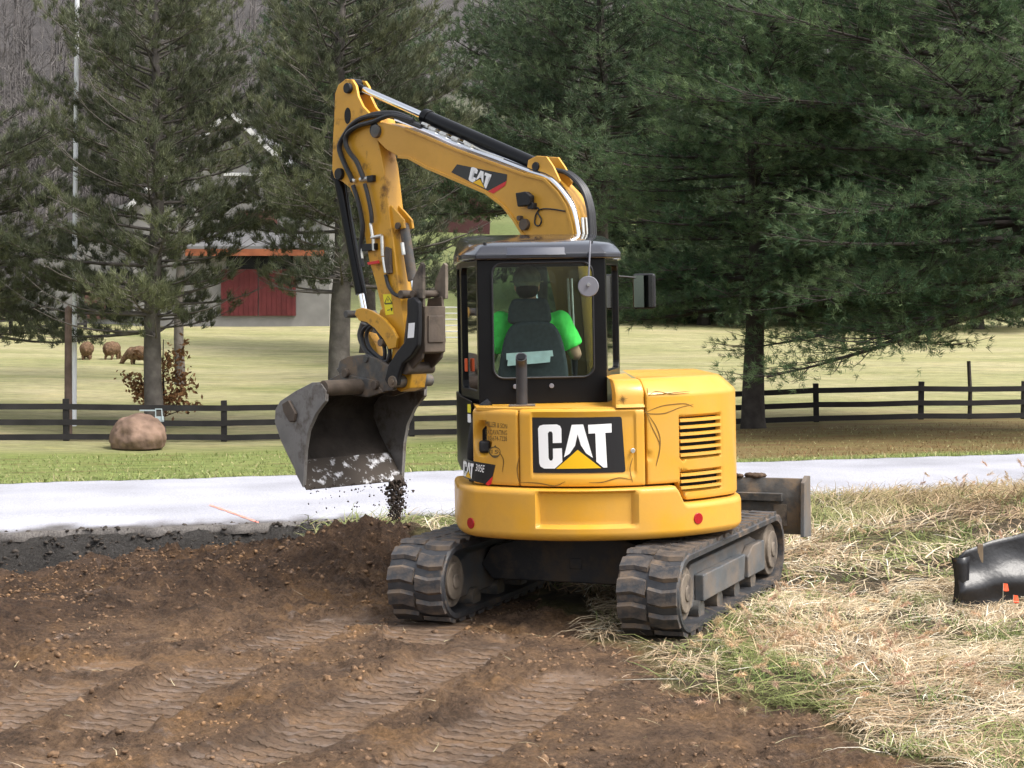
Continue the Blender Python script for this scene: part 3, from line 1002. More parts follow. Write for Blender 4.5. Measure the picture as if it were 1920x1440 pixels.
crow = [(0.575, 0.20), (0.575, 0.055), (0.582, 0.03), (0.60, 0.010), (0.62, 0.0)]
for i in range(1, 22):
    crow.append(((lambda t: (lambda u, s: 0.62 + (cw_top(u, s) - 0.03 - 0.62) * t))(i / 21), 0.0))
crow += [(lambda u, s: cw_top(u, s) - 0.012, 0.006), (lambda u, s: cw_top(u, s) - 0.003, 0.018), (cw_top, 0.035), (cw_top, 0.30)]
totC = resample(PC, np.array([0.0]))[1]
cw = skin_panel('counterweight', PC, 0.35, totC - 0.30, crow, M['yellow'], exc, ncol=170, disp=pocket)


def on_arc(px, py, Rr=PANEL_R, c=PANEL_C):
    """(u,z) on the house skin of what the photograph shows at a pixel"""
    d = Vector(((px - 960) / FPX, 1.0, -(py - HOR) / FPX))
    o = UNROLL @ (Vector((0, 0, CAM_Z)) - EX); d = UNROLL @ d
    ou, ov = o.x * ca + o.y * sa, -o.x * sa + o.y * ca
    du, dv = d.x * ca + d.y * sa, -d.x * sa + d.y * ca
    a = du * du + dv * dv; b = 2 * (du * (ou - c[0]) + dv * (ov - c[1])); cc = (ou - c[0]) ** 2 + (ov - c[1]) ** 2 - Rr * Rr
    disc = b * b - 4 * a * cc
    t = (-b - math.sqrt(max(disc, 0))) / (2 * a)
    return (ou + t * du, o.z + t * d.z)


def skin_at(P, u):
    s = s_of_u(P, u)
    p, _ = resample(P, np.array([s]))
    seg = np.hypot(*np.diff(P, axis=0).T); cum = np.concatenate([[0], np.cumsum(seg)])
    PN = path_normals(P)
    n = (np.interp(s, cum, PN[:, 0]), np.interp(s, cum, PN[:, 1]))
    return p[0], n


def wrap(P, lift):
    def f(u, z):
        p, n = skin_at(P, u)
        return U(p[0] + n[0] * lift, p[1] + n[1] * lift, z)
    return f


def decal(name, polys, mapf, mat, parent, cut=0.03, solid=True):
    """flat print: 2D polygons cut into narrow strips and laid on a surface"""
    bm = bmesh.new()
    for poly in polys:
        vs = [bm.verts.new((a, b, 0)) for a, b in poly]
        bm.faces.new(vs)
    bmesh.ops.triangulate(bm, faces=bm.faces[:])
    if cut:
        xs_ = [v.co.x for v in bm.verts]
        x = min(xs_) + cut
        while x < max(xs_):
            bmesh.ops.bisect_plane(bm, geom=bm.verts[:] + bm.edges[:] + bm.faces[:], plane_co=(x, 0, 0), plane_no=(1, 0, 0))
            x += cut
    for v in bm.verts: v.co = mapf(v.co.x, v.co.y)
    me = bpy.data.meshes.new(name)
    bmesh.ops.recalc_face_normals(bm, faces=bm.faces[:])
    bm.to_mesh(me); bm.free()
    me.materials.append(mat)
    o = bpy.data.objects.new(name, me)
    COL.objects.link(o); o.parent = parent
    return o


def strip_poly(pts, w):
    """2D polyline -> tapered stroke polygons"""
    out = []
    n = len(pts)
    for i in range(n - 1):
        (x0, y0), (x1, y1) = pts[i], pts[i + 1]
        L = math.hypot(x1 - x0, y1 - y0) or 1
        nx_, ny_ = -(y1 - y0) / L, (x1 - x0) / L
        w0 = w * (0.35 + 0.65 * math.sin(math.pi * i / (n - 1))); w1 = w * (0.35 + 0.65 * math.sin(math.pi * (i + 1) / (n - 1)))
        out.append([(x0 - nx_ * w0, y0 - ny_ * w0), (x1 - nx_ * w1, y1 - ny_ * w1), (x1 + nx_ * w1, y1 + ny_ * w1), (x0 + nx_ * w0, y0 + ny_ * w0)])
    return out


def spline(pts, n=24):
    """Catmull-Rom through 2D/3D points"""
    P = [Vector(p) for p in pts]
    P = [P[0] * 2 - P[1]] + P + [P[-1] * 2 - P[-2]]
    out = []
    m = len(P) - 3
    for k in range(n + 1):
        x = k / n * m
        i = min(int(x), m - 1); t = x - i
        a, b, c, d = P[i], P[i + 1], P[i + 2], P[i + 3]
        out.append(0.5 * ((2 * b) + (c - a) * t + (2 * a - 5 * b + 4 * c - d) * t * t + (3 * b - a - 3 * c + d) * t ** 3))
    return [tuple(p) for p in out]


# letters drawn on a 100 x 100 box (x right, y up), as on the machine's badges
L_C = [(8, 2), (18, 0), (28, 1), (32, 12)]  # placeholder replaced below
def badge(x, y): return ((x - 567) / 488.0, (680 - y) / 303.0)      # badge units, width 1 x height 1
LC = [badge(*p) for p in [(600, 386), (690, 382), (712, 392), (720, 412), (720, 506), (662, 509), (662, 444), (655, 431), (640, 431), (631, 444), (633, 610), (641, 627), (655, 626), (662, 612), (662, 546), (721, 542), (723, 634), (672, 681), (602, 682), (578, 668), (571, 645), (567, 412), (577, 394)]]
LA = [badge(*p) for p in [(788, 384), (864, 381), (925, 606), (880, 575), (846, 520), (826, 448), (808, 525), (772, 578), (733, 604)]]
LT = [badge(*p) for p in [(897, 384), (1054, 376), (1054, 436), (1011, 438), (1020, 671), (994, 671), (948, 632), (944, 441), (899, 443)]]
LTRI = [badge(*p) for p in [(825, 552), (980, 675), (680, 682)]]
for L_ in (LC, LA, LT, LTRI): L_[:] = [(a, b - 0.022 * a) for a, b in L_]


LCs = [(0.08, 1), (0.25, 1), (0.33, .92), (0.33, .65), (0.21, .65), (0.21, .80), (0.13, .80), (0.13, .20), (0.21, .20), (0.21, .37), (0.33, .37), (0.33, .16), (0.22, 0), (0.08, 0), (0, .08), (0, .92)]


def text_mesh_points(body, size=1.0):
    c = bpy.data.curves.new('txt', 'FONT')
    c.body = body; c.size = size; c.align_x = 'LEFT'; c.resolution_u = 2
    o = bpy.data.objects.new('txt', c); COL.objects.link(o)
    dg = bpy.context.evaluated_depsgraph_get()
    me = bpy.data.meshes.new_from_object(o.evaluated_get(dg))
    vs = [(v.co.x, v.co.y) for v in me.vertices]
    fs = [list(p.vertices) for p in me.polygons]
    bpy.data.objects.remove(o); bpy.data.curves.remove(c); bpy.data.meshes.remove(me)
    return vs, fs


def text_decal(name, body, mapf, mat, parent):
    """mapf takes 0..1 across the word and 0..1 up the cap height"""
    vs, fs = text_mesh_points(body)
    x0 = min(v[0] for v in vs); x1 = max(v[0] for v in vs); y0 = 0.0; y1 = max(v[1] for v in vs)
    W = [mapf((x - x0) / (x1 - x0), (y - y0) / (y1 - y0)) for x, y in vs]
    me = bpy.data.meshes.new(name)
    me.from_pydata(W, [], fs)
    me.materials.append(mat)
    o = bpy.data.objects.new(name, me); COL.objects.link(o); o.parent = parent
    return o


# rear door with the large badge
zr = [(0.915, 0.06), (0.915, 0.016), (0.920, 0.004), (0.93, 0.0)]
zr += [(z, 0.0) for z in np.linspace(0.945, 1.375, 26)] + [(1.390, 0.004), (1.402, 0.016), (1.408, 0.035), (1.408, 0.12)]
uD0, uD1 = -0.605, 0.197
def door_relief(u, z, s):
    # the lower band of the door stands proud under a soft crease
    return 0.014 * sst(1.01, 0.985, z) * 0 + 0.012 * sst(-0.53, -0.515, u) * sst(0.135, 0.12, u) * sst(0.975, 0.99, z) * sst(1.385, 1.365, z)
door = skin_panel('rear_door', PP, s_of_u(PP, uD0) + 0.006, s_of_u(PP, uD1) - 0.006, zr, M['yellow'], exc, ncol=110, disp=door_relief)
wd = wrap(PP, -0.008); wd2 = wrap(PP, -0.0055); wd3 = wrap(PP, -0.003); wdo = wrap(PP, 0.0025)
q = [on_arc(987, 785), on_arc(1166, 779), on_arc(1166, 884), on_arc(999, 888)]
uA = q[0][0]; uB = q[1][0]; zA = 0.5 * (q[2][1] + q[3][1]); zB = 0.5 * (q[0][1] + q[1][1])
def rrect(u0, z0, u1, z1, r, k=5, skew=0.0):
    out = []
    for cx, cz, a0 in ((u1 - r, z0 + r, -90), (u1 - r, z1 - r, 0), (u0 + r, z1 - r, 90), (u0 + r, z0 + r, 180)):
        for i in range(k + 1):
            a = R(a0 + 90 * i / k)
            x, z = cx + r * math.cos(a), cz + r * math.sin(a)
            out.append((x + skew * (1 - (z - z0) / (z1 - z0)), z))
    return out
decal('logo_panel', [rrect(uA, zA, uB, zB, 0.015, skew=0.02)], wd, M['black_print'], door)
bw, bh = uB - uA, zB - zA
def bm_(poly): return [(uA + bw * (0.115 + 0.775 * a), zA + bh * (0.085 + 0.81 * b)) for a, b in poly]
for nm, L_, mt in (('letter_c', LC, 'white_print'), ('letter_a', LA, 'white_print'), ('letter_t', LT, 'white_print'), ('logo_triangle', LTRI, 'yellow_print')):
    decal(nm, [bm_(L_)], wd2, M[mt], door)
u_, z_ = on_arc(1186, 845)
mb = MB(); p_, n_ = skin_at(PP, u_)
mb.tube([U(p_[0], p_[1], z_), U(p_[0] + n_[0] * 0.012, p_[1] + n_[1] * 0.012, z_)], 0.016, 16)
mb.build('door_lock', M['fitting'], door, bevel=0.003)
def pin(pxs, mapf, parent, w=0.0035, n=22):
    pts = [on_arc(x, y) for x, y in pxs]
    sp_ = spline([(a, b, 0) for a, b in pts], n)
    decal('pinstripe', strip_poly([(a, b) for a, b, _ in sp_], w), mapf, M['pin_print'], parent, cut=0)
for pts in ([(974, 857), (970, 880), (974, 908)], [(975, 904), (1010, 906), (1040, 911), (1060, 903)], [(1186, 858), (1181, 880), (1186, 904)], [(1186, 900), (1160, 896), (1130, 904), (1104, 905)]):
    pin(pts, wdo, door)

# left corner panel with the firm's lettering
totP = resample(PP, np.array([0.0]))[1]
def lp_edge(u, s): return 0.0
zs = [(0.915, 0.06), (0.915, 0.016), (0.92, 0.004), (0.93, 0.0)] + [(z, 0.0) for z in np.linspace(0.945, 1.375, 30)] + [(1.390, 0.004), (1.402, 0.016), (1.408, 0.035), (1.408, 0.12)]
pk = on_arc(905, 822)
def handle_pocket(u, z, s):
    d = ((u - pk[0]) / 0.055) ** 2 + ((z - pk[1]) / 0.115) ** 2
    return 0.055 * sst(1.15, 0.45, d)
sL0 = s_of_u(PP, -0.885)
left_panel = skin_panel('side_panel', PP, sL0, s_of_u(PP, uD0) - 0.004, zs, M['yellow'], exc, ncol=60, disp=handle_pocket)
mb = MB(U); p_, n_ = skin_at(PP, pk[0] - 0.005)
mb.box((p_[0] - n_[0] * 0.03, p_[1] - n_[1] * 0.03, pk[1] - 0.055), (0.075, 0.05, 0.08))
mb.build('door_handle', M['black_plastic'], left_panel, bevel=0.018, seg=3)
def quad_on_skin(c00, c10, c01, c11, mapf):
    a = [on_arc(*c) for c in (c00, c10, c01, c11)]
    def f(x, y):
        u = (a[0][0] * (1 - x) + a[1][0] * x) * (1 - y) + (a[2][0] * (1 - x) + a[3][0] * x) * y
        z = (a[0][1] * (1 - x) + a[1][1] * x) * (1 - y) + (a[2][1] * (1 - x) + a[3][1] * x) * y
        return mapf(u, z)
    return f
wl1, wl2, wl3 = wrap(PP, 0.002), wrap(PP, 0.004), wrap(PP, 0.006)
text_decal('lettering', 'MILLER & SON', quad_on_skin((911, 799), (951, 804), (911, 789), (951, 795), wl1), M['faded_print'], left_panel)
text_decal('lettering', 'EXCAVATING', quad_on_skin((911, 814), (951, 816), (911, 805), (951, 807), wl1), M['faded_print'], left_panel)
text_decal('lettering', '330-674-7228', quad_on_skin((911, 825), (951, 827), (911, 817), (951, 818), wl1), M['faded_print'], left_panel)
uq, zq = on_arc(928, 847)
ring = [(uq + 0.034 * math.cos(a), zq + 0.030 * math.sin(a)) for a in np.linspace(0, 2 * math.pi, 25)]
decal('emblem', strip_poly(ring, 0.004) + [[(uq - .008, zq + .028), (uq + .012, zq + .028), (uq + .004, zq + .045)], [(uq + .03 * math.cos(a), zq - .006 + .034 * math.sin(a)) for a in np.linspace(-2.6, -.5, 9)]], wl1, M['faded_print'], left_panel, cut=0)
text_decal('lettering', '15', (lambda x, y: wl1(uq - 0.02 + 0.04 * x, zq - 0.012 + 0.024 * y)), M['faded_print'], left_panel)
pin([(933, 843), (944, 862), (942, 885)], wl1, left_panel, 0.003)
cor = [on_arc(*c) for c in ((870, 900), (921, 909), (870, 860), (931, 870))]
small_badge = quad_on_skin((869, 897), (921, 911), (869, 860), (931, 871), wl1)
sb2 = quad_on_skin((869, 897), (921, 911), (869, 860), (931, 871), wl2)
sb3 = quad_on_skin((869, 897), (921, 911), (869, 860), (931, 871), wl3)
decal('badge_panel', [[(0.02, 0.02), (0.80, 0.02), (0.98, 0.35), (0.98, 0.98), (0.02, 0.98)]], small_badge, M['black_print'], left_panel, cut=0.08)
decal('badge_stripe', [[(0.80, 0.02), (0.92, -0.02), (1.0, 0.1), (0.985, 0.45)]], sb2, M['red_print'], left_panel, cut=0.08)
for nm, L_, mt in (('letter_c', LCs, 'white_print'), ('letter_a', LA, 'white_print'), ('letter_t', LT, 'white_print'), ('logo_triangle', LTRI, 'yellow_print')):
    decal(nm, [[(0.04 + 0.30 * a, 0.10 + 0.78 * b) for a, b in L_]], sb3, M[mt], left_panel, cut=0)
text_decal('lettering', '305E', lambda x, y: sb3(0.41 + 0.27 * x, 0.54 + 0.34 * y), M['white_print'], left_panel)

# engine hood at the right rear
def lv(px0, px1, py):
    return on_arc(px0, py), on_arc(px1, py)
vent_u = (on_arc(1277, 830)[0], on_arc(1350, 830)[0])
def vent_mask(u, z, z0, z1):
    return sst(vent_u[0] - 0.012, vent_u[0] + 0.004, u) * sst(vent_u[1] + 0.012, vent_u[1] - 0.004, u) * sst(z0 - 0.01, z0 + 0.004, z) * sst(z1 + 0.01, z1 - 0.004, z)
VZ = [(1.07, 1.335), (0.862, 0.985)]
def hood_relief(u, z, s):
    d = 0.035 * max(vent_mask(u, z, *VZ[0]), vent_mask(u, z, *VZ[1])) if z < 1.4 and u > 0.3 else 0.0
    return d + 0.012 * sst(0.24, 0.21, u) * sst(1.06, 1.09, z) * sst(1.14, 1.11, z)
def hood_bot(u, s): return 0.915 - 0.115 * sst(0.405, 0.475, u)
hr = [((lambda u, s: hood_bot(u, s) + 0.003), 0.06), (lambda u, s: hood_bot(u, s) + 0.003, 0.016), (lambda u, s: hood_bot(u, s) + 0.008, 0.004)]
for i in range(0, 64):
    hr.append(((lambda t: (lambda u, s: (hood_bot(u, s) + 0.02) + (1.475 - hood_bot(u, s) - 0.02) * t))(i / 63), 0.0))
hr += [(1.487, 0.004), (1.50, 0.014), (1.565, 0.085), (1.582, 0.108), (1.588, 0.14)]
s_h1 = totP - 0.10
hood = skin_panel('engine_hood', PP, s_of_u(PP, uD1) + 0.006, s_h1, hr, M['yellow'], exc, ncol=130, disp=hood_relief,
                  cap=[(0.24, 0.36, 1.588)], smooth=38)
wv = wrap(PP, -0.032)
for z0, z1 in VZ:
    decal('vent_backing', [[(vent_u[0] + .004, z0 + .004), (vent_u[1] - .004, z0 + .004), (vent_u[1] - .004, z1 - .004), (vent_u[0] + .004, z1 - .004)]], wv, M['black'], hood, cut=0.03)
for (z0, z1), n in zip(VZ, (6, 3)):
    for k in range(n):
        zc = z0 + (z1 - z0) * (k + 0.5) / n
        hh = (z1 - z0) / n * 0.27
        mb = MB(U)
        us = np.linspace(vent_u[0] - 0.006, vent_u[1] + 0.006, 12)
        vs = []
        for uu in us:
            p_, n_ = skin_at(PP, uu)
            for dz_, off in ((-hh, -0.012), (-hh * 0.7, 0.006), (hh * 0.7, 0.004), (hh, -0.016)):
                vs.append((p_[0] + n_[0] * off, p_[1] + n_[1] * off, zc + dz_))
        fs = []
        for i in range(len(us) - 1):
            for j in range(4): fs.append((i * 4 + j, i * 4 + (j + 1) % 4, (i + 1) * 4 + (j + 1) % 4, (i + 1) * 4 + j))
        fs += [(0, 1, 2, 3), tuple(len(us) * 4 - 4 + j for j in range(4))[::-1]]
        mb.add(vs, fs); mb.build('louver', M['yellow'], hood, smooth=50)
for pts in ([(1210, 768), (1213, 775), (1245, 775), (1275, 764), (1300, 758)], [(1212, 772), (1238, 762), (1262, 758), (1285, 757), (1300, 763)], [(1209, 768), (1222, 800), (1236, 830), (1236, 850), (1230, 874)], [(1211, 772), (1230, 800), (1238, 830), (1230, 872)], [(1214, 740), (1213, 727)], [(1213, 742), (1250, 738), (1294, 733)], [(1215, 742), (1230, 734), (1258, 739), (1292, 737)]):
    pin(pts, wdo, hood, 0.003)

# stepped cover between cab and hood
P2 = PP
bx = skin_panel('hood_step', PP, s_of_u(PP, 0.005), s_of_u(PP, uD1) + 0.002, [(1.41, 0.0), (1.43, 0.018), (1.48, 0.02), (1.51, 0.026), (1.55, 0.055), (1.575, 0.095), (1.584, 0.13)], M['yellow'], exc, ncol=14, lip=0.02,
                cap=[(0.20, -0.1, 1.584), (0.03, -0.35, 1.584)], fold=0.12)
su, sz_ = on_arc(1169, 749)
wst = wrap(PP, -0.016)
rays = []
for i in range(12):
    a = 2 * math.pi * i / 12 + 0.2
    l = 0.028 if i % 3 else 0.042
    rays.append([(su + 0.003 * math.cos(a + 1.5), sz_ + 0.003 * math.sin(a + 1.5)), (su + l * math.cos(a), sz_ + l * math.sin(a)), (su - 0.003 * math.cos(a + 1.5), sz_ - 0.003 * math.sin(a + 1.5))])
decal('pinstripe_star', rays, wst, M['pin_print'], bx, cut=0)
# deck in front of the cab's rear wall, and the dark inside of the house
mb = MB(U)
mb.prism([(-0.86, -0.72), (-0.60, -0.90), (-0.3, -1.01), (-0.04, -1.03), (0.2, -1.0), (0.2, -0.3), (-0.86, -0.3)], 1.39, 1.414, lambda a, b, t: (a, b, t))
mb.build('deck', M['yellow'], exc, bevel=0.004)
mb = MB(U)
mb.prism([(-0.82, -0.68), (-0.58, -0.86), (-0.3, -0.97), (-0.04, -0.99), (0.25, -0.96), (0.56, -0.8), (0.80, -0.55), (0.84, 0.45), (0.5, 0.8), (-0.6, 0.85), (-0.86, 0.6)], 0.60, 1.385, lambda a, b, t: (a, b, t))
mb.build('house_frame', M['black'], exc, smooth=None)
mb = MB(U)
mb.prism([(-0.90, -0.55), (-0.92, 0.75), (0.86, 0.75), (0.86, -0.4)], 0.55, 0.62, lambda a, b, t: (a, b, t))
mb.build('deck_plate', M['undercarriage'], exc, bevel=0.01)
# reflectors
for px, py in ((883, 981), (1309, 972)):
    u_, z_ = on_arc(px, py, CW_R, CW_C)
    p_, n_ = skin_at(PC, u_)
    mb = MB()
    mb.tube([U(p_[0] - n_[0] * .01, p_[1] - n_[1] * .01, z_), U(p_[0] + n_[0] * .006, p_[1] + n_[1] * .006, z_)], 0.036, 24)
    mb.build('reflector', M['reflector'], cw, bevel=0.003)
# exhaust
mb = MB()
ex = to_local(at(979, 768, 11.38)); 
mb.tube([(ex[0], ex[1], 1.40), (ex[0], ex[1], 1.66), (ex[0], ex[1] - 0.012, 1.70), (ex[0], ex[1] - 0.05, 1.735)], 0.037, 18)
exh = mb.build('exhaust_pipe', mat_simple('exhaust_steel', (0.05, 0.05, 0.055), 0.5, 0.4, 0.5, 0.2, 10), exc)
mb = MB(); mb.tube([(ex[0], ex[1] - 0.051, 1.7355), (ex[0], ex[1] - 0.053, 1.738)], 0.030, 18); mb.build('exhaust_mouth', M['black'], exh)
mb = MB(); mb.box((ex[0], ex[1], 1.42), (0.17, 0.10, 0.012)); mb.build('exhaust_flange', M['steel_dirty'], exh, bevel=0.003)

# ---- cab
def UC(u, v, z): return U(u + 0.042, v, z)


CAB = {'RL': (-0.87, -0.50), 'RR': (-0.02, -0.50), 'R1': (0.16, 0.20), 'R2': (0.16, 0.80), 'L1': (-0.955, 0.20), 'L2': (-0.955, 0.80)}
cab = MB(UC)
for p in ((-0.85, -0.48), (-0.04, -0.48), (0.14, 0.2), (0.14, 0.78), (-0.935, 0.2), (-0.935, 0.78)):
    pass
cab.prism([(-0.86, -0.49), (-0.03, -0.49), (0.15, 0.2), (0.15, 0.79), (-0.945, 0.79), (-0.945, 0.2)], 0.95, 1.30, lambda a, b, t: (a, b, t))
cab_o = cab.build('cab', M['black'], exc, bevel=0.01)


def cab_wall(name, p0, p1, z0, z1, hole, mat=None, thick=0.045, glass=True, r=0.05, gname='window_pane'):
    """wall between two plan points with a rounded window; hole = (u-distance from p0, from p1, z low, z high)"""
    L = math.hypot(p1[0] - p0[0], p1[1] - p0[1])
    dx, dy = (p1[0] - p0[0]) / L, (p1[1] - p0[1]) / L
    def mp(a, z): return UC(p0[0] + dx * a, p0[1] + dy * a, z)
    bm = bmesh.new()
    outer = [(0, z0), (L, z0), (L, z1), (0, z1)]
    inner = rrect(hole[0], hole[2], L - hole[1], hole[3], r, 5)
    es = []
    for loop in (outer, inner):
        vs = [bm.verts.new((a, 0, z)) for a, z in loop]
        for i in range(len(vs)): es.append(bm.edges.new((vs[i], vs[(i + 1) % len(vs)])))
    bmesh.ops.triangle_fill(bm, edges=es, use_beauty=True)
    for v in bm.verts: v.co = mp(v.co.x, v.co.z)
    me = bpy.data.meshes.new(name)
    cen = Vector(UC(-0.4, 0.15, 1.9))
    bm.normal_update()
    for f in bm.faces:
        if f.normal.dot(f.calc_center_median() - cen) < 0: f.normal_flip()
    bm.to_mesh(me); bm.free()
    me.materials.append(mat or M['black'])
    o = bpy.data.objects.new(name, me); COL.objects.link(o); o.parent = cab_o
    so = o.modifiers.new('solid', 'SOLIDIFY'); so.thickness = thick; so.offset = -1
    bv = o.modifiers.new('bevel', 'BEVEL'); bv.width = 0.006; bv.segments = 2; bv.limit_method = 'ANGLE'; bv.angle_limit = R(40)
    if glass:
        n_ = Vector(U(dy, -dx, 0)); 
        if n_.dot(Vector(mp(L / 2, 1.9)) - cen) < 0: n_ = -n_
        pane = rrect(hole[0] - 0.012, hole[2] - 0.012, L - hole[1] + 0.012, hole[3] + 0.012, r, 5)
        g = MB()
        g.add([tuple(Vector(mp(a, z)) - n_ * 0.022) for a, z in pane], [list(range(len(pane)))])
        g.build(gname, M['front_glass' if name == 'front_frame' else 'glass'], cab_o, smooth=None)
    return o


cab_wall('rear_frame', CAB['RL'], CAB['RR'], 1.414, 2.375, (0.098, 0.085, 1.585, 2.345), r=0.085)
cab_wall('side_frame', CAB['L1'], CAB['RL'], 0.93, 2.375, (0.05, 0.05, 1.50, 2.33), r=0.05)
cab_wall('door_frame', CAB['L2'], CAB['L1'], 0.93, 2.375, (0.05, 0.05, 1.15, 2.33), r=0.05)
cab_wall('side_frame', CAB['RR'], CAB['R1'], 1.30, 2.375, (0.055, 0.05, 1.62, 2.33), r=0.05)
cab_wall('side_frame', CAB['R1'], CAB['R2'], 1.30, 2.375, (0.05, 0.05, 1.55, 2.33), r=0.05)
cab_wall('front_frame', CAB['R2'], CAB['L2'], 0.95, 2.375, (0.06, 0.06, 1.05, 2.34), r=0.06)

# seal round the rear window
L_ = CAB['RR'][0] - CAB['RL'][0]
loop = rrect(CAB['RL'][0] + 0.098, 1.585, CAB['RR'][0] - 0.085, 2.345, 0.07, 6)
mb = MB(UC); loop2 = loop + [loop[0]]
mb.tube([(a, -0.505, z) for a, z in loop2], 0.008, 6, caps=False)
mb.build('window_seal', M['black_plastic'], cab_o)
# roof: shallow dome with chamfered rim
RO = [(-0.88, -0.53), (-0.02, -0.53), (0.10, -0.40), (0.185, 0.2), (0.18, 0.86), (-0.975, 0.86), (-0.98, 0.2), (-0.95, -0.38)]
def ring_in(poly, d):
    cx = sum(p[0] for p in poly) / len(poly); cy = sum(p[1] for p in poly) / len(poly)
    out = []
    for (x, y) in poly:
        L = math.hypot(x - cx, y - cy)
        out.append((x - (x - cx) / L * d, y - (y - cy) / L * d))
    return out
mb = MB(UC)
levels = [(ring_in(RO, 0.03), lambda v: 2.362), (RO, lambda v: 2.372), (RO, lambda v: 2.405 + 0.012 * (v + .5)), (ring_in(RO, 0.055), lambda v: 2.449 + 0.06 * (v + .5)), (ring_in(RO, 0.09), lambda v: 2.462 + 0.075 * (v + .5)), (ring_in(RO, 0.30), lambda v: 2.482 + 0.08 * (v + .5))]
vs, fs = [], []
for poly, zf in levels:
    for (a, b) in poly: vs.append((a, b, zf(b)))
n = len(RO)
for i in range(len(levels) - 1):
    for j in range(n):
        fs.append((i * n + j, i * n + (j + 1) % n, (i + 1) * n + (j + 1) % n, (i + 1) * n + j))
fs.append(list(range((len(levels) - 1) * n, len(levels) * n)))
fs.append(list(range(n))[::-1])
mb.add(vs, fs)
roof = mb.build('roof', M['gloss_black'], cab_o, smooth=30, bevel=0.008)
mb = MB(UC)
mb.prism([(-0.66, -0.54), (-0.30, -0.54), (-0.24, -0.50), (-0.72, -0.50)], 2.395, 2.447, lambda a, b, t: (a, b + (t - 2.4) * 0.9, t))
mb.build('roof_vent', mat_simple('roof_vent_paint', (0.05, 0.054, 0.072), 0.3), roof, bevel=0.004)
for uu in (-0.81, -0.10):
    mb = MB(UC); mb.tube([(uu, -0.42, 2.44), (uu, -0.42, 2.485)], 0.012, 10); mb.build('roof_bolt', M['black_plastic'], roof)
# trim: black lower sheet of the door side, stickers, bolts of the rear wall
mb = MB(UC)
mb.prism([(-0.972, 0.80), (-0.972, 0.15), (-0.925, -0.50), (-0.915, -0.50), (-0.955, 0.15), (-0.955, 0.8)], 0.93, 1.44, lambda a, b, t: (a, b, t))
mb.build('door_skin', M['black'], cab_o, bevel=0.006)
for uu in (-0.63, -0.39):
    mb = MB(UC); mb.tube([(uu, -0.50, 1.53), (uu, -0.515, 1.53)], 0.016, 12); mb.build('bolt', M['grey_disc'], cab_o, bevel=0.003)
for zz, mt in ((1.39, 'warn_yellow'), (1.325, 'white_print')):
    mb = MB(UC); mb.box((-0.935, -0.47, zz), (0.045, 0.004, 0.055), Matrix.Rotation(R(-65), 3, 'Z')); mb.build('sticker', M[mt], cab_o, smooth=None)
# curved black fender that carries the side panel's edge
mb = MB(UC)
arc = spline([(-0.915, -0.53, 0.92), (-0.925, -0.56, 1.10), (-0.905, -0.56, 1.27), (-0.86, -0.555, 1.38), (-0.80, -0.55, 1.43)], 14)
mb.tube(arc, 0.035, 10); mb.build('fender', M['black_plastic'], cab_o)
# round rear mirror
mA = to_local(at(1107, 452, 11.62)); mB = to_local(at(1103, 537, 11.55))
mb = MB(); mb.tube([mA, to_local(at(1105, 490, 11.55)), (mB[0], mB[1] + 0.01, mB[2])], 0.006, 8); rm = mb.build('rear_mirror', M['grey_disc'], cab_o)
mb = MB(); mb.tube([(mB[0], mB[1] - 0.012, mB[2]), (mB[0], mB[1] + 0.0, mB[2]), (mB[0], mB[1] + 0.016, mB[2])], [0.066, 0.07, 0.06], 32); mb.build('mirror_back', M['grey_disc'], rm, bevel=0.003)
mb = MB(); mb.tube([(mB[0], mB[1] - 0.012, mB[2] + 0.012), (mB[0], mB[1] - 0.026, mB[2] + 0.012)], 0.011, 10); mb.build('mirror_screw', M['chrome'], rm)
# large mirror on the right front corner
m0 = to_local(at(1160, 518, 12.9)); m1 = to_local(at(1196, 521, 12.95))
mb = MB(); mb.tube([m0, m1], 0.008, 8); bigm = mb.build('side_mirror', M['black_plastic'], cab_o)
mc = to_local(at(1208, 546, 12.95))
mb = MB(); mb.box(mc, (0.17, 0.05, 0.26), Matrix.Rotation(R(-16), 3, 'Z')); mb.build('mirror_housing', M['black_plastic'], bigm, bevel=0.022, seg=3)
rotm = Matrix.Rotation(R(-16), 3, 'Z')
mb = MB(); off = rotm @ Vector((0, -0.0265, 0)); mb.box((mc[0] + off.x, mc[1] + off.y, mc[2]), (0.145, 0.004, 0.235), rotm); mb.build('mirror_glass', M['mirror'], bigm)
# wiper seen inside the right edge of the rear window, sun visor, papers behind the seat, consoles
mb = MB(UC); mb.tube([(-0.12, 0.70, 2.25), (-0.10, 0.70, 1.6)], 0.008, 6); mb.tube([(-0.145, 0.72, 2.25), (-0.12, 0.72, 1.55)], 0.008, 6); mb.build('wiper', M['fitting'], cab_o)
mb = MB(UC); mb.box((-0.44, 0.60, 2.27), (0.13, 0.02, 0.07)); mb.build('sun_visor', M['paper'], cab_o)
mb = MB(UC)
mb.box((-0.15, 0.15, 1.42), (0.16, 0.55, 0.24)); mb.box((-0.80, 0.15, 1.42), (0.16, 0.55, 0.24))
mb.build('console', M['black_plastic'], cab_o, bevel=0.02)
mb = MB(UC); mb.tube([(-0.14, 0.36, 1.54), (-0.14, 0.38, 1.70)], [0.014, 0.026], 10); mb.tube([(-0.80, 0.36, 1.54), (-0.80, 0.38, 1.70)], [0.014, 0.026], 10); mb.build('joystick', M['black_plastic'], cab_o)
mb = MB(UC); mb.box((-0.93, 0.0, 1.66), (0.02, 0.05, 0.09)); mb.build('seat_belt_clip', mat_simple('orange_plastic', (0.7, 0.1, 0.02), 0.5), cab_o, bevel=0.005)

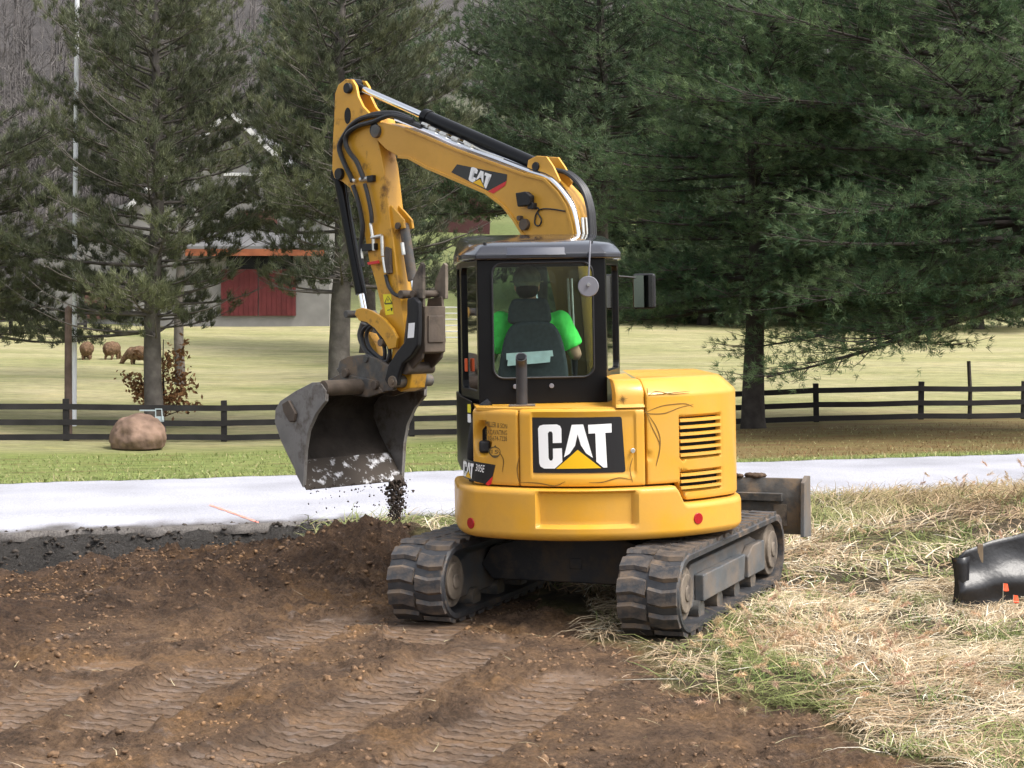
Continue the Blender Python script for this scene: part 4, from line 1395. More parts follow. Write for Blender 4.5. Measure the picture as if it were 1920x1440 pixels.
# seat: shell, cushions, headrest
SU = -0.475
seat = MB(UC)
seat.box((SU, 0.10, 1.40), (0.46, 0.44, 0.12))
seat_o = seat.build('seat', M['fabric'], cab_o, bevel=0.03, seg=3)
mb = MB(UC)
bk = spline([(-0.235, 1.42, 0), (-0.235, 1.62, 0), (-0.205, 1.80, 0), (-0.165, 1.90, 0), (-0.11, 1.945, 0), (0, 1.955, 0), (0.11, 1.945, 0), (0.165, 1.90, 0), (0.205, 1.80, 0), (0.235, 1.62, 0), (0.235, 1.42, 0)], 30)
mb.prism([(SU + a, b) for a, b, _ in bk], -0.15, -0.05, lambda a, b, t: (a, t, b))
mb.build('backrest', M['fabric'], seat_o, bevel=0.03, seg=3)
mb = MB(UC)
mb.prism([(SU - 0.02 + a, b) for a, b in [(-0.145, 1.935), (0.145, 1.935), (0.15, 1.97), (0.14, 2.05), (0.115, 2.11), (-0.115, 2.11), (-0.14, 2.05), (-0.15, 1.97)]], -0.13, -0.05, lambda a, b, t: (a, t, b))
mb.build('headrest', M['fabric'], seat_o, bevel=0.028, seg=3)
mb = MB(UC)
mb.add([(SU - 0.19, -0.19, 1.695), (SU + 0.13, -0.19, 1.715), (SU + 0.125, -0.185, 1.755), (SU - 0.19, -0.185, 1.74)], [(0, 1, 2, 3)])
mb.add([(SU - 0.185, -0.20, 1.655), (SU + 0.105, -0.20, 1.675), (SU + 0.11, -0.195, 1.718), (SU - 0.18, -0.195, 1.70)], [(0, 1, 2, 3)])
mb.build('papers', M['paper'], seat_o, smooth=None)

# ---- boom
BO = 0.115
near_top = [(700, 231), (717, 229), (760, 241), (800, 257), (856, 281), (933, 309), (983, 327), (1022, 337), (1046, 362), (1062, 387), (1072, 420), (1080, 470), (1086, 530), (1094, 620), (1100, 700), (1104, 780)]
near_bot = [(1068, 790), (1064, 700), (1050, 620), (1038, 560), (1024, 500), (1004, 462), (980, 438), (965, 413), (943, 385), (911, 361), (800, 314), (767, 296), (747, 294), (722, 279), (706, 262), (694, 248)]
mb = MB()
plate(mb, trs(near_top + near_bot, -BO), -BO, BO)
boom = mb.build('boom', M['yellow'], exc, bevel=0.008)
# lower and upper flanges stand a little proud of the side plates
for nm, line in (('lower_flange', near_bot[5:-3]), ('upper_flange', near_top[2:12])):
    mb = MB(); P_ = trs(line, -BO)
    vs = []
    for i, (a, b) in enumerate(P_):
        i0, i1 = max(i - 1, 0), min(i + 1, len(P_) - 1)
        tx, tz = P_[i1][0] - P_[i0][0], P_[i1][1] - P_[i0][1]; L = math.hypot(tx, tz)
        nx_, nz_ = -tz / L * 0.012, tx / L * 0.012
        for o_ in (-BO - 0.012, BO + 0.012):
            vs.append(BP(a + nx_, b + nz_, o_)); vs.append(BP(a - nx_, b - nz_, o_))
    fs = []
    for i in range(len(P_) - 1):
        a = i * 4
        fs += [(a, a + 2, a + 6, a + 4), (a + 1, a + 5, a + 7, a + 3), (a, a + 4, a + 5, a + 1), (a + 2, a + 3, a + 7, a + 6)]
    fs += [(0, 1, 3, 2), tuple(len(P_) * 4 - 4 + k for k in (0, 2, 3, 1))]
    mb.add(vs, fs); mb.build(nm, M['yellow'], boom, bevel=0.003)
def bdec(lift):
    def f(px, py):
        r, z = tr(px, py, -BO - lift)
        return BP(r, z, -BO - lift)
    return f
decal('badge_panel', [[(857, 308), (951, 327), (950, 339), (915, 358), (846, 323)]], bdec(0.002), M['black_print'], boom, cut=0)
decal('badge_stripe', [[(915, 359), (950, 339), (947, 348), (925, 363)]], bdec(0.003), M['red_print'], boom, cut=0)
def cq(a, b):
    x0, y0 = 878 + (914 - 878) * a, 338 + (355 - 338) * a
    x1, y1 = 884 + (922 - 884) * a, 312 + (327 - 312) * a
    return (x0 + (x1 - x0) * b, y0 + (y1 - y0) * b)
for nm, L_, mt in (('letter_c', LCs, 'white_print'), ('letter_a', LA, 'white_print'), ('letter_t', LT, 'white_print'), ('logo_triangle', LTRI, 'yellow_print')):
    decal(nm, [[cq(a, b) for a, b in L_]], bdec(0.004), M[mt], boom, cut=0)
# boom pins and foot
mb = MB(); bcyl(mb, tr(702, 246, -BO - 0.03), 0.055, -BO - 0.03, BO + 0.03, 20); mb.build('pin', M['steel_dirty'], boom, bevel=0.006)
mb = MB(); bcyl(mb, tr(981, 421, -BO - 0.03), 0.045, -BO - 0.035, BO + 0.035, 18); mb.build('pin', M['rust'], boom, bevel=0.005)
mb = MB(); bcyl(mb, tr(973, 409, -BO - 0.03), 0.02, -BO - 0.04, BO, 12); mb.build('bolt', M['rust'], boom, bevel=0.004)
fp = tr(1086, 790, 0.0)
mb = MB()
plate(mb, [(fp[0] - 0.22, fp[1] - 0.42), (fp[0] + 0.16, fp[1] - 0.42), (fp[0] + 0.14, fp[1] + 0.10), (fp[0] - 0.14, fp[1] + 0.10)], -0.16, -0.125)
plate(mb, [(fp[0] - 0.22, fp[1] - 0.42), (fp[0] + 0.16, fp[1] - 0.42), (fp[0] + 0.14, fp[1] + 0.10), (fp[0] - 0.14, fp[1] + 0.10)], 0.125, 0.16)
plate(mb, [(fp[0] - 0.30, fp[1] - 0.60), (fp[0] + 0.20, fp[1] - 0.60), (fp[0] + 0.18, fp[1] - 0.30), (fp[0] - 0.24, fp[1] - 0.30)], -0.16, 0.16)
mb.build('swing_bracket', M['yellow'], exc, bevel=0.01)
mb = MB(U); mb.box((-0.02, 0.78, 0.72), (0.5, 0.5, 0.28)); mb.build('swing_mount', M['undercarriage'], exc, bevel=0.02)
# boom lift cylinder on the front side of the boom
c0 = tr(1120, 800, 0); c1 = tr(981, 421, 0)
mb = MB(); mb.tube([BP(fp[0] + 0.22, fp[1] - 0.3, 0), BP(*((np.array(c1) * 0.55 + np.array((fp[0] + 0.22, fp[1] - 0.3)) * 0.45)), 0)], 0.06, 16)
lc = mb.build('boom_cylinder', M['black'], boom, bevel=0.005)
mb = MB(); mb.tube([BP(*((np.array(c1) * 0.55 + np.array((fp[0] + 0.22, fp[1] - 0.3)) * 0.45)), 0), BP(*c1, 0)], 0.033, 12); mb.build('piston_rod', M['chrome'], lc)
# stick cylinder on top of the boom
brk = trs([(985, 331), (990, 300), (1006, 292), (1024, 293), (1037, 312), (1050, 340), (1040, 352), (1022, 338)], -0.075)
for o_ in (-0.075, 0.055):
    mb = MB(); plate(mb, brk, o_, o_ + 0.02); mb.build('cylinder_bracket', M['yellow'], boom, bevel=0.005)
mb = MB(); bcyl(mb, tr(1003, 312, -0.09), 0.035, -0.09, 0.09, 16); mb.build('pin', M['black_plastic'], boom, bevel=0.004)
A_ = tr(1003, 309, 0); B_ = tr(664, 160, 0)
A_, B_ = np.array(A_), np.array(B_)
K_ = A_ + (B_ - A_) * 0.575
mb = MB(); mb.tube([BP(*A_, 0), BP(*K_, 0)], 0.058, 20); mb.tube([BP(*(A_ + (B_ - A_) * 0.555), 0), BP(*(A_ + (B_ - A_) * 0.585), 0)], 0.066, 20)
sc = mb.build('stick_cylinder', M['black'], boom, bevel=0.006)
mb = MB(); mb.tube([BP(*K_, 0), BP(*(A_ + (B_ - A_) * 0.965), 0)], 0.028, 16); mb.build('piston_rod', M['chrome'], sc)
mb = MB(); bcyl(mb, tuple(B_), 0.055, -0.06, 0.06, 18); mb.tube([BP(*(A_ + (B_ - A_) * 0.94), 0), BP(*B_, 0)], 0.036, 12); mb.build('rod_eye', M['black'], sc, bevel=0.005)
mb = MB()
mb.tube([BP(*tr(870, 265, -0.075), -0.075), BP(*tr(900, 281, -0.075), -0.075), BP(*tr(955, 304, -0.075), -0.075)], 0.010, 8)
mb.build('cylinder_pipe', M['fitting'], sc)
# steel lines and hoses along the upper edge of the boom
for k, off in enumerate((-0.105, -0.07, -0.035)):
    dy = -5 + k * -3
    path = spline([BP(*tr(x, y + dy, off), off) for x, y in [(742, 228), (800, 250), (860, 277), (935, 305), (990, 326), (1030, 340), (1056, 366), (1074, 395), (1083, 430), (1090, 480)]], 40)
    mb = MB(); mb.tube(path, 0.017, 8); mb.build('steel_line', M['chrome'] if k != 1 else M['hose'], boom)
for k, off in enumerate((-0.02, 0.03, 0.08)):
    path = spline([BP(*tr(x + 4 * k, y, off), off) for x, y in [(1035, 318), (1064, 326), (1090, 352), (1102, 386), (1106, 420), (1108, 470)]], 24)
    mb = MB(); mb.tube(path, 0.017, 8); mb.build('hose', M['hose'], boom)
    mb = MB(); a_ = BP(*tr(1092 + 6 * k, 408, off - 0.02), off - 0.02); b_ = BP(*tr(1096 + 6 * k, 460, off - 0.02), off - 0.02); mb.tube([a_, b_], 0.014, 8); mb.build('steel_line', M['fitting'], boom)
for k in range(6):
    mb = MB(); x, y = [(806, 240), (826, 249), (848, 258), (780, 234), (873, 270), (792, 232)][k]
    p0 = tr(x, y, -0.10); p1 = tr(x + 12, y + 5, -0.10)
    mb.tube([BP(*p0, -0.10), BP(*p1, -0.10)], 0.018, 6); mb.build('hose_fitting', M['fitting'], boom)
# work light and its cable
mb = MB(); plate(mb, trs([(970, 362), (988, 359), (998, 367), (996, 385), (974, 388)], -BO - 0.04), -BO - 0.065, -BO - 0.012); wlt = mb.build('work_light', M['black_plastic'], boom, bevel=0.008)
mb = MB(); plate(mb, trs([(990, 380), (1002, 380), (1002, 392), (992, 392)], -BO - 0.03), -BO - 0.05, -BO); mb.build('light_bracket', M['black_plastic'], wlt, bevel=0.005)
cb = [(1000, 386), (1010, 392), (1004, 404), (1003, 420), (1011, 423), (1015, 412), (1008, 398), (1016, 392), (1034, 392), (1060, 396)]
mb = MB(); mb.tube(spline([BP(*tr(x, y, -BO - 0.01), -BO - 0.01) for x, y in cb], 40), 0.006, 6); mb.build('cable', M['hose'], boom)

# ---- stick
SO = 0.085
ear = [(628, 175), (634, 159), (648, 148), (660, 149), (667, 160), (671, 180), (680, 199), (692, 212), (690, 226), (626, 226)]
sl = [(626, 222), (690, 216), (712, 222), (716, 240), (708, 262), (719, 314), (728, 392), (737, 453), (750, 560), (763, 650), (772, 705), (768, 728), (750, 735), (735, 725), (733, 690), (735, 650), (726, 600), (714, 575), (704, 530), (692, 490), (680, 423), (672, 390), (655, 352), (640, 340), (626, 334), (622, 318), (624, 250)]
mb = MB(); plate(mb, trs(sl, -SO), -SO, SO)
stick = mb.build('stick', M['yellow_worn'], exc, bevel=0.010)
for o_ in (-SO, SO - 0.028):
    mb = MB(); plate(mb, trs(ear, -SO), o_, o_ + 0.028); mb.build('stick_ear', M['yellow_worn'], stick, bevel=0.006)
for (x, y), r_, n_ in (((650, 165), 0.045, 18), ((634, 326), 0.05, 18), ((702, 243), 0.06, 20)):
    mb = MB(); bcyl(mb, tr(x, y, -SO - 0.03), r_, -SO - 0.035, SO + 0.035, n_); mb.build('pin', M['black_plastic'], stick, bevel=0.006)
mb = MB(); e_ = tr(652, 217, -SO)
el = [(e_[0] + 0.042 * math.cos(t), e_[1] + 0.07 * math.sin(t)) for t in np.linspace(0, 2 * math.pi, 20)[:-1]]
plate(mb, el, -SO - 0.003, -SO + 0.01); mb.build('access_hole', M['black'], stick, smooth=None)
# right-hand top plate seen beyond the rod eye
# bucket cylinder along the outer edge
a_ = np.array(tr(635, 328, 0)); b_ = np.array(tr(684, 588, 0))
mb = MB(); mb.tube([BP(*a_, 0), BP(*(a_ + (b_ - a_) * 0.86), 0)], 0.05, 18); bcyl(mb, tuple(a_), 0.055, -0.05, 0.05)
bcy = mb.build('bucket_cylinder', M['black'], stick, bevel=0.005)
mb = MB(); mb.tube([BP(*(a_ + (b_ - a_) * 0.86), 0), BP(*b_, 0)], 0.028, 12); mb.build('piston_rod', M['chrome'], bcy)
mb = MB(); mb.tube(spline([BP(*tr(x, y, -0.055), -0.055) for x, y in [(648, 345), (658, 420), (672, 500), (688, 565)]], 12), 0.009, 6); mb.build('cylinder_pipe', M['black_plastic'], bcy)
# hoses over the elbow and down the stick
oo = -SO - 0.03
for k, (pts, rad) in enumerate([
        ([(790, 238), (760, 226), (735, 216), (705, 216), (678, 222), (660, 234), (648, 250), (636, 276), (645, 305), (657, 330), (661, 340)], 0.022),
        ([(775, 226), (735, 216), (700, 228), (672, 236), (652, 250), (648, 268), (655, 285), (668, 302), (676, 320), (682, 336)], 0.021),
        ([(770, 222), (740, 212), (700, 214), (668, 228), (650, 246), (645, 262)], 0.019),
        ([(684, 345), (690, 368), (696, 400), (697, 418)], 0.018),
        ([(662, 348), (672, 380), (678, 410), (680, 430), (676, 470), (680, 500)], 0.02)]):
    mb = MB(); mb.tube(spline([BP(*tr(x, y, oo - 0.012 * (k % 2)), oo - 0.012 * (k % 2)) for x, y in pts], 36), rad, 8); mb.build('hose', M['hose'], stick)
for (x, y, x2, y2, r_) in [(657, 336, 667, 339, .016), (676, 337, 690, 335, .022), (695, 418, 699, 446, .016), (697, 446, 716, 442, .018), (716, 442, 718, 480, .017), (718, 482, 723, 512, .014), (700, 448, 701, 470, .016), (676, 455, 679, 485, .013), (754, 455, 757, 478, .016)]:
    mb = MB(); mb.tube([BP(*tr(x, y, oo), oo), BP(*tr(x2, y2, oo), oo)], r_, 8); mb.build('hose_fitting', M['fitting'], stick, bevel=0.002)
mb = MB(); plate(mb, trs([(688, 330), (700, 328), (700, 340), (690, 342)], oo), oo - 0.01, -SO); mb.build('hose_clamp', M['black_plastic'], stick, bevel=0.004)
mb = MB(); plate(mb, trs([(678, 458), (704, 456), (704, 468), (680, 472)], oo), oo - 0.01, -SO); mb.build('hose_clamp', M['black_plastic'], stick, bevel=0.004)
mb = MB(); plate(mb, trs([(690, 492), (710, 488), (712, 494), (692, 497)], oo), oo - 0.012, oo + 0.004); mb.build('red_cap', M['red_print'], stick, bevel=0.003)
mb = MB(); plate(mb, trs([(724, 462), (732, 466), (734, 512), (727, 514), (722, 500)], -SO - 0.02), -SO - 0.035, -SO); mb.build('valve_block', M['rust'], stick, bevel=0.006)
mb = MB(); mb.tube(spline([BP(*tr(x, y, -SO - 0.02), -SO - 0.02) for x, y in [(723, 515), (728, 535), (738, 550), (752, 556), (764, 556)]], 16), 0.016, 8); mb.build('hose', M['hose'], stick)
# warning label
def sdec(lift):
    def f(px, py):
        r, z = tr(px, py, -SO - lift); return BP(r, z, -SO - lift)
    return f
decal('warning_label', [[(718, 552), (733, 551), (738, 589), (723, 591)]], sdec(0.002), M['warn_yellow'], stick, cut=0)
tri_o = [(727, 555), (735, 568), (721, 569)]; 
decal('warning_print', strip_poly(tri_o + [tri_o[0]], 0.9) + [[(726.6, 560), (728, 560), (728.2, 565), (727, 565)], [(722, 570.2), (736, 569), (736, 570), (722, 571.2)], [(732, 577), (736, 577), (735, 584), (733, 582)], [(726, 581), (731, 580), (731, 581.5), (726, 582.5)]], sdec(0.0035), M['black_print'], stick, cut=0)
# rocker links to the coupler
for o_, nm in ((-0.15, 'rocker_link'), (0.12, 'rocker_link')):
    mb = MB(); plate(mb, trs([(668, 590), (671, 580), (682, 577), (700, 583), (722, 597), (738, 615), (748, 634), (745, 652), (732, 655), (722, 636), (706, 616), (690, 604), (676, 601)], -0.13), o_, o_ + 0.03); mb.build(nm, M['yellow_worn'], stick, bevel=0.006)
lnk = spline([(*tr(690, 606, 0), 0), (*tr(684, 630, 0), 0), (*tr(695, 655, 0), 0), (*tr(715, 680, 0), 0)], 10)
mb = MB(); mb.tube([BP(a, b, -0.05) for a, b, _ in lnk], 0.028, 10); mb.tube([BP(a, b, 0.05) for a, b, _ in lnk], 0.028, 10)
mb.build('tipping_link', M['steel_dirty'], stick)
mb = MB(); plate(mb, trs([(687, 622), (700, 626), (712, 646), (718, 668), (704, 660), (692, 640)], 0.0), -0.045, 0.045); mb.build('tipping_link_core', M['yellow_worn'], stick, bevel=0.006)
for (x, y) in ((676, 589), (740, 642), (712, 672)):
    mb = MB(); bcyl(mb, tr(x, y, 0), 0.032, -0.165, 0.165, 14); mb.build('pin', M['steel_dirty'], stick, bevel=0.005)
# hose loops near the links
for d in (0, 9):
    mb = MB(); mb.tube(spline([BP(*tr(x + d, y, -0.10), -0.10) for x, y in [(700, 606), (683, 616), (678, 632), (684, 652), (700, 668), (716, 678), (722, 662), (716, 636), (702, 612)]], 30), 0.017, 8); mb.build('hose', M['hose'], stick)

# ---- thumb on the inner side of the stick
pinB = tr(762, 716, 0)
mb = MB()
tb = [(786, 560), (806, 557), (832, 552), (833, 640), (829, 668), (800, 686), (786, 690), (779, 660)]
T_o = -0.02
thumb_poly = trs([(782, 560), (808, 556), (812, 640), (806, 672), (786, 694), (772, 690), (772, 640)], -0.02)
for o_ in (-0.14, 0.12):
    plate(mb, thumb_poly, o_ * 0.8, o_ * 0.8 + 0.03)
thumb = mb.build('thumb', M['rust'], exc, bevel=0.008)
mb = MB(); plate(mb, trs([(806, 575), (812, 574), (812, 660), (806, 664)], -0.02), -0.11, 0.12); mb.build('thumb_plate', M['rust'], thumb, bevel=0.008)
mb = MB(); plate(mb, trs([(811, 592), (814, 592), (814, 642), (811, 643)], -0.02), -0.08, 0.09); mb.build('wear_plate', M['rust'], thumb, bevel=0.006)
for o_ in (-0.135, 0.115):
    mb = MB(); plate(mb, trs([(790, 562), (793, 525), (808, 492), (812, 496), (812, 560)], -0.02), o_, o_ + 0.035); mb.build('thumb_tooth', M['disc'], thumb, bevel=0.006)
mb = MB(); bcyl(mb, tr(800, 551, 0), 0.03, -0.16, 0.17, 14); bcyl(mb, tr(784, 690, 0), 0.05, -0.15, 0.15, 16); mb.build('cross_bar', M['rust'], thumb, bevel=0.004)
# thumb cylinder with its bracket on the stick
for o_ in (-0.06, 0.03):
    mb = MB(); plate(mb, trs([(733, 390), (742, 385), (754, 398), (766, 412), (768, 428), (752, 432), (744, 450), (736, 448)], 0.0), o_, o_ + 0.025); mb.build('thumb_bracket', M['yellow_worn'], stick, bevel=0.006)
a_ = np.array(tr(758, 424, 0)); b_ = np.array(tr(778, 552, 0))
mb = MB(); mb.tube([BP(*a_, 0), BP(*(a_ + (b_ - a_) * 0.8), 0)], 0.042, 16); thc = mb.build('thumb_cylinder', M['steel_dirty'], thumb, bevel=0.005)
mb = MB(); mb.tube([BP(*(a_ + (b_ - a_) * 0.8), 0), BP(*b_, 0)], 0.024, 12); mb.build('piston_rod', M['chrome'], thc)
mb = MB(); bcyl(mb, tuple(a_), 0.03, -0.08, 0.08, 14); mb.build('pin', M['rust'], thc, bevel=0.004)
mb = MB(); bcyl(mb, tuple(b_), 0.035, -0.16, 0.16, 14); mb.build('pin', M['rust'], thc, bevel=0.004)
# black curved thumb link, near side
mb = MB(); plate(mb, trs([(764, 560), (776, 556), (785, 566), (786, 610), (784, 648), (772, 668), (756, 682), (748, 704), (746, 722), (730, 726), (722, 712), (728, 686), (744, 660), (760, 640), (764, 610)], -0.19), -0.20, -0.15)
tl = mb.build('thumb_link', M['black_plastic'], exc, bevel=0.014, seg=3)
decal('sticker', [[(766, 606), (778, 605), (776, 633), (764, 634)]], lambda x, y: BP(*tr(x, y, -0.203), -0.203), M['white_print'], tl, cut=0)
mb = MB(); bcyl(mb, tr(734, 716, -0.215), 0.05, -0.215, 0.215, 18); bcyl(mb, tr(734, 716, -0.225), 0.022, -0.225, 0.0, 12); mb.build('pin', M['steel_dirty'], tl, bevel=0.006)

# ---- coupler and bucket
mb = MB()
cpl = trs([(636, 692), (640, 676), (655, 668), (690, 664), (712, 674), (738, 690), (748, 712), (740, 732), (715, 735), (690, 722), (664, 712), (642, 712)], -0.13)
for o_ in (-0.15, 0.11): plate(mb, cpl, o_, o_ + 0.04)
plate(mb, trs([(650, 690), (690, 680), (712, 700), (700, 715), (660, 708)], 0), -0.12, 0.12)
coup = mb.build('coupler', M['steel_dirty'], exc, bevel=0.008)
for (x, y) in ((645, 700), (700, 722)):
    mb = MB(); bcyl(mb, tr(x, y, -0.19), 0.038, -0.19, 0.19, 16); mb.build('pin', M['rust'], coup, bevel=0.005)
HW = 0.55
outer = trs([(606, 718), (585, 717), (552, 734), (525, 752), (516, 768), (515, 792), (527, 828), (546, 868), (570, 914)], -HW)
inner_edge = trs([(572, 884), (574, 845), (580, 808), (594, 776), (612, 752), (613, 732)], -HW)
side = outer + inner_edge
# shell: sheet bent along the back, closed at both ends by side plates
sh = [(a, b) for a, b in outer]
cen = np.mean(np.array(side), 0)
def inset(p, d):
    v = np.array(cen) - np.array(p); v /= np.linalg.norm(v); return (p[0] + v[0] * d, p[1] + v[1] * d)
mb = MB()
plate(mb, sh + [inset(p, 0.025) for p in sh[::-1]], -HW + 0.004, HW - 0.004)
bucket = mb.build('bucket', M['mud_inside'], exc, smooth=30)
for s in (-1, 1):
    mb = MB(); plate(mb, side, s * HW, s * (HW - 0.022)); mb.build('side_plate', M['steel_bucket'], bucket, bevel=0.004)
    # side cutter along the mouth
    band = inner_edge + [(606, 718)] if False else None
    cut_ = trs([(570, 914), (572, 884), (574, 845), (580, 808), (594, 776), (612, 752), (613, 732), (604, 719), (588, 722), (578, 745), (564, 780), (556, 815), (553, 845), (556, 886)], -HW)
    mb = MB(); plate(mb, cut_, s * HW, s * (HW + 0.014)); mb.build('side_cutter', M['steel_bucket'], bucket, bevel=0.004)
    mb = MB(); plate(mb, trs([(533, 757), (545, 750), (559, 775), (556, 790), (547, 791), (536, 772)], -HW), s * (HW + 0.0), s * (HW + 0.03)); mb.build('wear_pad', M['rust'], bucket, bevel=0.008)
# top tube, lip and worn inside of the lip
tp = tr(606, 728, -HW)
mb = MB(); bcyl(mb, tp, 0.065, -HW, HW, 20); mb.build('top_tube', M['rust'], bucket, bevel=0.006)
lip = sh[-1]; up = sh[-2]
lv_ = np.array(up) - np.array(lip); lv_ /= np.linalg.norm(lv_)
nn = np.array(cen) - np.array(lip); nn -= lv_ * nn.dot(lv_); nn /= np.linalg.norm(nn)
lp = np.array(lip)
quad = [tuple(lp - lv_ * 0.03 + nn * 0.0), tuple(lp - lv_ * 0.03 + nn * 0.012), tuple(lp + lv_ * 0.26 + nn * 0.036), tuple(lp + lv_ * 0.26 + nn * 0.026)]
mb = MB(); plate(mb, quad, -HW + 0.005, HW - 0.005); mb.build('cutting_edge', M['steel_lip'], bucket, bevel=0.003)
for o_ in (-0.16, 0.13):
    mb = MB(); plate(mb, trs([(597, 722), (640, 700), (700, 712), (720, 735), (690, 745), (620, 735)], -0.15), o_, o_ + 0.03); mb.build('bucket_ear', M['steel_dirty'], bucket, bevel=0.006)

# ------------------------------------------------------------------ operator
RO3 = Matrix.Rotation(ROLL, 3, 'Y')
def UW(u, v, z):
    q = RO3 @ Vector(UC(u, v, z)) + EX
    return (q.x, q.y, q.z)


def remesh(o, vox, smooth=4):
    m = o.modifiers.new('fuse', 'REMESH'); m.mode = 'VOXEL'; m.voxel_size = vox; m.use_smooth_shade = True
    s = o.modifiers.new('soften', 'SMOOTH'); s.iterations = smooth; s.factor = 0.5
    return o


OP = empty('person', UW(-0.475, 0.10, 1.46))
tag(OP, 'operator in a bright green shirt and cap seated in the excavator cab, seen from behind', 'person')
op_loc = Vector(OP.location)
def PT(u, v, z):
    p = Vector(UW(u, v, z)) - op_loc
    return (p.x, p.y, p.z)
HU = -0.475
mb = MB(PT)
mb.ellipsoid((HU, 0.13, 1.56), (0.17, 0.14, 0.12)); mb.ellipsoid((HU, 0.10, 1.80), (0.175, 0.115, 0.22)); mb.ellipsoid((HU, 0.08, 1.95), (0.17, 0.09, 0.08))
mb.tube([(HU, 0.07, 1.98), (HU - 0.01, 0.085, 2.12)], [0.065, 0.055], 12)
mb.ellipsoid((HU - 0.02, 0.10, 2.205), (0.076, 0.098, 0.112), 14, 12)
mb.ellipsoid((HU - 0.02, 0.155, 2.155), (0.05, 0.05, 0.05)); mb.ellipsoid((HU - 0.02, 0.205, 2.185), (0.014, 0.022, 0.02))
for s in (-1, 1): mb.ellipsoid((HU - 0.02 + s * 0.078, 0.09, 2.19), (0.012, 0.022, 0.034))
for s, el, ha in ((1, (-0.165, 0.10, 1.72), (-0.135, 0.345, 1.70)), (-1, (-0.755, 0.14, 1.70), (-0.80, 0.355, 1.70))):
    sh_ = (HU + s * 0.20, 0.07, 1.95)
    mb.tube([sh_, tuple(0.5 * (a + b) for a, b in zip(sh_, el)), el], [0.062, 0.055, 0.045], 10)
    mb.ellipsoid(el, (0.045, 0.045, 0.045))
    mb.tube([el, tuple(0.4 * a + 0.6 * b for a, b in zip(el, ha)), ha], [0.046, 0.042, 0.028], 10)
    mb.ellipsoid((ha[0], ha[1] + 0.03, ha[2]), (0.03, 0.042, 0.042))
    for k in range(4):      # fingers closed round the lever
        zf = ha[2] + 0.032 - 0.02 * k; l = (0.9, 1.0, 0.95, 0.8)[k]
        mb.tube([(ha[0] + s * 0.02, ha[1] + 0.05, zf), (ha[0] + s * 0.03, ha[1] + 0.085 * l, zf), (ha[0] - s * 0.005, ha[1] + 0.10 * l, zf), (ha[0] - s * 0.028, ha[1] + 0.08 * l, zf)], [0.010, 0.0095, 0.009, 0.008], 6)
    mb.tube([(ha[0] - s * 0.02, ha[1] + 0.015, ha[2] + 0.02), (ha[0] - s * 0.036, ha[1] + 0.05, ha[2] + 0.035), (ha[0] - s * 0.025, ha[1] + 0.08, ha[2] + 0.04)], [0.012, 0.011, 0.009], 6)
    kn = (HU + s * 0.13, 0.52, 1.585)
    mb.tube([(HU + s * 0.09, 0.15, 1.54), kn], [0.088, 0.065], 12); mb.ellipsoid(kn, (0.066, 0.066, 0.066))
    mb.tube([kn, (HU + s * 0.14, 0.60, 1.345)], [0.062, 0.045], 10)
    mb.ellipsoid((HU + s * 0.14, 0.655, 1.345), (0.045, 0.10, 0.042))
body = remesh(mb.build('body', M['skin'], OP), 0.010, 2)
mb = MB(PT)
mb.ellipsoid((HU, 0.12, 1.60), (0.195, 0.155, 0.13), 16, 12); mb.ellipsoid((HU, 0.10, 1.80), (0.20, 0.135, 0.24), 16, 12); mb.ellipsoid((HU, 0.08, 1.95), (0.19, 0.105, 0.085), 16, 12)
for s, el in ((1, (-0.165, 0.10, 1.72)), (-1, (-0.765, 0.14, 1.70))):
    sh_ = (HU + s * 0.205, 0.075, 1.95)
    e2 = tuple(a + (b - a) * 0.78 for a, b in zip(sh_, el))
    mb.ellipsoid(sh_, (0.078, 0.078, 0.075), 12, 10)
    mb.tube([sh_, e2], [0.078, 0.082], 14)
shirt_o = remesh(mb.build('shirt', M['shirt'], OP), 0.012, 3)
tx_ = bpy.data.textures.new('cloth_folds', 'CLOUDS'); tx_.noise_scale = 0.075
dp_ = shirt_o.modifiers.new('folds', 'DISPLACE'); dp_.texture = tx_; dp_.strength = 0.016; dp_.mid_level = 0.40
mb = MB(PT)
mb.ellipsoid((HU, 0.15, 1.545), (0.185, 0.16, 0.11))
for s in (-1, 1):
    kn = (HU + s * 0.13, 0.52, 1.585)
    mb.tube([(HU + s * 0.09, 0.15, 1.54), kn], [0.1, 0.078], 12); mb.ellipsoid(kn, (0.078, 0.078, 0.078)); mb.tube([kn, (HU + s * 0.14, 0.598, 1.39)], [0.076, 0.062], 12)
remesh(mb.build('trousers', M['trousers'], OP), 0.014, 3)
mb = MB(PT)
mb.ellipsoid((HU - 0.02, 0.095, 2.245), (0.098, 0.114, 0.10), 18, 12)
mb.prism([(HU - 0.02 + 0.115 * math.cos(a) , 0.09 + 0.135 * math.sin(a)) for a in np.linspace(0, 2 * math.pi, 25)[:-1]], 2.222, 2.232, lambda a, b, t: (a - 0.05 * max(0, b - 0.09), b, t))
mb.build('cap', M['cap'], OP, smooth=50)
mb = MB(PT); mb.ellipsoid((HU - 0.02, 0.075, 2.175), (0.080, 0.085, 0.075), 14, 10); mb.build('hair', M['hair'], OP, smooth=60)

# ------------------------------------------------------------------ trees
M['bark'] = mat_simple('pine_bark', (0.115, 0.102, 0.092), 0.9, 0, 0.2, 0.4, 3.5, 1.0, 9)
M['bark_dark'] = mat_simple('dark_bark', (0.055, 0.047, 0.042), 0.9, 0, 0.2, 0.4, 3.5, 1.0, 9)
M['needles'] = mat_attr('pine_needles', 0.6, 0.25)
M['leaves'] = mat_attr('dead_leaves', 0.8, 0.25)


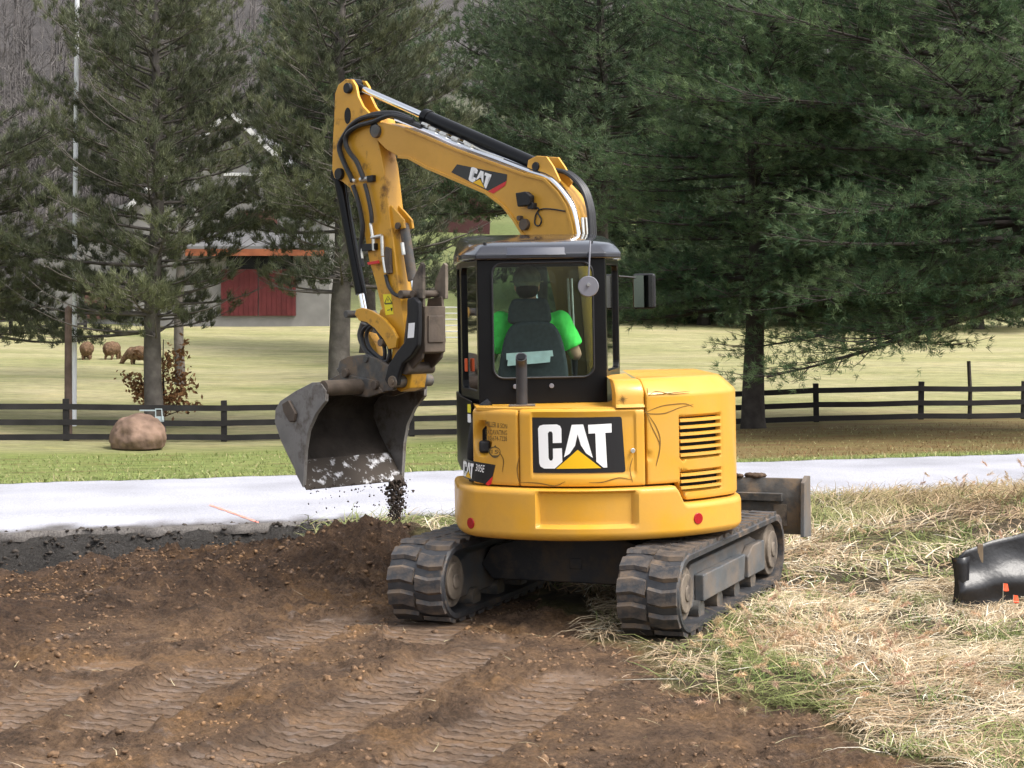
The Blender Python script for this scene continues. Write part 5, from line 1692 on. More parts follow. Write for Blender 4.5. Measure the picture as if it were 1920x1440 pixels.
def tubes_np(paths, radii, n=4):
    """many open tubes in one mesh: paths (k,m,3), radii (k,m)"""
    P = np.asarray(paths, float); Rr = np.asarray(radii, float)
    k, m, _ = P.shape
    T = np.gradient(P, axis=1); T /= np.linalg.norm(T, axis=2, keepdims=True) + 1e-9
    ref = np.zeros_like(T); ref[..., 2] = 1
    vert = np.abs(T[..., 2]) > 0.9
    ref[vert] = (1, 0, 0)
    N_ = np.cross(T, ref); N_ /= np.linalg.norm(N_, axis=2, keepdims=True) + 1e-9
    B_ = np.cross(T, N_)
    a = np.arange(n) * 2 * np.pi / n
    V_ = P[:, :, None, :] + Rr[:, :, None, None] * (N_[:, :, None, :] * np.cos(a)[None, None, :, None] + B_[:, :, None, :] * np.sin(a)[None, None, :, None])
    base = (np.arange(k) * m * n)[:, None, None] + (np.arange(m - 1) * n)[None, :, None]
    j = np.arange(n)[None, None, :]
    j2 = (np.arange(n) + 1) % n
    f = np.stack([base + j, base + j2[None, None, :], base + n + j2[None, None, :], base + n + j], -1).reshape(-1, 4)
    return V_.reshape(-1, 3), f


def needle_mesh(name, pos, dirs, g, k, length, width, base_cols, parent, spread=0.75):
    n = len(pos)
    d = dirs[:, None, :] + spread * g.normal(size=(n, k, 3))
    d /= np.linalg.norm(d, axis=2, keepdims=True)
    L = length * g.uniform(0.7, 1.25, (n, k, 1))
    b = pos[:, None, :] + g.normal(size=(n, k, 3)) * length * 0.16
    w = np.cross(d, g.normal(size=(n, k, 3))); w /= np.linalg.norm(w, axis=2, keepdims=True) + 1e-9
    w *= width * 0.5
    tip = b + d * L
    V_ = np.stack([b - w, b + w, tip], 2).reshape(-1, 3)
    F_ = np.arange(n * k * 3).reshape(-1, 3)
    col = np.repeat(base_cols[:, None, :], k, 1) * g.uniform(0.75, 1.25, (n, k, 1))
    col = np.repeat(col[:, :, None, :], 3, 2).reshape(-1, 3)
    return mesh_np(name, V_, F_, M['needles'], parent, attr={'tint': np.clip(col, 0, 1)})


def conifer(name, loc, label, h, r0, crown0, radius, seed, whorl=0.42, per=5, sub=5.5, gap=0.17, k=18, nl=0.14, nw=0.016,
            green=((0.055, 0.082, 0.036), (0.10, 0.125, 0.055)), upright=0.45, droop=0.0, upturn=0.16, bark='bark', lean=(0, 0), fill=0.07, dead=0, arc=None, group=None, ztop=None, spread=0.75):
    g = np.random.RandomState(seed)
    root = empty(name, loc)
    tag(root, label, 'tree', group)
    def axis_pt(z): return np.array([lean[0] * z + 0.05 * math.sin(z * 0.9 + seed), lean[1] * z + 0.05 * math.cos(z * 0.7 + seed), z])
    # trunk
    zz = np.linspace(-0.35, h, 26)
    tp_ = np.array([[axis_pt(z) for z in zz]])
    rr = np.array([[r0 * (1.0 - 0.88 * max(z, 0) / h) * (1 + 0.35 * math.exp(-max(z + 0.2, 0) / 0.35)) for z in zz]])
    Vt, Ft = tubes_np(tp_, rr, 14)
    ang = np.arctan2(Vt[:, 1], Vt[:, 0])
    nz_ = 0.03 * r0 / 0.25 * fbm(ang * 2.5 + 9, Vt[:, 2] * 1.2, 3, seed)
    rad = Vt[:, :2] - np.repeat(tp_[0][:, :2], 14, axis=0)
    Vt[:, :2] += rad * (nz_ / r0)[:, None]
    limbs, lr, subs, srad, tpos, tdir, tb_ = [], [], [], [], [], [], []
    z = crown0
    while z < (ztop or h * 0.97):
        t = (z - crown0) / (h - crown0)
        a0 = g.uniform(0, 2 * math.pi)
        npw = max(2, per + g.randint(-1, 2))
        for i in range(npw):
            az = a0 + 2 * math.pi * i / npw + g.uniform(-0.35, 0.35)
            L = radius(t) * g.uniform(0.6, 1.12)
            if arc: L *= arc(az)
            if L < 0.4: continue
            e0 = -droop * (1 - t) + 0.10 + 0.55 * t + g.uniform(-0.12, 0.12)
            zb = z + g.uniform(-0.12, 0.12)
            s = np.linspace(0, 1, 7)
            dh = np.array([math.cos(az), math.sin(az)])
            bend = g.uniform(-0.25, 0.25)
            P = np.zeros((7, 3))
            P[:, 0] = dh[0] * L * s - dh[1] * bend * L * s * s * 0.5
            P[:, 1] = dh[1] * L * s + dh[0] * bend * L * s * s * 0.5
            P[:, 2] = zb + L * (e0 * s - (droop * 0.55) * s * s + upturn * s ** 3)
            P[:, :2] += axis_pt(zb)[:2]
            lb_ = g.normal() * 0.22
            limbs.append(P); r_l = 0.012 + 0.011 * L
            lr.append(r_l * (1 - 0.86 * s))
            if g.rand() < dead * (1 - t) ** 2: nsub = 2; barep = True
            else: nsub = int(max(3, L * sub)); barep = False
            for j in range(nsub):
                tt_ = 0.22 + 0.78 * (j + g.rand()) / nsub
                x = tt_ * 6; i0 = min(int(x), 5)
                pb = P[i0] + (P[i0 + 1] - P[i0]) * (x - i0)
                td = P[i0 + 1] - P[i0]; td /= np.linalg.norm(td)
                side_ = 1 if j % 2 else -1
                lat = np.array([-td[1], td[0], 0]) * side_
                dirn = td * g.uniform(0.55, 1.0) + lat * g.uniform(0.5, 1.0) + np.array([0, 0, g.uniform(-0.15, 0.32)])
                if j == nsub - 1: dirn = td + np.array([0, 0, 0.2])
                dirn /= np.linalg.norm(dirn)
                l = (0.16 + 0.30 * (1 - tt_)) * L * g.uniform(0.55, 1.15) + 0.18
                c = np.linspace(0, 1, 3)
                sp3 = pb + dirn * l * c[:, None] + np.array([0, 0, 1.0]) * (0.10 * l * c ** 2)[:, None]
                subs.append(sp3); srad.append((0.009 + 0.004 * l) * (1 - 0.7 * c))
                if barep and j: continue
                nt = max(2, int(l / gap))
                for q_ in range(nt):
                    f = 0.25 + 0.75 * (q_ + g.rand() * 0.6) / nt
                    pp = pb + dirn * l * f + np.array([0, 0, 0.10 * l * f * f]) + g.normal(size=3) * fill
                    tpos.append(pp); tb_.append(lb_ + 0.25 * (tt_ - 0.6)); tdir.append(dirn * 0.7 + np.array([0, 0, upright]) + g.normal(size=3) * 0.25)
        z += whorl * g.uniform(0.8, 1.2)
    Vl, Fl = tubes_np(limbs, lr, 4)
    Vs, Fs = tubes_np(subs, srad, 3)
    nv = len(Vt); nv2 = nv + len(Vl)
    mesh_np('trunk', np.concatenate([Vt, Vl, Vs]), np.concatenate([Ft, Fl + nv, Fs + nv2]), M[bark], root, smooth=True)
    tpos = np.array(tpos); tdir = np.array(tdir); tdir /= np.linalg.norm(tdir, axis=1, keepdims=True)
    mixv = np.clip(g.beta(1.6, 2.2, len(tpos)) + 0.25 * fbm(tpos[:, 0] * 0.8, tpos[:, 2] * 0.8, 2, seed + 3) + np.array(tb_), 0, 1)[:, None]
    cols = np.array(green[0]) * (1 - mixv) + np.array(green[1]) * mixv
    needle_mesh('crown', tpos, tdir, g, k, nl, nw, cols, root, spread)
    return root, len(tpos)


def ground_at(px, d):
    x = (px - 960) / FPX * d
    return (x, d, gz(x, d))


def copy_tree(root, loc, rz, scale, label):
    c = root.copy(); COL.objects.link(c); c.location = loc; c.rotation_euler = (0, 0, rz); c.scale = (scale,) * 3
    c['label'] = label
    for ch in root.children:
        k = ch.copy(); COL.objects.link(k); k.parent = c
    return c


OLIVE = ((0.076, 0.088, 0.056), (0.160, 0.172, 0.095))
DEEP = ((0.042, 0.084, 0.040), (0.165, 0.230, 0.105))
NT = {}
_, NT['A'] = conifer('pine_tree', ground_at(287, 43.6), 'ragged pine with a bare lower trunk right behind the red-brown boulder', 13.5, 0.24, 2.5,
        lambda t: 3.7 * (1 - t) ** 0.55 + 0.25, 21, whorl=0.42, per=6, sub=5.0, gap=0.205, k=29, nl=0.20, nw=0.0185, green=OLIVE, droop=0.13, upturn=0.24, lean=(0.012, 0), arc=lambda a: 0.82 if math.cos(a) > 0.3 else 1.0, dead=0.6, fill=0.07, ztop=11.0, spread=0.42, upright=1.1)
_, NT['B'] = conifer('pine_tree', ground_at(640, 43.4), 'tall pine with a thick grey trunk rising behind the excavator bucket', 14.5, 0.30, 3.6,
        lambda t: 3.6 * (1 - t) ** 0.55 + 0.25, 22, whorl=0.42, per=6, sub=5.0, gap=0.205, k=29, nl=0.20, nw=0.0185, green=OLIVE, droop=0.12, upturn=0.22, arc=lambda a: 0.8 if math.cos(a) < -0.3 else 1.0, dead=0.6, fill=0.07, ztop=11.0, spread=0.42, upright=1.1)
_, NT['C'] = conifer('white_pine_tree', ground_at(1416, 42.6), 'dense dark white pine whose stout trunk stands at the fence right of the excavator', 14.0, 0.27, 3.0,
        lambda t: 4.3 * (1 - t) ** 0.6 + 0.3, 23, whorl=0.34, per=6, sub=6.0, gap=0.145, k=16, nl=0.155, nw=0.0135, spread=0.5, upright=0.2, green=DEEP, droop=0.22, upturn=0.12, bark='bark_dark', fill=0.11, dead=0.15, ztop=11.2)
_, NT['D'] = conifer('white_pine_tree', ground_at(1985, 39.0), 'largest white pine at the right edge, its boughs drooping over the fence', 15.0, 0.42, 3.1,
        lambda t: 6.8 * (1 - t) ** 0.45 + 0.4, 24, whorl=0.38, per=7, sub=5.0, gap=0.145, k=15, nl=0.16, nw=0.0135, spread=0.5, upright=0.2, green=DEEP, droop=0.23, upturn=0.10, bark='bark_dark', lean=(-0.16, 0.0), fill=0.13, ztop=10.5,
        arc=lambda a: 1.0 if math.cos(a) < 0.3 else 0.6)
Eroot, NT['E'] = conifer('spruce_tree', ground_at(1128, 57), 'dark evergreen rising straight behind the excavator boom and cab roof', 17.0, 0.33, 5.6,
        lambda t: 4.6 * (1 - t) ** 0.6 + 0.3, 25, whorl=0.42, per=6, sub=4.6, gap=0.19, k=15, nl=0.20, nw=0.026, green=((0.050, 0.080, 0.046), (0.135, 0.180, 0.092)), droop=0.14, upturn=0.14, bark='bark_dark', fill=0.13, ztop=14.2)
copy_tree(Eroot, ground_at(1012, 68), 1.3, 1.05, 'dark evergreen beyond the boom elbow, its trunk hidden by the boom')
Sroot, NT['S'] = conifer('spruce_tree', ground_at(1650, 97), 'far shaded spruce filling the gap between the two right-hand white pines', 22.0, 0.36, 1.0,
        lambda t: 5.6 * (1 - t) ** 0.7 + 0.3, 26, whorl=0.60, per=7, sub=3.6, gap=0.26, k=13, nl=0.30, nw=0.042, green=((0.048, 0.080, 0.046), (0.125, 0.170, 0.088)), droop=0.2, upturn=0.14, bark='bark_dark', fill=0.2, ztop=20.5)
copy_tree(Sroot, ground_at(1320, 99), 3.6, 0.95, 'far dark spruce just right of the cab mirror, behind the fence pine')
copy_tree(Sroot, ground_at(1480, 103), 1.1, 1.05, 'far spruce directly behind the crown of the stout fence pine')
copy_tree(Sroot, ground_at(1210, 105), 2.2, 1.0, 'far spruce rising behind the right corner of the cab roof')
copy_tree(Sroot, ground_at(640, 112), 0.4, 1.05, 'distant spruce behind the trunk of the tall pine at the bucket')
copy_tree(Sroot, ground_at(560, 118), 5.0, 1.0, 'distant spruce above the barn roof, left of the excavator stick')
copy_tree(Eroot, ground_at(690, 76), 4.4, 1.1, 'dim evergreen far behind the top of the excavator stick')
copy_tree(Sroot, ground_at(1830, 95), 5.2, 1.0, 'darkest evergreen deep behind the boughs of the largest white pine')
_, NT['I'] = conifer('pine_tree', ground_at(-70, 46), 'pine at the left edge of the picture, only its branch ends in view', 12.0, 0.22, 2.2,
        lambda t: 3.7 * (1 - t) ** 0.5 + 0.25, 27, whorl=0.42, per=6, sub=4.6, gap=0.26, k=26, nl=0.20, nw=0.020, green=OLIVE, droop=0.15, upturn=0.22, dead=0.3, ztop=7.5, spread=0.45, upright=1.0)
_, NT['H'] = conifer('pine_tree', ground_at(338, 57), 'thinner pine partly hidden behind the left pine, right of its trunk', 15.0, 0.17, 7.0,
        lambda t: 3.8 * (1 - t) ** 0.55 + 0.25, 28, whorl=0.55, per=5, sub=5.0, gap=0.2, k=16, nl=0.19, nw=0.022, green=OLIVE, droop=0.1, upturn=0.22, ztop=13.0, spread=0.45, upright=1.0)
print('tufts', NT)

# bare woods on the hill: one mass of trunks and twigs
g = np.random.RandomState(5)
trk, trr, brs, brr, twg, twr = [], [], [], [], [], []
for i in range(520):
    d = g.uniform(138, 215); px = g.uniform(-250, 2150)
    if i >= 280: d = g.uniform(100, 150); px = g.uniform(-250, 600)
    elif px > 640 and g.rand() < 0.6: px = g.uniform(-250, 640)
    x, y = (px - 960) / FPX * d, d
    zb = float(base_height(np.array([x]), np.array([y]))[0])
    H_ = g.uniform(9, 16); ln = g.uniform(-0.08, 0.08)
    s = np.linspace(0, 1, 3)
    P = np.stack([x + ln * H_ * s + g.normal() * 0.2 * s, y + 0 * s, zb - 0.3 + H_ * s], 1)
    trk.append(P); trr.append(g.uniform(0.06, 0.14) * (1 - 0.85 * s))
    for j in range(18):
        t = g.uniform(0.25, 0.97); b0 = P[0] + (P[-1] - P[0]) * t
        az = g.uniform(0, 2 * math.pi); L = g.uniform(1.2, 3.8) * (1.15 - t)
        dd = np.array([math.cos(az), math.sin(az), g.uniform(0.5, 1.6)]); dd /= np.linalg.norm(dd)
        e = b0 + dd * L + np.array([0, 0, 0.12 * L])
        brs.append(np.array([b0, e])); brr.append([0.045, 0.013])
        for kk in range(3):
            b1 = b0 + (e - b0) * g.uniform(0.3, 0.95); d3 = dd + g.normal(size=3) * 0.5; d3 /= np.linalg.norm(d3)
            twg.append(np.array([b1, b1 + d3 * L * 0.5])); twr.append([0.022, 0.008])
Vw, Fw = tubes_np(trk, trr, 4)
for P_, R_ in ((brs, brr), (twg, twr)):
    V2, F2 = tubes_np(P_, R_, 3)
    Fw = np.concatenate([Fw, F2 + len(Vw)]); Vw = np.concatenate([Vw, V2])
M['bare_wood'] = mat_simple('bare_twigs', (0.12, 0.109, 0.105), 0.9, 0, 0.2, 0.3, 0.3)
tag(mesh_np('bare_woodland', Vw, Fw, M['bare_wood']), 'grey leafless woods covering the hillside at the upper left', 'woods', kind='stuff')

# oak sapling with dead leaves at the foot of the left pine
sx, sy, sz = ground_at(305, 44.6)
oak = empty('oak_sapling', (sx, sy, sz)); tag(oak, 'small oak sapling still holding brown leaves behind the left pine trunk', 'sapling')
g = np.random.RandomState(8)
paths, rads, lp = [], [], []
s = np.linspace(0, 1, 4)
for i in range(26):
    az = g.uniform(0, 2 * math.pi); L = g.uniform(0.6, 1.5); z0 = g.uniform(0.2, 1.5)
    dd = np.array([math.cos(az) * 0.75, math.sin(az) * 0.75, g.uniform(0.2, 0.9)])
    P = np.array([0, 0, z0]) + dd * L * s[:, None]
    paths.append(P); rads.append(0.014 * (1 - 0.7 * s))
    for j in range(48):
        t = g.uniform(0.3, 1.0); lp.append(P[0] + (P[-1] - P[0]) * t + g.normal(size=3) * 0.09)
paths.append(np.array([[0, 0, -0.1], [0.03, 0, 0.8], [0, 0.02, 1.5], [0.02, 0, 2.2]])); rads.append(np.array([0.04, 0.03, 0.02, 0.01]))
Vs, Fs = tubes_np(paths, rads, 4); mesh_np('trunk', Vs, Fs, M['bark_dark'], oak)
lp = np.array(lp); n = len(lp)
d1 = g.normal(size=(n, 3)); d1 /= np.linalg.norm(d1, axis=1, keepdims=True); d2 = np.cross(d1, g.normal(size=(n, 3))); d2 /= np.linalg.norm(d2, axis=1, keepdims=True)
ls = g.uniform(0.05, 0.10, (n, 1))
Vv = np.stack([lp - d1 * ls, lp + d2 * ls * 0.5, lp + d1 * ls, lp - d2 * ls * 0.5], 1).reshape(-1, 3)
cc = np.array([0.26, 0.135, 0.065]) * g.uniform(0.5, 1.5, (n, 1))
mesh_np('crown', Vv, np.arange(n * 4).reshape(-1, 4), M['leaves'], oak, attr={'tint': np.repeat(cc, 4, 0)})

# ------------------------------------------------------------------ board fence
M['fence'] = mat_simple('dark_fence_boards', (0.020, 0.0185, 0.019), 0.8, 0, 0.3, 0.35, 2.0, 0.2, 30)
FPOST = [-1400, -1100, -790, -480, -170, 124, 420, 772, 1085, 1345, 1530, 1727, 1920, 2110, 2300, 2490, 2680, 2870]
pts = []
for px in FPOST:
    d = 41.0 + 4.6 * (px / 1920.0)
    pts.append(Vector(ground_at(px, d)))
fen = empty('board_fence', pts[3]); tag(fen, 'dark three-board pasture fence along the far verge', 'fence')
g = np.random.RandomState(9)
def fence_build(fen, pts, hgt, rails, mat, pw=0.13):
    o0 = Vector(fen.location)
    for p in pts:
        mb = MB(); q = p - o0
        mb.box((q.x, q.y, q.z + hgt * 0.5), (pw, pw, hgt + 0.1), Matrix.Rotation(R(g.uniform(-1.5, 1.5)), 3, 'Y'))
        mb.build('post', mat, fen, bevel=0.008)
    for a, b in zip(pts[:-1], pts[1:]):
        for zr_ in rails:
            mb = MB(); z0 = zr_ + g.uniform(-.012, .012); z1 = zr_ + g.uniform(-.012, .012)
            dd = (b - a).normalized(); nrm_ = Vector((dd.y, -dd.x, 0)) * (pw * 0.5 + 0.012)
            A = a - o0 + nrm_; B = b - o0 + nrm_
            vs = []
            for (P_, zz_) in ((A, z0), ((A + B) / 2, (z0 + z1) / 2 - g.uniform(0, .018)), (B, z1)):
                for sy_, sz_ in ((-.012, -.068), (.012, -.068), (.012, .068), (-.012, .068)):
                    vs.append((P_.x + nrm_.normalized().x * sy_, P_.y + nrm_.normalized().y * sy_, P_.z + zz_ + sz_))
            fs = []
            for i in range(2):
                for j in range(4): fs.append((i * 4 + j, i * 4 + (j + 1) % 4, (i + 1) * 4 + (j + 1) % 4, (i + 1) * 4 + j))
            fs += [(3, 2, 1, 0), (8, 9, 10, 11)]
            mb.add(vs, fs); mb.build('rail', mat, fen, smooth=None)
fence_build(fen, pts, 0.93, (0.10, 0.44, 0.80), M['fence'])
p_ = Vector(ground_at(1813, 45.6)); p_.y -= 0.25
mb = MB(); mb.tube([(p_.x, p_.y, p_.z - 0.2), (p_.x + 0.02, p_.y, p_.z + 0.7), (p_.x - 0.02, p_.y, p_.z + 1.5)], [0.06, 0.055, 0.05], 8)
tag(mb.build('wooden_stake', M['bark_dark']), 'slim dark stake between fence posts under the largest white pine', 'stake')
# distant paddock fence at the left edge
fp2 = [Vector(ground_at(px, 84 + 0.03 * px)) for px in (-260, -120, 20, 160)]
fen2 = empty('paddock_fence', fp2[1]); tag(fen2, 'distant dark paddock fence at the left edge below the pine boughs', 'fence')
for p in fp2: p.z += 0.0
fence_build(fen2, fp2, 1.3, (0.3, 0.7, 1.1), M['fence'], 0.16)

# ------------------------------------------------------------------ boulder, poles, sheep
def rock(name, loc, size, seed, mat, parent=None, sub=4, amp=0.14):
    bm = bmesh.new(); bmesh.ops.create_icosphere(bm, subdivisions=sub, radius=1)
    P = np.array([v.co[:] for v in bm.verts])
    n = fbm(P[:, 0] * 1.3 + seed, P[:, 1] * 1.3 + P[:, 2] * 0.9, 4, seed) + 0.6 * fbm(P[:, 2] * 1.6, P[:, 0] * 1.6 - P[:, 1], 3, seed + 5)
    for v, k in zip(bm.verts, n):
        c = v.co * (1 + amp * k); c.x *= size[0]; c.y *= size[1]; c.z *= size[2]
        if c.z < -size[2] * 0.45: c.z = -size[2] * 0.45
        v.co = c
    me = bpy.data.meshes.new(name); bm.to_mesh(me); bm.free(); me.materials.append(mat)
    o = bpy.data.objects.new(name, me); COL.objects.link(o); o.location = loc
    me.polygons.foreach_set('use_smooth', np.ones(len(me.polygons), dtype=bool))
    return o
M['boulder'] = mat_simple('red_sandstone', (0.205, 0.137, 0.103), 0.9, 0, 0.2, 0.45, 3.0, 1.0, 9)
bl = ground_at(258, 40.2)
o = rock('boulder', (bl[0], bl[1], bl[2] + 0.27), (0.64, 0.55, 0.54), 4, M['boulder'], sub=5, amp=0.16)
tag(o, 'large rounded red-brown boulder on the verge in front of the fence', 'boulder')
# pale plastic frame hooked over the fence beside the boulder
fx_, fy_, fz_ = at(299, 780, 40.9)
mb = MB()
mb.tube([(fx_ - 0.09, fy_, fz_ - 0.10), (fx_ - 0.09, fy_, fz_ + 0.16), (fx_ + 0.05, fy_, fz_ + 0.16), (fx_ + 0.07, fy_, fz_ - 0.10)], 0.016, 8)
mb.box((fx_, fy_ + 0.01, fz_ - 0.07), (0.20, 0.02, 0.12)); mb.box((fx_ - 0.28, fy_, fz_ + 0.13), (0.36, 0.02, 0.03))
tag(mb.build('plastic_frame', mat_simple('pale_blue_plastic', (0.42, 0.50, 0.52), 0.4, 0, 0.5, 0.1, 10)), 'pale blue plastic frame hung on the fence at the right of the boulder', 'frame')
fx_, fy_, fz_ = ground_at(139, 44.2)
mb = MB(); mb.tube([(fx_, fy_, fz_ - 0.2), (fx_ + 0.02, fy_, fz_ + 5), (fx_ + 0.09, fy_, fz_ + 12)], [0.062, 0.06, 0.055], 14)
tag(mb.build('white_pole', mat_simple('white_pole_paint', (0.82, 0.83, 0.88), 0.4, 0, 0.5, 0.05, 3)), 'tall slim white pole behind the fence at the left', 'pole')
fx_, fy_, fz_ = ground_at(128, 42.6)
mb = MB(); mb.tube([(fx_, fy_, fz_ - 0.2), (fx_, fy_, fz_ + 3), (fx_ + 0.05, fy_, fz_ + 3.05)], [0.10, 0.09, 0.085], 12)
tag(mb.build('wooden_pole', mat_simple('old_pole_wood', (0.12, 0.085, 0.07), 0.9, 0, 0.2, 0.3, 4, 0.5, 20)), 'weathered brown wooden pole next to the white pole', 'pole')

M['wool'] = mat_simple('brown_wool', (0.15, 0.095, 0.06), 0.95, 0, 0.1, 0.35, 12, 1.0, 30)
def sheep(loc, rz, label):
    loc = (loc[0], loc[1], loc[2] - 0.13)
    root = empty('sheep', loc, rz); tag(root, label, 'sheep', 'sheep grazing in the pasture')
    mb = MB()
    mb.ellipsoid((0, 0, 0.56), (0.27, 0.48, 0.27), 14, 10); mb.ellipsoid((0, -0.30, 0.55), (0.26, 0.2, 0.27)); mb.ellipsoid((0, 0.3, 0.55), (0.23, 0.24, 0.25))
    mb.tube([(0, 0.42, 0.55), (0, 0.62, 0.36), (0, 0.72, 0.18)], [0.15, 0.11, 0.08], 10); mb.ellipsoid((0, 0.78, 0.12), (0.065, 0.12, 0.075))
    for s in (-1, 1): mb.ellipsoid((s * 0.10, 0.69, 0.22), (0.07, 0.02, 0.03))
    for sx_ in (-1, 1):
        mb.tube([(sx_ * 0.12, -0.30, 0.42), (sx_ * 0.125, -0.24, 0.30), (sx_ * 0.125, -0.34, 0.20), (sx_ * 0.125, -0.32, 0.0)], [0.10, 0.065, 0.045, 0.04], 8)
        mb.tube([(sx_ * 0.11, 0.26, 0.42), (sx_ * 0.115, 0.27, 0.2), (sx_ * 0.115, 0.26, 0.0)], [0.08, 0.05, 0.04], 8)
    mb.tube([(0, -0.47, 0.62), (0, -0.52, 0.5), (0, -0.51, 0.4)], [0.05, 0.045, 0.03], 8)
    b = remesh(mb.build('body', M['wool'], root), 0.025, 2)
    t_ = bpy.data.textures.new('wool', 'CLOUDS'); t_.noise_scale = 0.07
    dm_ = b.modifiers.new('wool', 'DISPLACE'); dm_.texture = t_; dm_.strength = 0.05; dm_.mid_level = 0.5
    return root
sheep(ground_at(163, 68), R(8), 'left one of the two brown sheep seen from behind beside the poles')
sheep(ground_at(210, 68.5), R(-10), 'right one of the two brown sheep seen from behind beside the poles')
sheep(ground_at(262, 66), R(80), 'sheep half hidden behind the left pine trunk and oak leaves')

# ------------------------------------------------------------------ barn and far buildings
M['barn_grey'] = mat_simple('grey_siding', (0.20, 0.195, 0.192), 0.8, 0, 0.2, 0.12, 1.5)
M['barn_roof'] = mat_simple('grey_metal_roof', (0.16, 0.16, 0.165), 0.5, 0.2, 0.4, 0.12, 0.8)
M['barn_trim'] = mat_simple('white_trim', (0.55, 0.55, 0.56), 0.6)
M['barn_red'] = mat_simple('red_door_paint', (0.11, 0.022, 0.024), 0.7, 0, 0.3, 0.2, 2)
M['barn_orange'] = mat_simple('orange_fascia', (0.26, 0.085, 0.04), 0.7, 0, 0.3, 0.3, 1.2)
BY = 93.0
b0 = at(435, 603, BY)
barn = empty('barn', b0); tag(barn, 'grey gabled barn with red sliding doors beyond the pasture', 'barn')
def bl_(px, py, dy=0.0):
    p = at(px, py, BY); return (p.x - b0.x, dy, p.z - b0.z)
zg = -1.5
x0, x1, ze, za = bl_(250, 0)[0], bl_(617, 0)[0], bl_(0, 385)[2], bl_(0, 212)[2]
xm = (x0 + x1) / 2
mb = MB(); mb.prism([(x0, zg), (x1, zg), (x1, ze), (xm, za), (x0, ze)], 0.0, 12.0, lambda a, b, t: (a, t, b)); wl_ = mb.build('wall', M['barn_grey'], barn, smooth=None)
for s, xe in ((1, x1), (-1, x0)):
    mb = MB(); ov = 0.35 * s
    mb.prism([(xm, za + 0.05), (xe + ov, ze - 0.30), (xe + ov, ze - 0.12), (xm, za + 0.28)], -0.5, 12.4, lambda a, b, t: (a, t, b)); mb.build('roof', M['barn_roof'], barn, smooth=None)
    mb = MB(); mb.prism([(xm, za - 0.15), (xe + ov, ze - 0.50), (xe + ov, ze - 0.14), (xm, za + 0.22)], -0.58, -0.52, lambda a, b, t: (a, t, b)); mb.build('rake_trim', M['barn_trim'], barn, smooth=None)
mb = MB(); a, b = bl_(415, 505), bl_(555, 592)
mid = (a[0] + b[0]) / 2
for k, (l, r_) in enumerate(((a[0], mid - 0.03), (mid + 0.03, b[0]))):
    mb = MB(); mb.box(((l + r_) / 2, -0.08, (a[2] + b[2]) / 2), (r_ - l, 0.1, a[2] - b[2])); dr = mb.build('door', M['barn_red'], barn, smooth=None)
    for t in np.linspace(0.1, 0.9, 7):
        mb = MB(); mb.box((l + (r_ - l) * t, -0.145, (a[2] + b[2]) / 2), (0.05, 0.03, a[2] - b[2] - 0.1)); mb.build('batten', M['barn_red'], dr, smooth=None)
mb = MB(); a, b = bl_(352, 466), bl_(612, 482); mb.box(((a[0] + b[0]) / 2, -0.9, (a[2] + b[2]) / 2), (b[0] - a[0], 0.06, 0.36)); mb.build('fascia', M['barn_orange'], barn, smooth=None)
mb = MB(); mb.prism([(-0.9, a[2] - 0.05), (0.0, a[2] + 0.7), (0.0, a[2] + 0.85), (-0.9, a[2] + 0.10)], a[0], b[0], lambda p, q_, t: (t, p, q_)); mb.build('canopy', M['barn_roof'], barn, smooth=None)
mb = MB(); a, b = bl_(420, 318), bl_(592, 336); mb.box(((a[0] + b[0]) / 2, -0.06, (a[2] + b[2]) / 2), (b[0] - a[0], 0.1, 0.16)); mb.build('trim_board', M['barn_trim'], barn, smooth=None)
mb = MB(); a, b = bl_(445, 395), bl_(520, 420); mb.box(((a[0] + b[0]) / 2, -0.04, (a[2] + b[2]) / 2), (b[0] - a[0], 0.08, b[2] - a[2])); mb.build('hatch', mat_simple('brown_hatch', (0.13, 0.05, 0.045), 0.8), barn, smooth=None)
mb = MB(); a, b = bl_(425, 480), bl_(550, 504); mb.box(((a[0] + b[0]) / 2, -0.03, (a[2] + b[2]) / 2), (b[0] - a[0], 0.06, b[2] - a[2])); mb.build('window', M['black'], barn, smooth=None)
lx0, lx1, lz = bl_(62, 0)[0], x0 - 0.02, bl_(0, 440)[2]
mb = MB(); mb.prism([(lx0, zg), (lx1, zg), (lx1, lz + 1.6), (lx0, lz)], 1.0, 11.0, lambda a, b, t: (a, t, b)); mb.build('lean_to_wall', M['barn_grey'], barn, smooth=None)
mb = MB(); mb.prism([(lx0 - 0.5, lz - 0.15), (lx1, lz + 1.62), (lx1, lz + 1.82), (lx0 - 0.5, lz + 0.05)], 0.5, 11.5, lambda a, b, t: (a, t, b)); mb.build('lean_to_roof', M['barn_roof'], barn, smooth=None)
a, b = bl_(150, 520), bl_(228, 598)
mb = MB(); mb.box(((a[0] + b[0]) / 2, 0.95, (a[2] + b[2]) / 2), (b[0] - a[0], 0.1, a[2] - b[2])); mb.build('opening', M['black'], barn, smooth=None)
mb = MB(); mb.box((a[0] + 0.6, 0.86, (a[2] + b[2]) / 2), (1.1, 0.06, a[2] - b[2])); mb.build('door', mat_simple('brown_door', (0.10, 0.05, 0.04), 0.8), barn, smooth=None)
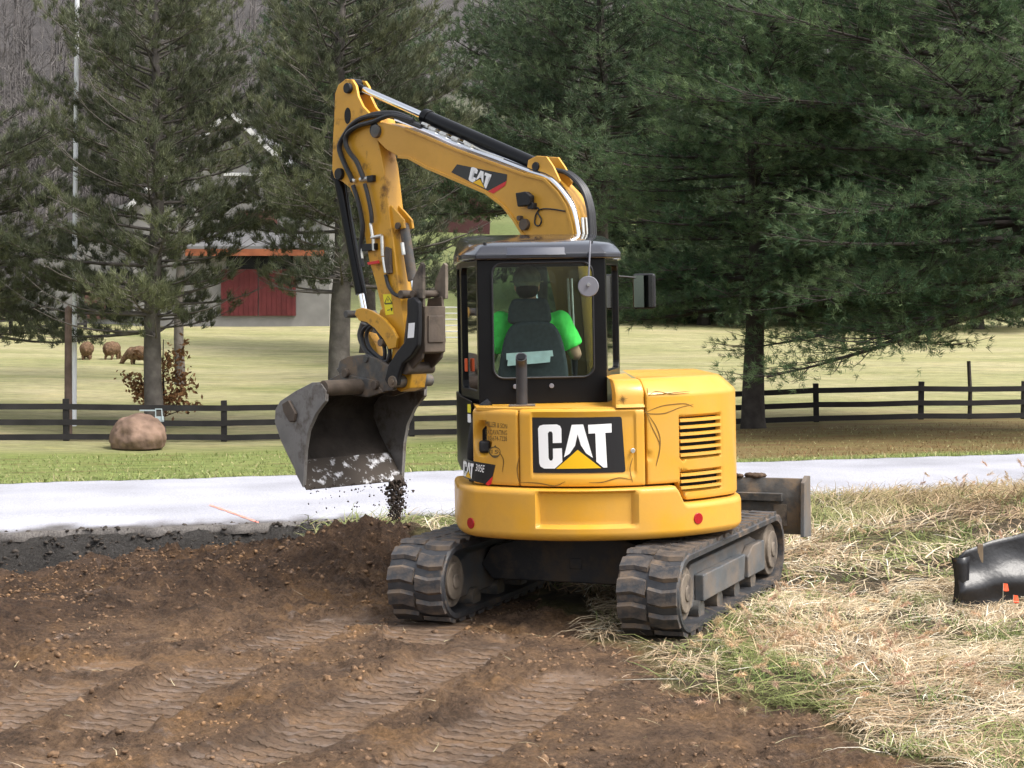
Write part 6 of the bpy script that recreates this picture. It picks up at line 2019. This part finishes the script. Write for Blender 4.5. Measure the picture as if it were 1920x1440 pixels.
# low shed with dark red roof on the green hill
s0 = at(868, 352, 132)
zb = gz(s0.x, 132)
M['dim_red'] = mat_simple('dim_red_boards', (0.07, 0.022, 0.022), 0.8)
shed = empty('shed', (s0.x, 132, zb)); tag(shed, 'far low shed with a dark red roof on the green hill under the boom', 'shed')
hz_ = max(s0.z - zb, 1.5)
mb = MB(); mb.box((0, 1.5, hz_ / 2 - 0.5), (4.0, 3, hz_ + 1)); mb.build('wall', M['dim_red'], shed, smooth=None)
mb = MB(); mb.prism([(-0.4, hz_ - 0.05), (1.5, hz_ + 1.1), (3.4, hz_ - 0.05), (3.4, hz_ + 0.1), (1.5, hz_ + 1.3), (-0.4, hz_ + 0.1)], -2.3, 2.3, lambda a, b, t: (t, a, b)); mb.build('roof', mat_simple('dark_red_roof', (0.10, 0.03, 0.03), 0.7), shed, smooth=None)
# white tube gate left of the cab
gx0, gy0, gz0 = ground_at(846, 82)
gate = empty('gate', (gx0, gy0, gz0)); tag(gate, 'white livestock gate just left of the excavator cab, beyond the pasture', 'gate')
for k in range(6):
    mb = MB(); zz_ = 0.25 + k * 0.28; mb.tube([(-0.9, 0, zz_), (1.6, 0, zz_)], 0.03, 8); mb.build('rail', M['barn_trim'], gate)
for xx in (-0.9, 1.6):
    mb = MB(); mb.tube([(xx, 0, -0.2), (xx, 0, 1.75)], 0.045, 8); mb.build('upright', M['barn_trim'], gate)
# wire line along the hill: thin pale rail

# ------------------------------------------------------------------ silt fence and flags at the right
M['silt'] = mat_simple('black_silt_fabric', (0.012, 0.012, 0.014), 0.36, 0, 0.5, 0.2, 6, 0.15, 30)
sf0 = np.array([2.98, 11.75]); sf = empty('silt_fence', (sf0[0], sf0[1], gz(*sf0))); tag(sf, 'sagging black silt fence fabric at the right edge of the grass', 'silt fence')
nx_, nz_ = 60, 16
vs = []
for i in range(nx_ + 1):
    t = i / nx_; x = t * 3.0
    for j in range(nz_ + 1):
        s = j / nz_
        top_ = float(np.interp(x, [0, 0.05, 0.22, 0.5, 1.5, 3.0], [0.42, 0.47, 0.54, 0.57, 0.62, 0.66])) - 0.02 * math.sin(x * 6.5)
        bel = math.exp(-((s - 0.48) / 0.16) ** 2)
        y = 0.22 * x - 0.06 * bel * (0.75 + 0.25 * math.sin(x * 2.7 + 1)) + 0.05 * s * math.sin(x * 4.2) - 0.10 * (1 - s) ** 2 + 0.012 * math.sin(x * 17 + 9 * s) * s * (1 - s) * 4
        z = s * top_ - 0.05
        vs.append((x - 0.03 * (1 - s) + 0.02 * s * math.sin(x * 5), y, z))
fs = [(i * (nz_ + 1) + j, (i + 1) * (nz_ + 1) + j, (i + 1) * (nz_ + 1) + j + 1, i * (nz_ + 1) + j + 1) for i in range(nx_) for j in range(nz_)]
mb = MB(); mb.add(vs, fs); fab = mb.build('fabric', M['silt'], sf, smooth=70)
so_ = fab.modifiers.new('solid', 'SOLIDIFY'); so_.thickness = 0.006
mb = MB()
vs = []
for k in range(13):
    t = k / 12
    w0 = -0.05 + 0.02 * math.sin(t * 5); w1 = 0.07 - 0.02 * t
    z = 0.37 - 0.52 * t; y = -0.035 - 0.03 * t - 0.07 * max(0, t - 0.7) * 3
    vs += [(w0, y + 0.03, z), ((w0 + w1) / 2, y - 0.012, z), (w1, y + 0.012, z + 0.01)]
mb.add(vs, [(3 * i + j, 3 * i + j + 1, 3 * i + j + 4, 3 * i + j + 3) for i in range(12) for j in range(2)]); ff = mb.build('folded_end', M['silt'], sf, smooth=70)
so_ = ff.modifiers.new('solid', 'SOLIDIFY'); so_.thickness = 0.006
for xx in (0.16, 1.55, 2.9):
    mb = MB(); mb.box((xx, 0.06 + 0.05 * xx, 0.2), (0.04, 0.035, 0.50)); mb.build('stake', mat_simple('stake_wood', (0.20, 0.15, 0.10), 0.85, 0, 0.2, 0.3, 9), sf, bevel=0.004)
M['flag'] = mat_simple('orange_flag', (0.85, 0.10, 0.03), 0.5)
for (px, py, lab) in ((1880, 1102, 'orange-red marking flag against the black silt fence'), (1899, 1124, 'faded orange marking flag in the grass below the silt fence')):
    Yf = 11.45
    p = at(px, py, Yf); zg_ = gz(p.x, Yf)
    fl = empty('marking_flag', (p.x, Yf, zg_)); tag(fl, lab, 'flag', 'marking flags')
    hh = p.z - zg_
    mb = MB(); mb.tube([(0, 0, -0.05), (0.004, 0, hh + 0.03)], 0.0025, 5); mb.build('wire', M['fitting'], fl)
    mb = MB(); mb.add([(0.002, 0, hh + 0.03), (0.035, 0.01, hh + 0.024), (0.04, -0.004, hh - 0.02), (0.02, 0.004, hh - 0.028), (0.002, 0, hh - 0.018)], [(0, 1, 2, 3, 4)]); fo = mb.build('flag_sheet', M['flag'], fl, smooth=None)
    so_ = fo.modifiers.new('solid', 'SOLIDIFY'); so_.thickness = 0.001

# ------------------------------------------------------------------ loose soil
M['clod'], nt0, b0_ = new_mat('soil_clods')
tc0 = nt0.nodes.new('ShaderNodeTexCoord')
nt0.links.new(soil_colour(nt0.nodes, nt0.links, tc0.outputs['Object']), b0_.inputs['Base Color'])
b0_.inputs['Roughness'].default_value = 0.9; b0_.inputs['Specular IOR Level'].default_value = 0.2
bm = bmesh.new(); bmesh.ops.create_icosphere(bm, subdivisions=1, radius=1)
IV = np.array([v.co[:] for v in bm.verts]); IF = np.array([[v.index for v in f.verts] for f in bm.faces]); bm.free()
bm = bmesh.new(); bmesh.ops.create_icosphere(bm, subdivisions=2, radius=1)
IV2 = np.array([v.co[:] for v in bm.verts]); IF2 = np.array([[v.index for v in f.verts] for f in bm.faces]); bm.free()


def lumps(name, pos, size, g, mat, iv=IV, if_=IF, flat=0.7, parent=None):
    n = len(pos); m = len(iv)
    jit = 1 + 0.36 * g.normal(size=(n, m, 1)).clip(-1.6, 1.6)
    sc = size[:, None, None] * np.stack([g.uniform(0.7, 1.4, n), g.uniform(0.7, 1.3, n), g.uniform(0.5, 0.95, n) * flat / 0.7], 1)[:, None, :]
    a = g.uniform(0, 2 * np.pi, n)
    V_ = iv[None] * jit * sc
    x = V_[..., 0] * np.cos(a)[:, None] - V_[..., 1] * np.sin(a)[:, None]; y = V_[..., 0] * np.sin(a)[:, None] + V_[..., 1] * np.cos(a)[:, None]
    V_ = np.stack([x, y, V_[..., 2]], 2) + pos[:, None, :]
    F_ = if_[None] + (np.arange(n) * m)[:, None, None]
    return mesh_np(name, V_.reshape(-1, 3), F_.reshape(-1, 3), mat, parent, smooth=False)


g = np.random.RandomState(17)
def scatter(n, x0, x1, y0, y1, cond):
    X = g.uniform(x0, x1, n); Y = g.uniform(y0, y1, n)
    k = cond(X, Y)
    return X[k], Y[k]
X1, Y1 = scatter(15000, -4.6, 3.0, 7.2, 13.2, lambda X, Y: (np.abs(X) < 0.34 * Y) & (dirt_mask(X, Y) > 0.6) & (fbm(X * 1.6, Y * 1.6, 3, 61) > -0.12 * g.rand(len(X)) * 2))
X2, Y2 = scatter(11000, -6.5, 1.0, 12.8, 19.0, lambda X, Y: (np.abs(X) < 0.36 * Y) & (dirt_mask(X, Y) > 0.55) & (road_q(X, Y) < -0.2))
X = np.concatenate([X1, X2]); Y = np.concatenate([Y1, Y2])
sz = 0.0045 + 0.015 * g.rand(len(X)) ** 3.5 + np.where(Y > 12.8, 0.002, 0)
big = g.rand(len(X)) < 0.008; sz[big] *= 2.0
_, insd = detail(X, Y, np.ones_like(X))
keep = (g.rand(len(X)) > 0.8 * insd)
X, Y, sz = X[keep], Y[keep], sz[keep]
pos = np.stack([X, Y, height(X, Y) + sz * 0.0], 1)
tag(lumps('soil_clods', pos, sz, g, M['clod']), 'crumbled brown soil clods over the dug ground', 'soil', kind='stuff')
# dark road-base lumps along the cut
S = g.uniform(-1.5, 5.4, 2600); T = 0.05 - 0.62 * g.rand(2600) ** 1.1
X = ROAD_P[0] + S * ROAD_D[0] + (T + 0.06) * ROAD_N[0]; Y = ROAD_P[1] + S * ROAD_D[1] + (T + 0.06) * ROAD_N[1]
szb = 0.006 + 0.026 * g.rand(2600) ** 4
on = T > -0.05
zb = np.where(on, ROAD_Z + 0.0, height(X, Y) + szb * 0.3)
M['dark_lump'] = mat_simple('dark_road_base', (0.062, 0.052, 0.044), 0.95, 0, 0.15, 0.55, 5, 0.8, 60)
tag(lumps('road_base_rubble', np.stack([X, Y, zb], 1), szb, g, M['dark_lump']), 'dark broken road base along the cut pavement edge', 'rubble', kind='stuff')
# soil dribbling off the bucket lip
cnr = Vector(BP(lip[0], lip[1], 0.42)); cnr = (Matrix.Rotation(ROLL, 3, 'Y') @ cnr) + EX
n = 1900
tt = g.rand(n) ** 0.8
o1 = 0.45 + 0.05 * g.normal(size=n) * (1.2 - 0.5 * tt)
side_n = g.rand(n) < 0.06
o1[side_n] = g.uniform(-0.5, 0.5, side_n.sum())
base_p = np.array([(Matrix.Rotation(ROLL, 3, 'Y') @ Vector(BP(lip[0] - 0.02, lip[1], o))) + EX for o in o1])
drop = np.where(side_n, 0.22 * g.rand(n) ** 2, 0.36 * tt)
base_p[:, 2] -= drop + 0.0; base_p[:, 0] += g.normal(size=n) * 0.015; base_p[:, 1] += g.normal(size=n) * 0.03
szf = np.where(side_n, 0.003 + 0.006 * g.rand(n), 0.0025 + 0.016 * g.rand(n) ** 5 * (1.3 - tt))
M['wet_soil'] = mat_simple('wet_dark_soil', (0.045, 0.033, 0.026), 0.85, 0, 0.3, 0.4, 20)
tag(lumps('falling_soil', base_p, szf, g, M['wet_soil'], flat=1.0), 'dark soil crumbling from the corner of the bucket lip', 'soil', kind='stuff')

# ------------------------------------------------------------------ grass and straw
M['straw'] = mat_attr('straw_blades', 0.75, 0.2)
def blades(name, X, Y, Z, L, W, az, lift, arch, col, mat, seg=3, g=None):
    """ribbon blades: leave the root along az, rise by lift*L and arch over"""
    n = len(X)
    s = np.linspace(0, 1, seg + 1)[None, :]
    d = np.stack([np.cos(az), np.sin(az)], 1)
    curl = g.uniform(-0.6, 0.6, n)[:, None] * s
    ca_, sa_ = np.cos(curl), np.sin(curl)
    hx = (d[:, 0:1] * ca_ - d[:, 1:2] * sa_) * s * L[:, None]; hy = (d[:, 0:1] * sa_ + d[:, 1:2] * ca_) * s * L[:, None]
    cosl = np.sqrt(np.clip(1 - lift ** 2, 0.02, 1))[:, None]
    px_ = X[:, None] + hx * cosl; py_ = Y[:, None] + hy * cosl
    pz_ = Z[:, None] + L[:, None] * (lift[:, None] * s - arch[:, None] * s ** 2)
    C_ = np.stack([px_, py_, pz_], 2)
    side_ = np.stack([-d[:, 1], d[:, 0], g.uniform(-0.5, 0.5, n)], 1); side_ /= np.linalg.norm(side_, axis=1, keepdims=True)
    wd_ = W[:, None] * (1 - s * 0.8) * 0.5
    Lf = C_ - side_[:, None, :] * wd_[:, :, None]; Rt = C_ + side_[:, None, :] * wd_[:, :, None]
    V_ = np.stack([Lf, Rt], 2).reshape(-1, 3)
    m = 2 * (seg + 1)
    b = (np.arange(n) * m)[:, None] + (np.arange(seg) * 2)[None, :]
    F_ = np.stack([b, b + 1, b + 3, b + 2], 2).reshape(-1, 4)
    return mesh_np(name, V_, F_, mat, attr={'tint': np.repeat(np.clip(col, 0, 1), m, 0)})


g = np.random.RandomState(29)
def grass_pts(n, x0, x1, y0, y1, lo=0.45):
    X = g.uniform(x0, x1, n); Y = g.uniform(y0, y1, n)
    k = (dirt_mask(X, Y) < lo) & (road_q(X, Y) < -0.02) & (np.abs(X) < 0.36 * Y + 0.3)
    # none inside the footprint of the belts
    dx = X - EX.x; dy = Y - EX.y
    u = dx * cp - dy * sp; v = dx * sp + dy * cp
    k &= ~((np.abs(np.abs(u) - 0.79) < 0.26) & (np.abs(v) < 1.3))
    return X[k], Y[k]
def tones(n, base, var=0.3): return np.array(base)[None] * g.uniform(1 - var, 1 + var, (n, 1)) * g.uniform(0.93, 1.07, (n, 3))
# lying straw, near
def straw(name, n, x0, x1, y0, y1, lmin, lmax, wmin, wmax, label, lo=0.55):
    X, Y = grass_pts(n, x0, x1, y0, y1, lo)
    dens = fbm(X * 1.4, Y * 1.4, 3, 33)
    k = g.rand(len(X)) < np.clip(0.62 + 1.3 * dens, 0.12, 1)
    X, Y = X[k], Y[k]; m = len(X)
    az = 2.2 * fbm(X * 0.8, Y * 0.8, 2, 35) * 2 + g.normal(size=m) * 0.9 + 0.3
    L = g.uniform(lmin, lmax, m); lift = np.clip(g.beta(1.5, 3.0, m) * 1.0 + 0.28 * smoothstep(12.5, 16, Y) * g.rand(m), 0.03, 0.9); arch = lift * g.uniform(0.75, 1.15, m) * (1 - 0.45 * smoothstep(12.5, 17, Y))
    mix_ = np.clip(fbm(X * 0.9, Y * 0.9, 3, 37) * 1.1 + 0.55 + 0.3 * g.normal(size=m), 0, 1)[:, None]
    pale = np.array([0.74, 0.62, 0.43]); tan = np.array([0.44, 0.305, 0.18]); grn = np.array([0.25, 0.28, 0.10])
    col = pale * mix_ + tan * (1 - mix_)
    wh = g.rand(m) < 0.10; col[wh] = np.array([0.90, 0.83, 0.68])
    gr_ = (fbm(X * 1.1 + 5, Y * 1.1, 3, 39) + 0.14 * g.normal(size=m)) > 0.17
    col[gr_] = grn * g.uniform(0.7, 1.3, (gr_.sum(), 1))
    far_ = smoothstep(15, 18.5, Y)[:, None] * (g.rand(m, 1) < 0.72)
    col = col * (1 - far_) + grn * 0.95 * far_
    rosy = (smoothstep(2.6, 4.2, X) * smoothstep(13, 16, Y))[:, None]
    col = col * (1 - 0.6 * rosy) + np.array([0.42, 0.27, 0.17]) * 0.6 * rosy
    col *= g.uniform(0.55, 1.25, (m, 1))
    Z = height(X, Y) + g.uniform(-0.005, 0.05, m) * (1 - 0.6 * (lift > 0.5))
    tag(blades(name, X, Y, Z, L, g.uniform(wmin, wmax, m), az, lift, arch, col, M['straw'], 3, g), label, 'grass', kind='stuff')
    return m
cnt = straw('straw_mat', 62000, 0.5, 4.2, 7.3, 12.6, 0.08, 0.40, 0.003, 0.008, 'flattened pale straw and grass at the lower right')
cnt += straw('straw_verge', 56000, -2.9, 8.2, 12.4, 23.2, 0.18, 0.50, 0.007, 0.014, 'tan and green rough grass between the excavator and the road')
# green tufts
X, Y = grass_pts(1200, 0.45, 6.5, 7.3, 21.5, 0.6)
k = fbm(X * 1.2 + 4, Y * 1.2, 3, 41) > -0.02
X, Y = np.repeat(X[k], 13), np.repeat(Y[k], 13); m = len(X)
X = X + g.normal(size=m) * 0.035; Y = Y + g.normal(size=m) * 0.035
L = g.uniform(0.08, 0.24, m); lift = g.uniform(0.45, 0.95, m); arch = lift * g.uniform(0.2, 0.75, m)
col = tones(m, (0.17, 0.22, 0.075), 0.35)
tag(blades('green_tufts', X, Y, height(X, Y), L, g.uniform(0.005, 0.010, m) * (1 + 0.05 * np.clip(Y - 9, 0, 9)), g.uniform(0, 2 * np.pi, m), lift, arch, col, M['straw'], 3, g), 'green grass tufts growing through the straw', 'grass', kind='stuff')
# tall seed stems
X = np.concatenate([g.uniform(1.0, 2.3, 90), g.uniform(1.5, 5.5, 60), g.uniform(4.5, 6.6, 60)]); Y = np.concatenate([g.uniform(8.9, 10.8, 90), g.uniform(9.0, 14.0, 60), g.uniform(15.5, 21.0, 60)])
m = len(X); L = g.uniform(0.28, 0.55, m); lift = g.uniform(0.4, 0.97, m); arch = lift * g.uniform(0.05, 0.6, m); az = g.uniform(0, 2 * np.pi, m)
col = tones(m, (0.62, 0.48, 0.30), 0.25); Z = height(X, Y)
st = np.random.RandomState(2)
o = blades('seed_stems', X, Y, Z, L, np.full(m, 0.005), az, lift, arch, col, M['straw'], 4, st)
tag(o, 'tall dry seed stems standing out of the grass', 'grass', kind='stuff')
me = o.data; co = np.zeros(len(me.vertices) * 3); me.vertices.foreach_get('co', co); co = co.reshape(m, 10, 3)
tipc = co[:, 8:10].mean(1); prev = co[:, 6:8].mean(1); dirv = tipc - prev; dirv /= np.linalg.norm(dirv, axis=1, keepdims=True)
hp = (tipc[:, None, :] - dirv[:, None, :] * np.linspace(0, 0.06, 7)[None, :, None]).reshape(-1, 3); hd = np.repeat(dirv, 7, 0)
hn = needle_mesh('seed_heads', hp, hd, st, 9, 0.028, 0.005, np.repeat(tones(m, (0.60, 0.44, 0.29), 0.2), 7, 0), None, 0.7)
tag(hn, 'bristly seed heads on the dry stems', 'grass', kind='stuff')
# sparse straw bits on the bare soil
X, Y = scatter(900, -4.0, 2.6, 7.3, 13.0, lambda X, Y: (dirt_mask(X, Y) > 0.5) & (np.abs(X) < 0.34 * Y) & (g.rand(len(X)) < np.clip(0.16 + 0.55 * smoothstep(-0.2, 1.6, X), 0, 1)))
m = len(X)
tag(blades('straw_bits', X, Y, height(X, Y) + 0.012, g.uniform(0.04, 0.16, m), g.uniform(0.003, 0.006, m), g.uniform(0, 2 * np.pi, m), g.uniform(0.02, 0.5, m), g.uniform(0.02, 0.4, m), tones(m, (0.5, 0.42, 0.27), 0.3), M['straw'], 3, g), 'scattered straw bits on the bare soil', 'straw', kind='stuff')
# fringe of the far verge and short turf beyond the road
n = 26000
S = g.uniform(-6, 26, n); T = ROAD_W + 0.02 + 13.0 * g.rand(n) ** 2.2
X = ROAD_P[0] + S * ROAD_D[0] + T * ROAD_N[0]; Y = ROAD_P[1] + S * ROAD_D[1] + T * ROAD_N[1]
k = np.abs(X) < 0.32 * Y; X, Y, T = X[k], Y[k], T[k]; m = len(X)
short = smoothstep(0.9, 0.1, T - ROAD_W)
L = g.uniform(0.05, 0.10, m) + 0.13 * short * g.rand(m)
brown = (smoothstep(0.6, 2.4, T - ROAD_W) * smoothstep(-1.5, 4.0, X + 2.0 * fbm(X * .3, Y * .3, 2, 83)))[:, None]
cg = tones(m, (0.21, 0.25, 0.085), 0.35) * (1 - brown) + tones(m, (0.20, 0.125, 0.055), 0.4) * brown
dry = g.rand(m) < 0.15; cg[dry] = tones(dry.sum(), (0.42, 0.38, 0.2), 0.3)
tag(blades('verge_grass', X, Y, height(X, Y) - 0.005, L, g.uniform(0.012, 0.022, m), g.uniform(0, 2 * np.pi, m), g.uniform(0.4, 0.95, m), g.uniform(0.05, 0.5, m), cg, M['straw'], 2, g), 'short green grass on the far verge', 'grass', kind='stuff')
print('TRIS', sum(len(me.loops) - 2 * len(me.polygons) for me in bpy.data.meshes))
print('straw', cnt, 'tris', sum(sum(len(p.vertices) - 2 for p in me.polygons) for me in bpy.data.meshes if len(me.polygons) < 0) )
